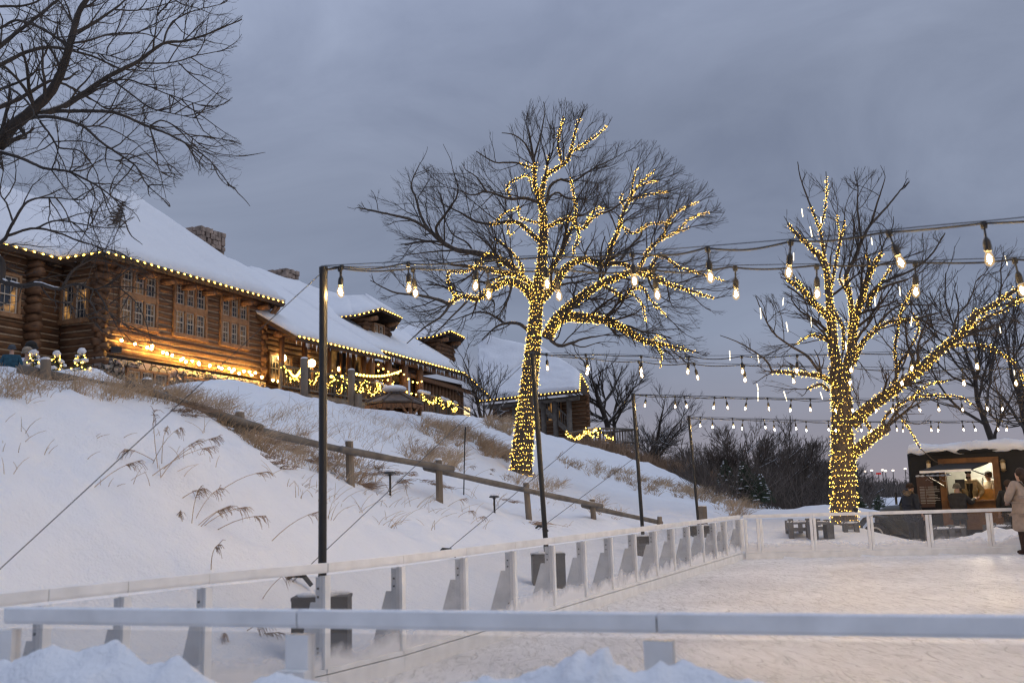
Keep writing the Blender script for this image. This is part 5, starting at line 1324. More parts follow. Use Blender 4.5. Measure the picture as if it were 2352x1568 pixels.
fir('dark snow flecked fir at the left end of the thicket', 1665, 1120, 1050, 47, 1, .42, 'dark firs by the thicket'); fir('dark snow flecked fir with two tops in front of thicket', 1708, 1135, 1055, 44, 2, .5, 'dark firs by the thicket'); fir('low dark fir at the right foot of the brown brush', 1745, 1150, 1085, 42, 3, .5, 'dark firs by the thicket')
fir('small dark fir just right of the thick lit trunk', 1968, 1183, 1118, 33, 4, .42, 'small dark firs behind the barrier'); fir('small round fir between lit trunk and old truck', 2016, 1172, 1132, 38, 5, .55, 'small dark firs behind the barrier')
fir('leftmost little snowy fir beside the blue jacket', 78, 900, 803, 13.4, 6, .3, 'lit small firs by the lodge', 60, .8); fir('middle little snowy fir', 131, 905, 806, 14.2, 7, .32, 'lit small firs by the lodge', 45, .9); fir('tallest little snowy fir by the lodge corner', 188, 915, 800, 13.8, 8, .33, 'lit small firs by the lodge', 70, .9)

# ------------------------------------------------------------------ string lights over the rink
lampM = None


def socket_lamp():
    """hanging socket with its bulb: origin at the cable"""
    m = MB(); m.tube([(0, 0, 0), (0, 0, -.075)], .006, 6); m.lathe((0, 0, 0), [(.016, -.02), (.02, .0), (.014, .02)], 8)
    m.lathe((0, 0, 0), [(.008, -.07), (.017, -.085), (.021, -.10), (.021, -.135), (.019, -.148)], 10); s = m.build('socket', M['rubber'], None)
    m = MB(); m.lathe((0, 0, 0), [(.013, -.15), (.018, -.165), (.024, -.186), (.0255, -.203), (.021, -.221), (.008, -.232)], 12); v, f = ICO[1]; m.add(v * A([.0115, .0115, .027]) + A([0, 0, -.193]), f, 1)
    g_ = m.build('bulb', [M['bulbglass'], M['fest']], None, smooth=True); g_.parent = s; return s


def festoon(label, pts, spacing, first, size=1., seed=0, tilt=.12, d_end=None):
    global lampM
    rs = np.random.default_rng(seed); W = A([P(*p) for p in smooth_line(pts, 60)]); d = np.linalg.norm(np.diff(W, axis=0), axis=1); cum = np.r_[0, np.cumsum(d)]
    pos = np.arange(first, cum[-1] - .05, spacing) + rs.normal(0, .03, len(np.arange(first, cum[-1] - .05, spacing)))
    root = thing('string_lights', label, 'string lights', W[0], 'string lights over the rink')
    # the cable hangs in shallow bows between the bulbs, a thin carrier wire runs just above
    s = np.linspace(0, cum[-1], 260); C = np.stack([np.interp(s, cum, W[:, k]) for k in range(3)], 1); ph = ((s - first) % spacing) / spacing
    C[:, 2] -= .035 * np.sin(np.pi * ph) * (.6 + .4 * np.sin(s * 2.1 + seed)); m = MB(); m.tube(C, .0068 * size, 6); m.tube(np.stack([np.interp(s, cum, W[:, k]) for k in range(3)], 1) + A([0, 0, .012]), .003 * size, 4)
    m.build('cable', M['rubber'], root)
    if lampM is None: lampM = socket_lamp(); src = lampM; fresh = True
    for k, q in enumerate(pos):
        o = lampM if (k == 0 and lampM.parent is None) else copy_tree(lampM, root); o.parent = root
        p = A([np.interp(q, cum, W[:, k_]) for k_ in range(3)]); o.location = tuple(float(x) for x in p - A(wloc(root)) - A([0, 0, .01])); o.scale = (size,) * 3
        o.rotation_euler = (rs.normal(0, tilt * .5), rs.normal(0, tilt), 0)
    return root


T0, T1, T2, T3 = POLES
festoon('nearest string lights rising to the upper right edge from the nearest pole', [(746, 613, 7.9), (1000, 601, 7.5), (1450, 581, 6.9), (1650, 567, 6.5), (1890, 547, 6.1), (2140, 523, 5.6), (2360, 503, 5.1), (2700, 462, 4.4)], .60, .15, 1., 1)
festoon('second string lights running almost level right from the nearest pole', [(746, 615, 7.9), (1000, 617, 7.8), (1300, 620, 7.5), (1730, 612, 7.1), (1945, 608, 6.8), (2160, 601, 6.5), (2360, 594, 6.2), (2700, 575, 5.7)], .62, .12, 1., 2)
festoon('upper one of two string lights from the second pole', [(1228, 812, 13.2), (1400, 815, 13), (1560, 819, 12.6), (1850, 815, 12), (2200, 805, 11.3), (2360, 796, 11), (2700, 775, 10.2)], .66, .10, .95, 3)
festoon('lower one of two string lights from the second pole', [(1228, 813, 13.2), (1400, 826, 13.2), (1700, 838, 13), (2000, 845, 12.7), (2360, 845, 12.3), (2700, 838, 11.8)], .67, .72, .95, 4)
festoon('upper one of two string lights from the third pole', [(1456, 906, 18.2), (1640, 911, 17.8), (1900, 916, 17.3), (2150, 915, 16.8), (2360, 909, 16.4), (2700, 895, 15.8)], .70, .25, .95, 5)
festoon('lower one of two string lights from the third pole', [(1456, 907, 18.2), (1640, 912, 18.4), (1900, 919, 18.2), (2150, 917, 17.9), (2360, 912, 17.6), (2700, 900, 17.2)], .72, .75, .95, 6)
festoon('farther string lights from the farthest pole', [(1584, 957, 23.6), (1750, 962, 23.4), (1950, 967, 23.1), (2150, 967, 22.8), (2360, 964, 22.5), (2700, 955, 22)], .73, .25, 1., 7)
festoon('companion string lights slightly lower from the farthest pole', [(1584, 958, 23.6), (1750, 966, 23.9), (1950, 969, 23.9), (2150, 969, 23.6), (2360, 966, 23.3), (2700, 958, 22.9)], .75, .62, 1., 8)


def bulb_line(label, lines, spacing, r, mt='eave', group='warm lights along the eaves', name='eave_lights', cable=True, jit=.0, cat='eave lights', offs=(0, 0, 0), shape=None):
    """string of small lamps along world polylines"""
    rs = np.random.default_rng(len(label)); pts = []; m = MB()
    for W in lines:
        W = np.asarray(W, float) + A(offs); d = np.linalg.norm(np.diff(W, axis=0), axis=1); cum = np.r_[0, np.cumsum(d)]; s = np.arange(spacing * .4, cum[-1], spacing)
        s = s + rs.normal(0, jit * spacing, len(s)); pts += [A([np.interp(q, cum, W[:, k]) for k in range(3)]) for q in s]; m.tube(W + A([0, 0, r]), .012, 5)
    root = thing(name, label, cat, pts[0], group)
    if cable: m.build('cable', M['rubber'], root)
    m = MB(); v, f = shape or ICO[1]; m.add(v * r, f); o0 = m.build('bulb', M[mt], None); o0.parent = root
    for q, p in enumerate(pts[:100]):
        c = o0 if q == 0 else o0.copy()
        if q: COL.objects.link(c); c.parent = root
        c.location = tuple(float(x) for x in p - A(wloc(root))) 
    if pts[100:]:
        m = MB(); m.balls(pts[100:], np.full(len(pts) - 100, r)); tag(m.build('bulbs', M[mt], root), kind='stuff')
    return root


e = A([0, 0, -.02])
bulb_line('warm eave lights along the front edge of the lodge wing', [[H(-.78, -.86, EZ), H(9.38, -.86, EZ), H(9.38, 1.2, EZ - .14)]], .34, .045)
bulb_line('warm eave lights along the left eaves running into the inside corner', [[H(-.82, -.8, EZ), H(-.82, 1.14, EZ), H(-14, 1.14, EZ)]], .36, .045)
bulb_line('warm eave lights along the porch roof edge', [[H(8.95, -1.82, 8.42), H(16.65, -1.82, 8.42)]], .34, .042)
bulb_line('warm eave lights along the far roof edge past the dormers', [[H(16.7, -1.06, 8.92), H(26.6, -1.06, 8.8), H(30.2, -1.06, 7.7)]], .36, .042)


def dline(s, w, zb, ze, zr, u0, u1):
    e = w / 2 + .85; zc = ze + .15; ue = u0 - .86; return [H(s - e, u1 * .5 + .4, zc), H(s - e - .04, ue + .9, zc), H(s - e * .45, ue, zc + .45), H(s + e * .62, ue, zc + .3), H(s + e + .04, ue + .9, zc - .1)]


bulb_line('warm eave lights round the nearer dormer roof', [dline(s1, 2.3, 9.3, 11, 12.6, 1.2, 4.2)], .27, .036); bulb_line('warm eave lights round the farther dormer roof', [dline(s2, 1.9, 9.3, 11, 12.3, 1.2, 4.2)], .27, .036)
bulb_line('warm eave lights outlining the annex roof', [[AX.at(s0, -.66, aez), AX.at(ae + .05, -.66, aez), AX.hit(1334, 858, .85), AX.hit(1351, 889, 2.1), AX.hit(1352, 918, 1.9)]], .30, .036)


def sag(a, b, dz, n=9): a = A(a); b = A(b); return [a + (b - a) * f - A([0, 0, 1.]) * dz * 4 * f * (1 - f) for f in np.linspace(0, 1, n)]


# two slack strings across the lodge wall under the windows, another along the terrace
w1 = [HP.hit(x, y, -.32) for x, y in ((275, 780), (300, 787), (335, 797), (370, 808), (410, 820), (455, 833), (500, 842), (545, 850), (600, 858))]
w2 = [HP.hit(x, y, -.45) for x, y in ((345, 792), (370, 803), (393, 818), (430, 832), (470, 838), (510, 846), (545, 857), (585, 862), (640, 876))]
bulb_line('upper slack string of bulbs across the log wall under the windows', [w1], .50, .05, 'wallbulb', 'slack strings of bulbs on the lodge', 'wall_string_lights', jit=.2, cat='string lights'); bulb_line('lower slack string of bulbs across the log wall towards the porch', [w2], .62, .05, 'wallbulb', 'slack strings of bulbs on the lodge', 'wall_string_lights', jit=.2, cat='string lights')
bulb_line('terrace string of bulbs hung between the grey hill posts', [sag(H(9, -1.4, 7.0), TP[0] - A([0, 0, .1]), .35), sag(TP[0] - A([0, 0, .1]), TP[1] - A([0, 0, .1]), .3), sag(TP[1] - A([0, 0, .1]), H(17.5, -2., 7.9), .2)], .75, .055, 'eave', 'slack strings of bulbs on the lodge', 'wall_string_lights', cat='string lights')
bulb_line('string of bulbs swagged across the tall porch columns', [sag(H(16.9, -.9, 8.3), H(19.5, -.9, 8.1), .25), sag(H(19.5, -.9, 8.1), H(21.8, -.9, 7.9), .3), sag(H(16.9, -.9, 8.0), H(22.2, -.9, 7.2), .45)], .5, .05, 'eave', 'slack strings of bulbs on the lodge', 'wall_string_lights', cat='string lights')
bulb_line('bulbs glowing under the deck beams', [[H(9.6, -.6, 5.3), H(12.5, -.6, 5.2), H(15, -.7, 5.1)]], .8, .055, 'eave', 'slack strings of bulbs on the lodge', 'wall_string_lights', cat='string lights')
for k, (x, y, lab) in enumerate(((648, 822, 'leftmost round globe lamp on the porch wall'), (716, 834, 'middle round globe lamp on the porch wall'), (772, 848, 'rightmost round globe lamp on the porch wall'))):
    p = HP.hit(x, y, 1.05); o = thing('globe_lamp', lab, 'wall lamp', p, 'round porch lamps'); m = MB(); m.ball(p, .19, 3); m.build('globe', M['globe'], o, smooth=True)
    m = MB(); m.tube([p + A([0, 0, -.19]), p + A([0, 0, -.3]), p + HP.n * .35 + A([0, 0, -.3])], .03, 6); m.build('bracket', M['black'], o)
for k, (x, y, d, lab) in enumerate(((645, 882, 0, ''), )): pass
fl = HP.hit(267, 803, -.42); o = thing('flood_lamp', 'black flood lamp on the log wall near the lodge corner', 'wall lamp', fl); m = MB(); m.box(fl, .34, .2, .2, .5); m.tube([fl, fl + HP.n * .4], .04, 6); m.build('housing', M['black'], o)


def garland(label, W, parent_group, seed, thick=.12, nb=60, r=.028):
    rs = np.random.default_rng(seed); W = A(W); d = np.linalg.norm(np.diff(W, axis=0), axis=1); cum = np.r_[0, np.cumsum(d)]; root = thing('garland', label, 'garland', W[0], parent_group)
    K = int(cum[-1] * 130); s = rs.uniform(0, cum[-1], K); c = np.stack([np.interp(s, cum, W[:, k]) for k in range(3)], 1); v = rs.normal(0, 1, (K, 3)); v /= np.linalg.norm(v, axis=1, keepdims=True)
    m = MB(); m.branches(np.stack([c, c + v * thick * rs.uniform(.5, 1.1, (K, 1))], 1), np.full(K, .018), np.full(K, .006), 3); m.build('needles', M['garland'], root)
    s = rs.uniform(0, cum[-1], nb); c = np.stack([np.interp(s, cum, W[:, k]) for k in range(3)], 1) + rs.normal(0, thick * .5, (nb, 3)) + (unit(CAM - W[0]) * thick * .6)
    m = MB(); vv, f = OCT; m.add(vv * r, f); o0 = m.build('bulb', M['eave'], None); o0.parent = root
    for q, p in enumerate(c):
        b = o0 if q == 0 else o0.copy()
        if q: COL.objects.link(b); b.parent = root
        b.location = tuple(float(x) for x in p - A(wloc(root)))
    return root


def swags(pl, s0, s1, u, z, n, dz):
    out = []; L = (s1 - s0) / n
    for k in range(n): out += sag(pl.at(s0 + L * k, u, z), pl.at(s0 + L * (k + 1), u, z), dz)
    return out


garland('lit garland swagged along the left half of the porch rail', swags(HP, 8.95, 12.9, -1.1, 7.25, 3, .6), 'lit garlands on the railings', 1, nb=95)
garland('lit garland swagged along the right half of the porch rail', swags(HP, 12.95, 16.8, -1.1, 7.25, 3, .6), 'lit garlands on the railings', 2, nb=95)
garland('lit garland running down the sloping stair rail', sag(H(16.8, -1.05, 7.2), H(18.0, -2.3, 6.25), .25), 'lit garlands on the railings', 3, nb=40)
garland('lit garland on the short terrace rail right of the gazebo roof', sag(H(19.3, -2.1, 6.9), H(20.4, -2.5, 6.8), .45) + sag(H(20.4, -2.5, 6.8), H(21.6, -2.6, 6.65), .45) + sag(H(21.6, -2.6, 6.65), H(22.8, -2.4, 6.6), .4), 'lit garlands on the railings', 4, nb=90)
gw = sag(VD.at(v0, -.1, fz + .85), VD.at(vm, -1., fz + .85), .4) + sag(VD.at(vm, -1., fz + .85), VD.at((vm + v1) / 2, -1., fz + .85), .45) + sag(VD.at((vm + v1) / 2, -1., fz + .85), VD.at(v1 - .3, -1., fz + .85), .45) + sag(VD.at(v1 - .3, -1., fz + .85), VD.at(v1, -.1, fz + .2), .1)
garland('lit garland round the viewing deck rail', gw, 'lit garlands on the railings', 5, nb=100, r=.036)
# twinkling nets behind the tall column glazing
m = MB()
bulb_line('fairy light nets hung in the glazed hall windows', [sag(H(15.4 + 1.2 * k, .7, 7.9), H(16.5 + 1.2 * k, .7, 7.9 - .1), .9 - .1 * (k % 3)) for k in range(6)] + [sag(H(15.5 + 1.2 * k, .68, 7.3), H(16.4 + 1.2 * k, .68, 7.2), .5) for k in range(6)], .17, .026, 'fairy', 'slack strings of bulbs on the lodge', 'window_lights', cable=False, jit=.3, cat='fairy lights', shape=OCT)
# icicles on the far eaves
m = MB()
for k in range(120):
    s = RNG.uniform(16.7, 29.6) if k < 90 else RNG.uniform(9, 16.5); L_ = RNG.uniform(.08, .3) * (1.9 if s > 26 else 1); z = np.interp(s, [9, 16.5, 16.7, 26.6, 30.2], [8.25, 8.25, 8.75, 8.62, 7.5]); u = -1.7 if s < 16.6 else -1.
    m.tube([H(s, u, z), H(s, u, z - L_)], [.022, .003], 5)
tag(m.build('icicles', M['icicle'], lodge), kind='stuff')

# thin drip light tubes hanging in the second lit tree
dt_ = [(525, 350), (577, 460), (643, 400), (475, 620), (413, 900), (270, 960), (430, 1050), (582, 1015), (485, 770), (955, 530), (1128, 830), (1205, 1015), (975, 890), (1603, 1025), (1747, 1075), (1838, 1345), (80, 1225), (252, 1240), (795, 1170), (640, 1480), (255, 1475), (415, 1475), (1420, 1180), (250, 1430), (1780, 640)]
m = MB(); m.tube([(0, 0, 0), (0, 0, -.26)], .011, 6); proto = m.build('drip_light', M['tube'], None)
for k, (x, y) in enumerate(dt_):
    o = proto if k == 0 else proto.copy()
    if k: COL.objects.link(o)
    tag(o, 'thin white drip light tube hanging in the branches of the thick trunked lit tree', 'drip light', 'drip lights in the thick trunked tree'); o.location = tuple(float(q) for q in P(*rx(x, y - 20), 26 + (k % 5) * .5 - 1)); o.rotation_euler = (RNG.normal(0, .08), RNG.normal(0, .12), 0); o.scale = (1, 1, RNG.uniform(.6, 1.1))
# ------------------------------------------------------------------ dry grass on the slope


def on_ground(px, py, dmin=5., dmax=75.):
    """where sight lines of survey pixels meet the snow"""
    R = A([ray(x, y) for x, y in zip(px, py)]); R = R / R[:, 1:2]; D = np.arange(dmin, dmax, .35); ok = np.zeros(len(px), bool); best = np.zeros(len(px))
    for d in D:
        q = CAM + R * d; g_ = ground(q[:, 0], q[:, 1], False); h = (~ok) & (g_ >= q[:, 2]); best[h] = d; ok |= h
    best = best[ok]; R = R[ok]; q = CAM + R * best[:, None]; q[:, 2] = ground(q[:, 0], q[:, 1]) - .03; return q


def in_area(poly, n, rs):
    p = A(poly, ); lo, hi = p.min(0), p.max(0); q = rs.uniform(lo, hi, (n * 3, 2)); q = q[inpoly(q[:, 0], q[:, 1], p)][:n]; return q[:, 0], q[:, 1]


gr = np.random.default_rng(99); grass = MB()


def tufts(m, C, blades, h, r, lean=.5, droop=.3, spread=.06, wind=(.25, 0)):
    K = len(C) * blades; c = np.repeat(C, blades, 0); hh = gr.uniform(*h, len(C)).repeat(blades) * gr.uniform(.55, 1.1, K); c = c + gr.normal(0, spread, (K, 3)) * A([1, 1, 0])
    d = gr.normal(0, lean, (K, 3)) * A([1, 1, 0]) + A([*wind, 0]) + A([0, 0, 1.]); d /= np.linalg.norm(d, axis=1, keepdims=True); f = d * A([1, 1, 0]) * droop
    q = [c + d * hh[:, None] * t + (f - A([0, 0, droop * .5])) * (t ** 2.2 * hh)[:, None] for t in (0, .35, .7, 1.)]
    m.branches(np.stack(q, 1), np.full(K, r), np.full(K, r * .45), 3)


for poly, n, bl, h, r in (
        ([(0, 885), (120, 895), (250, 905), (360, 905), (520, 940), (560, 960), (480, 965), (300, 945), (140, 935), (0, 960)], 120, 12, (.12, .33), .0034), ([(230, 890), (400, 895), (540, 930), (480, 960), (260, 930)], 60, 12, (.25, .42), .0034),
        ([(340, 895), (540, 940), (700, 985), (690, 1050), (560, 1010), (440, 960)], 70, 13, (.2, .4), .0034),
        ([(560, 1000), (690, 1060), (640, 1070), (560, 1020)], 30, 14, (.2, .4), .004),
        ([(560, 925), (760, 950), (960, 970), (960, 1060), (800, 1030), (640, 975)], 130, 4, (.25, .6), .0034),
        ([(700, 1020), (860, 1080), (880, 1120), (720, 1080)], 40, 14, (.15, .4), .005),
        ([(955, 965), (1040, 975), (1110, 1010), (1080, 1035), (1000, 1020), (955, 990)], 75, 14, (.35, .7), .007), ([(1090, 1020), (1150, 1030), (1180, 1060), (1110, 1050)], 60, 14, (.3, .6), .008), ([(1110, 960), (1180, 975), (1170, 1010), (1120, 990)], 40, 14, (.35, .7), .009),
        ([(930, 1040), (1060, 1050), (1060, 1090), (940, 1070)], 45, 14, (.3, .6), .0055), ([(1150, 1090), (1290, 1110), (1280, 1150), (1160, 1120)], 34, 9, (.3, .5), .0055),
        ([(1270, 1050), (1500, 1090), (1600, 1130), (1500, 1140), (1300, 1080)], 120, 8, (.25, .5), .008), ([(1500, 1100), (1740, 1155), (1740, 1175), (1540, 1140)], 110, 12, (.25, .6), .009),
        ([(1330, 1150), (1420, 1165), (1420, 1195), (1340, 1180)], 20, 8, (.2, .4), .006), ([(1640, 1165), (1730, 1165), (1720, 1185), (1650, 1185)], 24, 10, (.3, .7), .006), ([(620, 1090), (1400, 1160), (1300, 1240), (640, 1200)], 46, 4, (.12, .4), .004), ([(20, 980), (500, 1010), (500, 1180), (20, 1160)], 16, 3, (.1, .3), .0035)):
    tufts(grass, on_ground(*in_area(poly, n, gr)), bl, h, r, .45, .45, .07)
tag(grass.build('dry_grass', M['grass']), 'dry straw coloured grass sticking through the hillside snow', 'dry grass', kind='stuff')
m = MB()
for x, y, n in ((655, 1022, 8), (612, 1002, 8), (722, 1052, 9), (842, 1092, 8), (905, 1104, 5), (975, 1112, 5), (1000, 1118, 3), (1160, 1150, 3), (1240, 1205, 2), (640, 1075, 4), (420, 962, 5), (455, 968, 5), (560, 985, 6)):
    c = on_ground(x + gr.normal(0, 14, n), y + gr.normal(0, 6, n)); tufts(m, c, 34, (.1, .24), .0045, .8, 1.1, .09)
tag(m.build('dead_grass_hollows', M['brush']), 'dark matted dead grass showing in hollows of the snow below the rail', 'dead grass', kind='stuff')
# tall brown brush behind the shoulder of the hill
m = MB(); C = []
for x in np.linspace(1335, 1745, 700):
    y = np.interp(x, [1335, 1400, 1500, 1600, 1690, 1760], [1030, 1042, 1075, 1110, 1140, 1161]); d = np.interp(x, [1335, 1500, 1600, 1760], [49.5, 51.5, 49.5, 45]) + gr.uniform(0, 4); p = P(x, y + 4, d); p[2] = min(p[2], gz(p[0], p[1])) - .1; C.append(p)
tufts(m, A(C), 16, (.7, 1.25), .011, .35, .2, .35, (.1, 0)); tag(m.build('brown_brush', M['brush']), 'reddish brown tall brush along the back of the hill shoulder', 'brush', kind='stuff')


def reed(label, x, y, n, h, wind, seed, spread=.25):
    """bent plume grass: long stalks carrying drooping feathery heads"""
    global gr
    rs = np.random.default_rng(seed); C = on_ground([x], [y]); c = C[0]; root = thing('plume_grass', label, 'plume grass', c, 'bent plume grasses in the snow'); st = MB(); hd = MB(); tips = []; dirs = []
    for k in range(max(3, int(n * .65))):
        b = c + rs.normal(0, spread, 3) * A([1, 1, 0]); b[2] = gz(b[0], b[1]) - .02; d = unit(A([wind[0] + rs.normal(0, .55), wind[1] + rs.normal(0, .5), rs.uniform(.35, 1.1)])); H_ = h * rs.uniform(.3, .8)
        q = [b + d * H_ * t + A([wind[0] * .3, 0, -.4]) * H_ * t ** 2.5 * .5 for t in np.linspace(0, 1, 6)]; g_ = gz(q[-1][0], q[-1][1]); q[-1][2] = max(q[-1][2], g_ + .03)
        st.tube(q, np.linspace(.0038, .002, 6), 4); tips.append(q[-1]); dirs.append(unit(q[-1] - q[-2]))
    st.build('stalk', M['grass'], root)
    for t, d in zip(tips, dirs):
        K = 16; s = t - d * rs.uniform(0, .12, K)[:, None]; v = d + rs.normal(0, .35, (K, 3)) + A([0, 0, -.7]); v /= np.linalg.norm(v, axis=1, keepdims=True)
        L_ = rs.uniform(.04, .11, K)[:, None]; hd.branches(np.stack([s, s + v * L_ * .6, s + (v + A([0, 0, -.35])) * L_], 1), np.full(K, .0035), np.full(K, .0015), 3)
    hd.build('plume', M['brush'], root)


reed('plume grass leaning right with three drooping heads on the upper snow slope', 355, 1110, 11, .95, (.55, 0), 1, .1); reed('spreading plume grass lying low left of the nearest pole', 420, 1190, 10, .75, (.75, 0), 2, .35); reed('long plume grass drooping towards the nearest pole', 500, 1205, 11, .8, (.8, -.1), 3, .3)
reed('sparse plume grass beside the second guy wire peg', 1075, 1200, 6, .55, (.5, 0), 4, .25); reed('few bent stalks below the rail right of the nearest pole', 935, 1120, 5, .55, (.6, 0), 5, .25); reed('plume grass arching over the rail left of the big trunk', 1160, 1105, 9, .8, (.5, 0), 6, .3); reed('plume grass leaning over the rail in the middle', 985, 1065, 14, .8, (.6, 0), 7, .5)
reed('short broken stalks seen through the nearest pane', 575, 1500, 4, .3, (.5, 0), 8, .1)

# ------------------------------------------------------------------ old truck with the food box
TP_ = Plane(P(2092, 1150, 28)[:2], P(2352, 1150, 26.2)[:2]); TGZ = -.25


def th_(x, y, u=0.): return TP_.hit(x, y, u)


def ts(x, y=1120, u=0.): return TP_.pix(x, y, u)


c4 = lambda x, y: ((2150 + x / 4.7514) * .9408, (1050 + y / 4.7514) * .9408)     # detail survey of the truck
truck = thing('food_truck', 'dark food truck with lit timber framed serving window at the right edge', 'food truck', TP_.at(1.5, .8, TGZ))
tb = simple('truck_paint', (.008, .0085, .01), .8, noise=.25, scale=3); to = simple('old_truck_paint', (.05, .047, .03), .4, noise=.35, scale=4); wd = log_mat('truck_timber', (.22, .105, .04), (.12, .055, .02), scale=5)
sL, zT = ts(*c4(330, 300)); sR = ts(2352)[0] + 3.2; wl, wt = ts(*c4(745, 400)); wr_, wb = ts(*c4(1340, 800)); DP = 2.1; zB = .12
m = MB()
wbox(m, TP_, sL, wl, 0, .08, zB, zT); wbox(m, TP_, wr_, sR, 0, .08, zB, zT); wbox(m, TP_, wl, wr_, 0, .08, zB, wb); wbox(m, TP_, wl, wr_, 0, .08, wt, zT)
wbox(m, TP_, sL, sL + .08, .08, DP, zB, zT); wbox(m, TP_, sR - .08, sR, .08, DP, zB, zT); wbox(m, TP_, sL + .08, sR - .08, DP - .08, DP, zB, zT); wbox(m, TP_, sL + .08, sR - .08, .08, DP - .08, zB, zB + .08); wbox(m, TP_, sL, sR, 0, DP, zT + .002, zT + .1)
m.tube([TP_.at(sL, .06, zT + .06), TP_.at(sR, .06, zT + .06)], .10, 10); m.tube([TP_.at(sL, .06, zB), TP_.at(sL, .06, zT + .06)], .07, 8); m.build('body', tb, truck)
m = MB(); k_ = 60; rsn = np.random.default_rng(5)
u_, s_ = np.meshgrid(np.linspace(-.14, DP, 14), np.linspace(sL + .02, sR, k_)); hz_ = .16 + .08 * fbm(s_ * 1.6, u_ * 2, 3); hz_ *= np.clip((u_ + .16) / .18, .12, 1)
front = .10 * fbm(s_ * 1.3 + 5, u_ * 0, 2); T_ = TP_.o + s_[..., None] * TP_.t + (u_ + np.where(u_ < .05, front, 0))[..., None] * TP_.n; Tt = T_.copy(); Tt[..., 2] = zT + .13 + hz_; Tb = T_.copy(); Tb[..., 2] = zT + .105 - np.where(u_ < -.05, .12 * np.abs(fbm(s_ * 2.1, u_ * 0 + 3, 2)), 0)
N_ = T_.shape[0] * T_.shape[1]; w_ = T_.shape[1]; i = np.arange(T_.shape[0] - 1)[:, None] * w_; j = np.arange(w_ - 1)[None]; q = np.stack([i + j, i + w_ + j, i + w_ + j + 1, i + j + 1], -1).reshape(-1, 4)
rg = np.arange(T_.shape[0] - 1) * w_; e1 = np.stack([rg, rg + N_, rg + w_ + N_, rg + w_], -1); m.add(np.concatenate([Tt.reshape(-1, 3), Tb.reshape(-1, 3)]), np.concatenate([q, q[:, ::-1] + N_, e1])); m.build('roof_snow', M['snow'], truck, smooth=True)
# timber window surround, counter, panelling below
m = MB(); f_ = .16; wbox(m, TP_, wl - f_, wl, -.05, .1, zB + .12, wt + f_); wbox(m, TP_, wr_, wr_ + f_, -.05, .1, zB + .12, wt + f_); wbox(m, TP_, wl, wr_, -.048, .1, wt, wt + f_)
wbox(m, TP_, wl, wr_, -.03, -.002, zB + .12, wb - .04); wbox(m, TP_, wl - .05, wr_ + .05, -.30, .1, wb - .035, wb); W_ = m.build('serving_window', wd, truck)
m = MB(); wbox(m, TP_, wl + .02, wr_ - .02, .55, .62, wb - .3, wb + .28); m.build('counter', simple('counter_timber', (.55, .27, .05), .5, noise=.2), W_)
inn = simple('truck_inside', (.42, .43, .42), .5, noise=.1); m = MB(); wbox(m, TP_, sL + .1, sR - .2, DP - .14, DP - .09, zB + .1, zT - .02); m.build('inner_wall', inn, truck)
m = MB()
for k in range(9): wbox(m, TP_, wr_ - .62 + .06 * k, wr_ - .58 + .06 * k, DP - .4, DP - .3, wt - .62 + .05 * (k % 3), wt - .5 + .06 * (k % 4))
wbox(m, TP_, wr_ - .95, wr_ - .72, DP - .5, DP - .3, wb + .25, wt - .35); wbox(m, TP_, wl + .12, wl + .5, .9, 1.0, wb + .1, wb + .2); m.build('kitchen_gear', simple('steel_pots', (.6, .6, .58), .3, .6), truck)
m = MB(); wbox(m, TP_, wl + .12, wl + .36, .35, .38, wb + .3, wb + .55); wbox(m, TP_, wl + .21, wl + .26, .36, .42, wb, wb + .3); m.build('order_screen', M['black'], truck)
m = MB(); wbox(m, TP_, wl + .35, wr_ - .05, 1.0, 1.1, zT - .08, zT - .04); m.build('ceiling_lamp', glow('galley_lamp', (1, .90, .70), 14.), truck)
m = MB(); wbox(m, TP_, wr_ - .42, wr_ - .06, DP - .2, DP - .15, wt - .62, wt - .08); m.build('bright_panel', glow('galley_panel', (1, .93, .75), 2.), truck)
for x in (wl + .55, wl + 1.15): m = MB(); wbox(m, TP_, x, x + .012, .02, .03, wb, wt); m.build('sneeze_guard', M['glass'], truck)
# raised hatch above the window on stays
h0, h1 = th_(*c4(690, 405), -.06), th_(*c4(1250, 385), -.06); f0, f1 = th_(*c4(452, 486), -.95), th_(*c4(1052, 458), -.95); m = MB(); m.prism([h0, h1, f1, f0], A([0, 0, .04])); H_ = m.build('hatch', tb, truck)
m = MB(); m.bar(f0, f1, .03, .06); m.build('hatch_edge', M['rail'], H_); m = MB(); m.tube([f0, th_(*c4(760, 660), -.06)], .014, 6); m.tube([f1, th_(*c4(1320, 560), -.06)], .014, 6); m.build('stay', M['black'], H_)
# menu board with chalked lines
b0, b1 = ts(*c4(418, 535)), ts(*c4(640, 890)); m = MB(); wbox(m, TP_, b0[0], b1[0], -.06, -.02, b1[1], b0[1]); mid = (b0[0] + b1[0]) / 2
wbox(m, TP_, mid - .012, mid + .012, -.07, -.06, b1[1], b0[1] - .22); B_ = m.build('menu_board', log_mat('board_brown', (.11, .06, .04), (.07, .04, .03), scale=6), truck); m = MB()
for c_ in (0, 1):
    for k in range(6):
        a = b0[0] + .07 + c_ * (mid - b0[0]); z = b0[1] - .30 - k * (b0[1] - b1[1] - .42) / 5.4
        for t in range(2): wbox(m, TP_, a, a + .18 + .12 * ((k * 7 + t * 3 + c_) % 3) / 2, -.0635, -.0605, z - t * .05, z - t * .05 + .018)
for k in range(9): p = TP_.at(b0[0] + .25 + .06 * k, -.064, b0[1] - .12 + .035 * math.sin(k * 2.2)); m.bar(p, p + TP_.t * .055 + A([0, 0, .05 * math.cos(k * 2.2)]), .004, .014)
m.build('chalk_lettering', simple('chalk', (.32, .30, .27), .9), B_); m = MB()
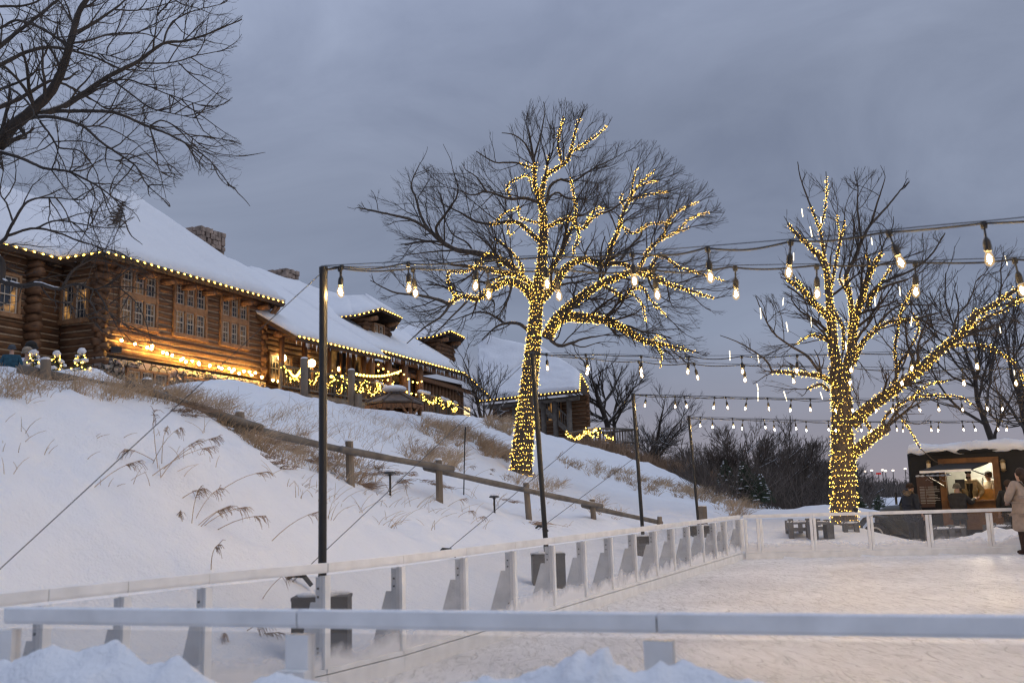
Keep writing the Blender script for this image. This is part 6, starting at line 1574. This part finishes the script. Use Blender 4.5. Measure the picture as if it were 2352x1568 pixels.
for k in range(7): m.ball(TP_.at(b0[0] + .06 + k * .13, -.05, b0[1] + .01), (.09, .05, .03), 1)
m.build('snow_cap', M['snow'], B_, smooth=True)
for x, y in (c4(558, 415), c4(1420, 410)):
    p = th_(x, y, -.12); m = MB(); m.lathe(p, [(.02, .17), (.08, .12), (.055, .10), (.06, -.10), (.075, -.12), (.02, -.16)], 8); m.tube([p + A([0, 0, .15]), p + TP_.n * .12 + A([0, 0, .15])], .015, 5); L_ = m.build('lantern', simple('brass', (.25, .17, .08), .4, .7), truck); m = MB(); m.lathe(p, [(.061, -.07), (.061, .07)], 8); m.build('lantern_glass', M['bulbglass'] if False else simple('lantern_pane', (.5, .4, .25), .2), L_)
# bonnet, wings, wheels, windscreen of the old lorry at the left end
c5 = lambda x, y: ((1900 + x / 4.7514) * .9408, (1050 + y / 4.7514) * .9408)
hs0, hz0 = ts(*c5(1100, 930), .5); hs1, hz1 = ts(*c5(1420, 850), .5); hs0 = hs0; 
m = MB(); n_ = 12; prof = [(.0, .62), (.08, .82), (.25, .92), (.8, .98), (1.4, 1.02)]; ln = sL - hs0 + .05
for a, b in zip(prof[:-1], prof[1:]):
    pass
rows = []
for f, k in prof:
    s = hs0 + ln * f / 1.4; w2 = .38 + .16 * f / 1.4; zt = TGZ + .5 + (hz1 - TGZ - .5) * k; rows.append([TP_.at(s, 1.05 + w2 * math.cos(t) * 1.0, TGZ + .5 + (zt - TGZ - .5) * max(0, math.sin(t)) ** .55) for t in np.linspace(math.pi, 0, n_)])
R_ = A(rows); i = np.arange(len(rows) - 1)[:, None] * n_; j = np.arange(n_ - 1)[None]; m.add(R_.reshape(-1, 3), np.stack([i + j, i + j + 1, i + n_ + j + 1, i + n_ + j], -1).reshape(-1, 4)); m.add(R_[0], [tuple(range(n_))]); m.build('bonnet', to, truck, smooth=True)
m = MB(); wbox(m, TP_, hs0 + .15, sL, .45, 1.65, TGZ + .35, TGZ + .75); wbox(m, TP_, sL - .55, sL + .02, .5, 1.6, TGZ + .5, hz1 + .02); m.build('cab', to, truck)
a, b = th_(*c5(1395, 870), .5), th_(*c5(1432, 760), .5); m = MB(); m.prism([a, b, b + TP_.n * 1.0, a + TP_.n * 1.0], TP_.t * .03); m.build('windscreen', M['pane'], truck); m = MB(); q = th_(*c5(1372, 860), .35); m.tube([q, q + A([0, 0, .34])], .035, 8); m.build('wing_mirror', M['black'], truck)
wc = ts(*c5(1148, 1170), .25)
for u in (.3, 1.75):
    ws = wc[0]; wz = TGZ + .36; m = MB()
    arc = [(ws - .58 + .02, wz - .1), (ws - .52, wz + .22), (ws - .3, wz + .45), (ws, wz + .52), (ws + .32, wz + .44), (ws + .6, wz + .12), (ws + 1.0, wz - .12)]
    for (a0, z0), (a1, z1) in zip(arc[:-1], arc[1:]): m.bar(TP_.at(a0, u, z0), TP_.at(a1, u, z1), .42, .05, TP_.n * 0 + A([0, 0, 1.]))
    m.build('mudguard', to, truck, smooth=False)
for u in (.18, 1.75):
    for s in (wc[0], sR - 1.2):
        c = TP_.at(s, u, TGZ + .34); m = MB(); m.lathe(c, [(.2, -.10), (.33, -.095), (.355, -.05), (.355, .05), (.33, .095), (.2, .10)], 24, axis=TP_.n); w5 = m.build('wheel', M['rubber'], truck); m = MB(); m.lathe(c, [(.05, -.12), (.12, -.085), (.2, -.102), (.235, -.104), (.235, -.09)], 24, axis=TP_.n); m.build('rim', simple('cream_rim', (.55, .52, .45), .5), w5)
p = TP_.at(hs0 + .1, .55, TGZ + .75); m = MB(); m.lathe(p, [(.02, .1), (.1, .06), (.12, -.04), (.11, -.06)], 14, axis=TP_.t); m.build('headlight', simple('lamp_glass', (.3, .3, .3), .15), truck); m = MB(); wbox(m, TP_, hs0 - .08, hs0 + .02, .2, 1.9, TGZ + .32, TGZ + .46); m.build('bumper', M['black'], truck)
for x in (mid, ): m = MB(); wbox(m, TP_, sL - .2, sR, .1, 1.9, TGZ + .22, zB - .002); m.build('chassis', M['black'], truck)
gl_ = bpy.data.lights.new('galley_light', 'POINT'); gl_.energy = 120; gl_.color = (1, .86, .62); gl_.shadow_soft_size = .12; go = bpy.data.objects.new('galley_light', gl_); COL.objects.link(go); go.location = tuple(float(q) for q in TP_.at((wl + wr_) / 2, .85, zT - .16)); go.parent = truck; go.location = tuple(float(q) for q in TP_.at((wl + wr_) / 2, .85, zT - .16) - A(wloc(truck)))

# rustic benches, table and rail stands between barrier and truck
gw_ = simple('grey_bench_wood', (.10, .098, .10), .85, noise=.3, scale=5)


def frame_chair(label, x0, x1, yt, yb, d, seat, group):
    a, b = P(x0, yb, d), P(x1, yb, d); zt = P(x0, yt, d)[2]; zb = min(a[2], gz(a[0], a[1])) - .1; t = unit((b - a) * A([1, 1, 0])); n = A([-t[1], t[0], 0]); w = np.linalg.norm((b - a)[:2]); o = thing('wooden_bench', label, 'bench', (a[0], a[1], zb), group); up = A([0, 0, 1.]); a = A([a[0], a[1], 0])
    for s in (0, w):
        m = MB(); m.bar(a + t * s + up * zb, a + t * s + up * zt, .11, .11); m.build('post', gw_, o)
    m = MB(); h = zt - zb
    for z in (zt - h * .15, zt - h * .45): m.bar(a + up * z, a + t * w + up * z, .05, .09)
    m.build('back_slat', gw_, o)
    if seat:
        m = MB(); z = zb + h * .48; m.prism([a + up * z, a + t * w + up * z, a + t * w + n * .5 + up * z, a + n * .5 + up * z], up * .06); m.build('seat', gw_, o)
        for s in (0.05, w - .05):
            m = MB(); m.bar(a + t * s + n * .5 + up * zb, a + t * s + n * .5 + up * (z + .25), .09, .09); m.build('leg', gw_, o)
    m = MB()
    for k in range(6): m.ball(a + t * w * k / 5 + up * (zt - h * .12), (.1, .07, .035), 1)
    m.build('snow_cap', M['snow'], o, smooth=True)


frame_chair('leftmost grey timber bench behind the far barrier, snow on its arms', 1818, 1858, 1191, 1232, 24.6, True, 'grey timber benches'); frame_chair('grey timber bench behind the snowy plank table', 1872, 1900, 1193, 1228, 25.2, True, 'grey timber benches')
frame_chair('open grey timber frame below the thick lit trunk', 1942, 1968, 1195, 1222, 25., False, 'grey timber benches'); frame_chair('grey timber bench in the snow before the serving window', 2148, 2186, 1206, 1250, 23.6, True, 'grey timber benches'); frame_chair('grey timber bench right beside the one before the serving window', 2189, 2214, 1204, 1250, 23.8, True, 'grey timber benches'); frame_chair('snowed grey timber bench at the beige coat', 2285, 2318, 1200, 1250, 23.4, True, 'grey timber benches')
a, b = P(1868, 1203, 23.9), P(1922, 1205, 23.9); zb = gz(a[0], a[1]) - .1; o = thing('plank_table', 'grey plank table beside the leftmost bench behind the barrier', 'table', (a[0], a[1], zb)); m = MB(); m.prism([a, b, b + A([0, .6, 0]), a + A([0, .6, 0])], A([0, 0, .06])); m.build('table_top', gw_, o)
for f in (.12, .8):
    m = MB(); c = a + (b - a) * f + A([0, .3, 0]); m.bar(A([c[0], c[1], zb]), c, .16, .34); m.build('leg', gw_, o)
# ------------------------------------------------------------------ people
SKIN = simple('skin', (.42, .26, .19), .55)


def skin_mesh(name, verts, edges, radii, root_v, material, parent, sub=2):
    """one continuous surface grown round a joint skeleton"""
    me = bpy.data.meshes.new(name); me.from_pydata([tuple(map(float, v)) for v in verts], edges, []); tmp = bpy.data.objects.new(name, me); COL.objects.link(tmp)
    md = tmp.modifiers.new('skin', 'SKIN'); md.use_smooth_shade = True
    if not me.skin_vertices: raise RuntimeError('no skin layer')
    for i, r in enumerate(radii): me.skin_vertices[0].data[i].radius = r if isinstance(r, tuple) else (r, r); me.skin_vertices[0].data[i].use_root = (i == root_v)
    sb = tmp.modifiers.new('sub', 'SUBSURF'); sb.levels = sub; sb.render_levels = sub
    dg = bpy.context.evaluated_depsgraph_get(); dg.update(); out = bpy.data.meshes.new_from_object(tmp.evaluated_get(dg)); out.name = name
    bpy.data.objects.remove(tmp); o = bpy.data.objects.new(name, out); COL.objects.link(o); o.parent = parent; out.materials.clear(); out.materials.append(material)
    out.polygons.foreach_set('use_smooth', np.ones(len(out.polygons), bool)); return o


class G:
    def __init__(s): s.v = []; s.e = []; s.r = []
    def add(s, p, r, to=None):
        s.v.append(A(p, )); s.r.append(r); i = len(s.v) - 1
        if to is not None: s.e.append((to, i))
        return i


def person(label, pos, yaw, H=1.72, lean=0., arms=None, look=(0, 0), coat=None, coat_len=.9, coat_r=0., pants=None, hat=None, hair=None, hair_len=0., beard=None, apron=None, group=None, hood=None, head_dz=0., boots=None, bag=False, legs=True, belt=False):
    """arms: ((elbow, wrist), (elbow, wrist)) right then left, in a frame facing +y, metres for a 1.72 m body"""
    k = H / 1.72; root = thing('person', label, 'person', pos, group); root.rotation_euler = (0, 0, yaw); root.scale = (k, k, k)
    ca, sa = math.cos(lean), math.sin(lean)
    T = lambda x, y, z: A([x, y * ca + (z - .95) * sa, .95 + (z - .95) * ca - y * sa]) if z > .95 else A([x, y, z])
    arms = arms or ((A([.26, -.02, 1.12]), A([.25, .12, .90])), (A([-.26, -.02, 1.12]), A([-.25, .12, .90])))
    g_ = G(); pel = g_.add((0, 0, .95), (.15, .11)); ab = g_.add(T(0, .0, 1.12), (.14, .10), pel); ch = g_.add(T(0, -.01, 1.30), (.155, .11), ab); nk = g_.add(T(0, .0, 1.46), (.06, .06), ch)
    hx, hy = look; hd = lambda a, b, c: T(a, b, c) + A([0, 0, head_dz])
    hb = g_.add(hd(0, .025, 1.54), (.062, .07), nk); hm = g_.add(hd(hx * .02, .03 + hy * .02, 1.61), (.076, .092), hb); ht = g_.add(hd(hx * .02, .015 + hy * .01, 1.68), (.068, .08), hm)
    nose = g_.add(hd(hx * .06, .12, 1.60), .016, hm)
    hands = []
    for sgn, (el, wr) in zip((1, -1), arms):
        sh = g_.add(T(.17 * sgn, 0, 1.40), .055, ch); e = g_.add(A(el) * A([1, 1, 1]), .042, sh); w_ = g_.add(wr, .028, e); f = unit(A(wr) - A(el)); sd = unit(np.cross(f, (0, 0, 1)) if abs(f[2]) < .9 else A([1., 0, 0])); up = np.cross(sd, f)
        pm = g_.add(A(wr) + f * .055, (.036, .022), w_); hands.append((pm, f))
        for q, L_ in zip((-.030, -.010, .010, .030), (.060, .075, .07, .052)):
            a = g_.add(A(wr) + f * .095 + sd * q, .0095, pm); b = g_.add(A(wr) + f * (.095 + L_ * .55) + sd * q * 1.15 - up * .010, .0085, a); g_.add(A(wr) + f * (.095 + L_) + sd * q * 1.2 - up * .028, .007, b)
        a = g_.add(A(wr) + f * .05 + sd * .045 * sgn * -1, .011, pm); g_.add(A(wr) + f * .085 + sd * .062 * sgn * -1, .009, a)
    if legs:
        for sgn in (1, -1):
            hp = g_.add((.09 * sgn, 0, .88), .085, pel); kn = g_.add((.095 * sgn, .02, .49), .055, hp); an = g_.add((.095 * sgn, -.02, .09), .042, kn); g_.add((.105 * sgn, .13, .035), (.038, .03), an)
    skin_mesh('body', g_.v, g_.e, g_.r, pel, SKIN, root, 1)
    F = MB()
    for q in (-1, 1): F.ball(hd(q * .032 + hx * .03, .107, 1.625), (.011, .007, .008), 1)
    F.tube([hd(-.024 + hx * .04, .112, 1.563), hd(hx * .04, .120, 1.560), hd(.024 + hx * .04, .112, 1.563)], .006, 5); fo = F.build('face_features', simple('eye_lip', (.10, .05, .04), .5), None); fo.parent = root
    if coat:
        g_ = G(); z0 = coat_len; a0 = g_.add(A([0, 0, .97]), (.175 + coat_r, .135 + coat_r)); a1 = g_.add(T(0, 0, 1.13), (.17 + coat_r, .135 + coat_r), a0); a2 = g_.add(T(0, -.01, 1.31), (.185 + coat_r * .7, .135 + coat_r * .7), a1); a3 = g_.add(T(0, 0, 1.455), (.085, .085), a2)
        b = a0
        for z in np.arange(.82, z0 - .01, -.13): b = g_.add((0, .0, z), (.185 + coat_r + (.97 - z) * .09, .15 + coat_r + (.97 - z) * .09), b)
        for sgn, (el, wr) in zip((1, -1), arms):
            sh = g_.add(T(.185 * sgn, 0, 1.395), .078 + coat_r * .5, a2); e = g_.add(el, .066 + coat_r * .4, sh); g_.add(A(wr) - unit(A(wr) - A(el)) * .02, .052 + coat_r * .3, e)
        skin_mesh('coat', g_.v, g_.e, g_.r, a0, coat, root, 2)
    if pants and legs:
        g_ = G(); p0 = g_.add((0, 0, .96), (.155, .12))
        for sgn in (1, -1): a = g_.add((.09 * sgn, 0, .86), .098, p0); b = g_.add((.098 * sgn, .02, .49), .072, a); g_.add((.098 * sgn, -.015, .12), .06, b)
        skin_mesh('trousers', g_.v, g_.e, g_.r, p0, pants, root, 1)
        m = MB()
        for sgn in (1, -1): m.ball((.102 * sgn, .045, .045), (.055, .135, .05), 2); m.tube([(.098 * sgn, -.02, .05), (.098 * sgn, -.02, .2)], .064, 10)
        o = m.build('boots', boots or M['rubber'], None, smooth=True); o.parent = root
    add = lambda nm, mm, mt: setattr(mm.build(nm, mt, None, smooth=True), 'parent', root)
    c = hd(hx * .02, .01, 1.645)
    if hair is not None:
        m = MB(); m.ball(c + A([0, -.03, .0]), (.098, .102, .105), 2)
        if hair_len:
            m.tube([c + A([0, -.06, .02]), c + A([0, -.085, -.12]), c + A([0, -.10, -.12 - hair_len])], [.095, .105, .075], 10, squash=.6)
        add('hair', m, hair)
    if hat is not None:
        m = MB(); kind, mt = hat
        if kind == 'beanie': m.ball(c + A([0, -.008, .045]), (.098, .108, .085), 2); m.tube([c + A([.1 * math.cos(t), -.005 + .112 * math.sin(t), .005 + .01 * math.sin(t)]) for t in np.linspace(0, 2 * math.pi, 17)], .02, 6)
        else: m.ball(c + A([0, 0, .045]), (.095, .105, .065), 2); m.prism([c + A([.075 * math.cos(t), .085 + .08 * math.sin(t), .035]) for t in np.linspace(0, math.pi, 9)], A([0, 0, .012]))
        add('hat', m, mt)
    if beard is not None: m = MB(); m.ball(hd(hx * .04, .085, 1.545), (.062, .045, .055), 2); add('beard', m, beard)
    if apron is not None:
        m = MB(); n = 9
        R = [[T(x * w, .165 + coat_r - abs(x) * .10, z) for x in np.linspace(-1, 1, n)] for z, w in ((1.38, .09), (1.28, .12), (1.15, .17), (1.0, .185))] + [[A([x * .2, .19 - abs(x) * .09, z]) for x in np.linspace(-1, 1, n)] for z in (.9, .7, .55)]
        V = A(R).reshape(-1, 3); i = np.arange(len(R) - 1)[:, None] * n; j = np.arange(n - 1)[None]; q = np.stack([i + j, i + j + 1, i + n + j + 1, i + n + j], -1).reshape(-1, 4); N_ = len(V); m.add(np.concatenate([V, V + A([0, -.012, 0])]), np.concatenate([q, q[:, ::-1] + N_])); add('apron', m, apron)
    if hood is not None:
        m = MB(); rr = np.random.default_rng(4); K = 260; t = rr.uniform(0, 2 * math.pi, K); cc = np.stack([.12 * np.cos(t), -.06 + .10 * np.sin(t), 1.50 + .03 * np.cos(t * 2)], 1); cc = A([T(*q) for q in cc]); v = rr.normal(0, 1, (K, 3)); v /= np.linalg.norm(v, axis=1, keepdims=True); m.branches(np.stack([cc, cc + v * .055], 1), np.full(K, .014), np.full(K, .004), 3); m.ball(T(0, -.10, 1.47), (.13, .09, .07), 2); add('fur_hood', m, hood)
    if belt: m = MB(); m.tube([A([(.185 + coat_r) * math.cos(t), (.145 + coat_r) * math.sin(t), 1.03 - .02 * math.cos(t)]) for t in np.linspace(0, 2 * math.pi, 25)], .022, 6); m.tube([A([.12, -.17 - coat_r, 1.03]), A([.15, -.20 - coat_r, .85]), A([.12, -.215 - coat_r, .72])], .02, 6, squash=.6); add('belt', m, coat)
    if bag: m = MB(); m.tube([T(-.12, -.10, 1.46), T(.06, -.165 - coat_r, 1.2), A([.2 + coat_r, -.1, 1.0])], .011, 6); m.tube([T(-.12, -.10, 1.46), T(-.1, .12, 1.35), T(.12, .15, 1.15), A([.2 + coat_r, .0, 1.0])], .011, 6); add('bag_strap', m, M['rubber'])
    return root


cl = lambda n, c, s=.3: simple(n, c, .9, noise=s, scale=14, bump=.2)
navy, dblue, beige, tanc, white, dark = cl('navy_cloth', (.018, .022, .032)), cl('teal_cloth', (.012, .055, .085)), cl('beige_wool', (.30, .235, .19), .12), cl('olive_fleece', (.34, .28, .17)), cl('pale_jacket', (.50, .52, .60)), cl('charcoal_cloth', (.022, .022, .024))
brown, black_c, greyc = cl('brown_hair', (.035, .02, .013)), cl('black_knit', (.012, .012, .012)), cl('grey_knit', (.13, .12, .10))


def stand(x, ytop, d, H, z=None):
    t = P(x, ytop, d); zz = gz(t[0], t[1]) if z is None else z; return A([t[0], t[1], zz]), (t[2] - zz) if H is None else H


def face_to(p, q): return math.atan2(-(q[0] - p[0]), q[1] - p[1])


# three people by the lodge corner
p, h = stand(27, 793, 15.4, None); person('person in a teal blue jacket and dark cap seen from behind by the little firs', p, .35, h, coat=dblue, coat_len=.8, coat_r=.03, pants=dark, hat=('beanie', cl('slate_knit', (.05, .06, .075))), group='people by the lodge corner', lean=.12)
p, h = stand(63, 801, 16.4, None); person('person in a sandy knitted hat and pale fleece behind the leftmost little fir', p, -.9, h, coat=cl('sand_fleece', (.32, .27, .22)), coat_len=.8, coat_r=.02, pants=dark, hat=('beanie', cl('sand_knit', (.26, .21, .16))), group='people by the lodge corner')
p, h = stand(72, 789, 17.2, None); person('person in a black hat and white striped jacket behind the leftmost little fir', p, .7, h, coat=white, coat_len=.8, coat_r=.03, pants=dark, hat=('beanie', black_c), group='people by the lodge corner')
# customers
V1 = A([.14, .20, 1.12]), A([.10, .47, 1.10])
p = th_(*c4(335, 640), -.75); z = gz(p[0], p[1]); person('person in a dark parka with fur hood and brown knitted cap, facing right in line', A([p[0], p[1], z]), -1.25, p[2] - z + .03, coat=navy, coat_len=.62, coat_r=.04, pants=dark, hat=('beanie', brown), hood=cl('fur_trim', (.20, .15, .10)), group='customers at the food truck')
p = th_(*c4(880, 640), -.62); z = gz(p[0], p[1]); reach = ((A([.30, .22, 1.22]), A([.38, .50, 1.33])), (A([-.16, .26, 1.22]), A([.10, .52, 1.30])))
person('customer in black with grey knitted cap reaching up to the serving window', A([p[0], p[1], z]), -.55, p[2] - z + .02, arms=reach, coat=dark, coat_len=.78, coat_r=.035, pants=dark, hat=('beanie', greyc), group='customers at the food truck')
p = th_(*c4(1468, 580), -.5); z = gz(p[0], p[1]); person('person in black standing against the truck, half hidden by the beige coat', A([p[0], p[1], z]), -.4, p[2] - z, coat=black_c, coat_len=.7, coat_r=.03, pants=dark, hair=brown, group='customers at the food truck')
# staff inside
zf = zB + .08; p = th_(*c4(1018, 480), .55); yw = math.atan2(p[0], -p[1]) 
back = math.atan2(TP_.n[0], -TP_.n[1])            # facing out through the window
fx = lambda a: a
person('bearded staff member in cap and dark apron leaning over the counter', A([p[0], p[1], zf]), back + .25, (p[2] - zf) / .985, lean=.16, arms=((A([.33, .05, 1.12]), A([.20, .28, .98])), (A([-.33, .05, 1.12]), A([-.22, .30, .98]))), coat=tanc, coat_len=.8, coat_r=.035, pants=dark, hat=('cap', black_c), beard=brown, apron=black_c, group='staff in the food truck', look=(.6, 0))
p = th_(*c4(1262, 488), .95); person('staff member in dark cap and pale jumper at the right side of the window', A([p[0], p[1], zf]), back - .7, (p[2] - zf) / .99, lean=.06, arms=((A([.27, .05, 1.12]), A([.16, .33, 1.04])), (A([-.27, .05, 1.12]), A([-.12, .34, 1.03]))), coat=cl('pale_jumper', (.36, .31, .24)), coat_len=.85, coat_r=.015, pants=dark, hat=('cap', dark), hair=brown, group='staff in the food truck')
# woman at the barrier
p = P(2341, 1076, 20.25); pz0 = .0; person('woman in a long beige coat with brown hair standing at the far barrier', A([p[0], p[1], pz0]), .28, p[2], arms=((A([.30, .02, 1.16]), A([.18, .22, 1.10])), (A([-.34, .02, 1.14]), A([-.20, .20, 1.06]))), coat=beige, coat_len=.40, coat_r=.045, pants=cl('dark_brown_boot', (.03, .015, .012)), boots=cl('boot_leather', (.03, .015, .012)), hair=brown, hair_len=.12, belt=True, bag=True)
# ------------------------------------------------------------------ sky, sun, camera
w = bpy.data.worlds.new('World'); SC.world = w; w.use_nodes = True; nt = w.node_tree; nt.nodes.clear()
out = node(nt, 'ShaderNodeOutputWorld'); bg = node(nt, 'ShaderNodeBackground'); bg2 = node(nt, 'ShaderNodeBackground'); mixs = node(nt, 'ShaderNodeMixShader')
sky = node(nt, 'ShaderNodeTexSky', sky_type='NISHITA', sun_disc=False)
SUN_EL, SUN_AZ = math.radians(46), math.radians(116)          # azimuth clockwise from +Y: soft fill light added from the right to brighten the roof snow
sky.sun_elevation = SUN_EL; sky.sun_rotation = SUN_AZ; sky.dust_density = 2.; sky.ozone_density = 3.
nt.links.new(sky.outputs[0], bg.inputs[0]); bg.inputs[1].default_value = .05
tc = node(nt, 'ShaderNodeTexCoord'); sp = node(nt, 'ShaderNodeSeparateXYZ'); nt.links.new(tc.outputs['Generated'], sp.inputs[0])
# overcast deck: streaky cloud over an even grey, a faint pink band at the horizon
mp = node(nt, 'ShaderNodeMapping'); mp.inputs['Scale'].default_value = (1.2, 1.2, 2.7); mp.inputs['Rotation'].default_value = (.18, .1, .3)
nz = node(nt, 'ShaderNodeTexNoise'); nz.inputs['Scale'].default_value = 2.6; nz.inputs['Detail'].default_value = 8; nz.inputs['Roughness'].default_value = .56; nz.inputs['Distortion'].default_value = .6
nt.links.new(tc.outputs['Generated'], mp.inputs[0]); nt.links.new(mp.outputs[0], nz.inputs['Vector'])
cl = node(nt, 'ShaderNodeValToRGB'); cl.color_ramp.elements[0].position = .33; cl.color_ramp.elements[1].position = .72
cl.color_ramp.elements[0].color = (.212, .247, .345, 1); cl.color_ramp.elements[1].color = (.312, .357, .475, 1); nt.links.new(nz.outputs['Fac'], cl.inputs[0])
hr = node(nt, 'ShaderNodeMapRange'); hr.inputs['From Min'].default_value = .0; hr.inputs['From Max'].default_value = .16; hr.inputs['To Min'].default_value = 1; hr.inputs['To Max'].default_value = 0
nt.links.new(sp.outputs['Z'], hr.inputs['Value'])
hm = node(nt, 'ShaderNodeMix', data_type='RGBA'); hm.inputs[7].default_value = (.36, .325, .37, 1); nt.links.new(hr.outputs[0], hm.inputs[0]); nt.links.new(cl.outputs[0], hm.inputs[6])
# added boost towards the zenith, above the view, so the snow gets more light
dt = node(nt, 'ShaderNodeVectorMath', operation='DOT_PRODUCT'); dt.inputs[1].default_value = (-.15, .1, .98); nt.links.new(tc.outputs['Generated'], dt.inputs[0])
br = node(nt, 'ShaderNodeMapRange'); br.inputs['From Min'].default_value = .42; br.inputs['From Max'].default_value = 1.; br.inputs['To Min'].default_value = 1.; br.inputs['To Max'].default_value = 2.75
nt.links.new(dt.outputs['Value'], br.inputs['Value'])
nt.links.new(hm.outputs[2], bg2.inputs[0]); nt.links.new(br.outputs[0], bg2.inputs[1])
mixs.inputs[0].default_value = .88
nt.links.new(bg.outputs[0], mixs.inputs[1]); nt.links.new(bg2.outputs[0], mixs.inputs[2]); nt.links.new(mixs.outputs[0], out.inputs[0])

L = bpy.data.lights.new('sun', 'SUN'); L.energy = .55; L.angle = math.radians(40); L.color = (.93, .96, 1)
so = bpy.data.objects.new('sun', L); COL.objects.link(so)
sd = Vector((math.sin(SUN_AZ) * math.cos(SUN_EL), math.cos(SUN_AZ) * math.cos(SUN_EL), math.sin(SUN_EL)))
so.rotation_euler = sd.to_track_quat('Z', 'Y').to_euler(); so.location = sd * 60

cd = bpy.data.cameras.new('camera'); cam = bpy.data.objects.new('camera', cd); COL.objects.link(cam)
R_ = Vector((_cr, _sr * _st, -_sr * _ct)); U_ = Vector((_sr, -_cr * _st, _cr * _ct)); F_ = Vector((0, _ct, _st))
mw = Matrix.Identity(4)
for r in range(3): mw[r][0] = R_[r]; mw[r][1] = U_[r]; mw[r][2] = -F_[r]; mw[r][3] = CAM[r]
cam.matrix_world = mw
cd.sensor_width = 36; cd.lens = FPX / 2352 * 36; cd.clip_start = .05; cd.clip_end = 3000
cd.dof.use_dof = True; cd.dof.focus_distance = 24; cd.dof.aperture_fstop = 2.8
SC.camera = cam
SC.view_settings.view_transform = 'Standard'; SC.view_settings.look = 'None'; SC.view_settings.exposure = 0; SC.view_settings.gamma = 1
SC.render.engine = 'CYCLES'; cy = SC.cycles
cy.use_denoising = True; cy.max_bounces = 6; cy.diffuse_bounces = 3; cy.glossy_bounces = 3; cy.transparent_max_bounces = 24; cy.transmission_bounces = 4
cy.sample_clamp_indirect = 3.; cy.sample_clamp_direct = 0.; cy.caustics_reflective = False; cy.caustics_refractive = False; cy.use_light_tree = True
cy.pixel_filter_type = 'BLACKMAN_HARRIS'; cy.filter_width = 1.3
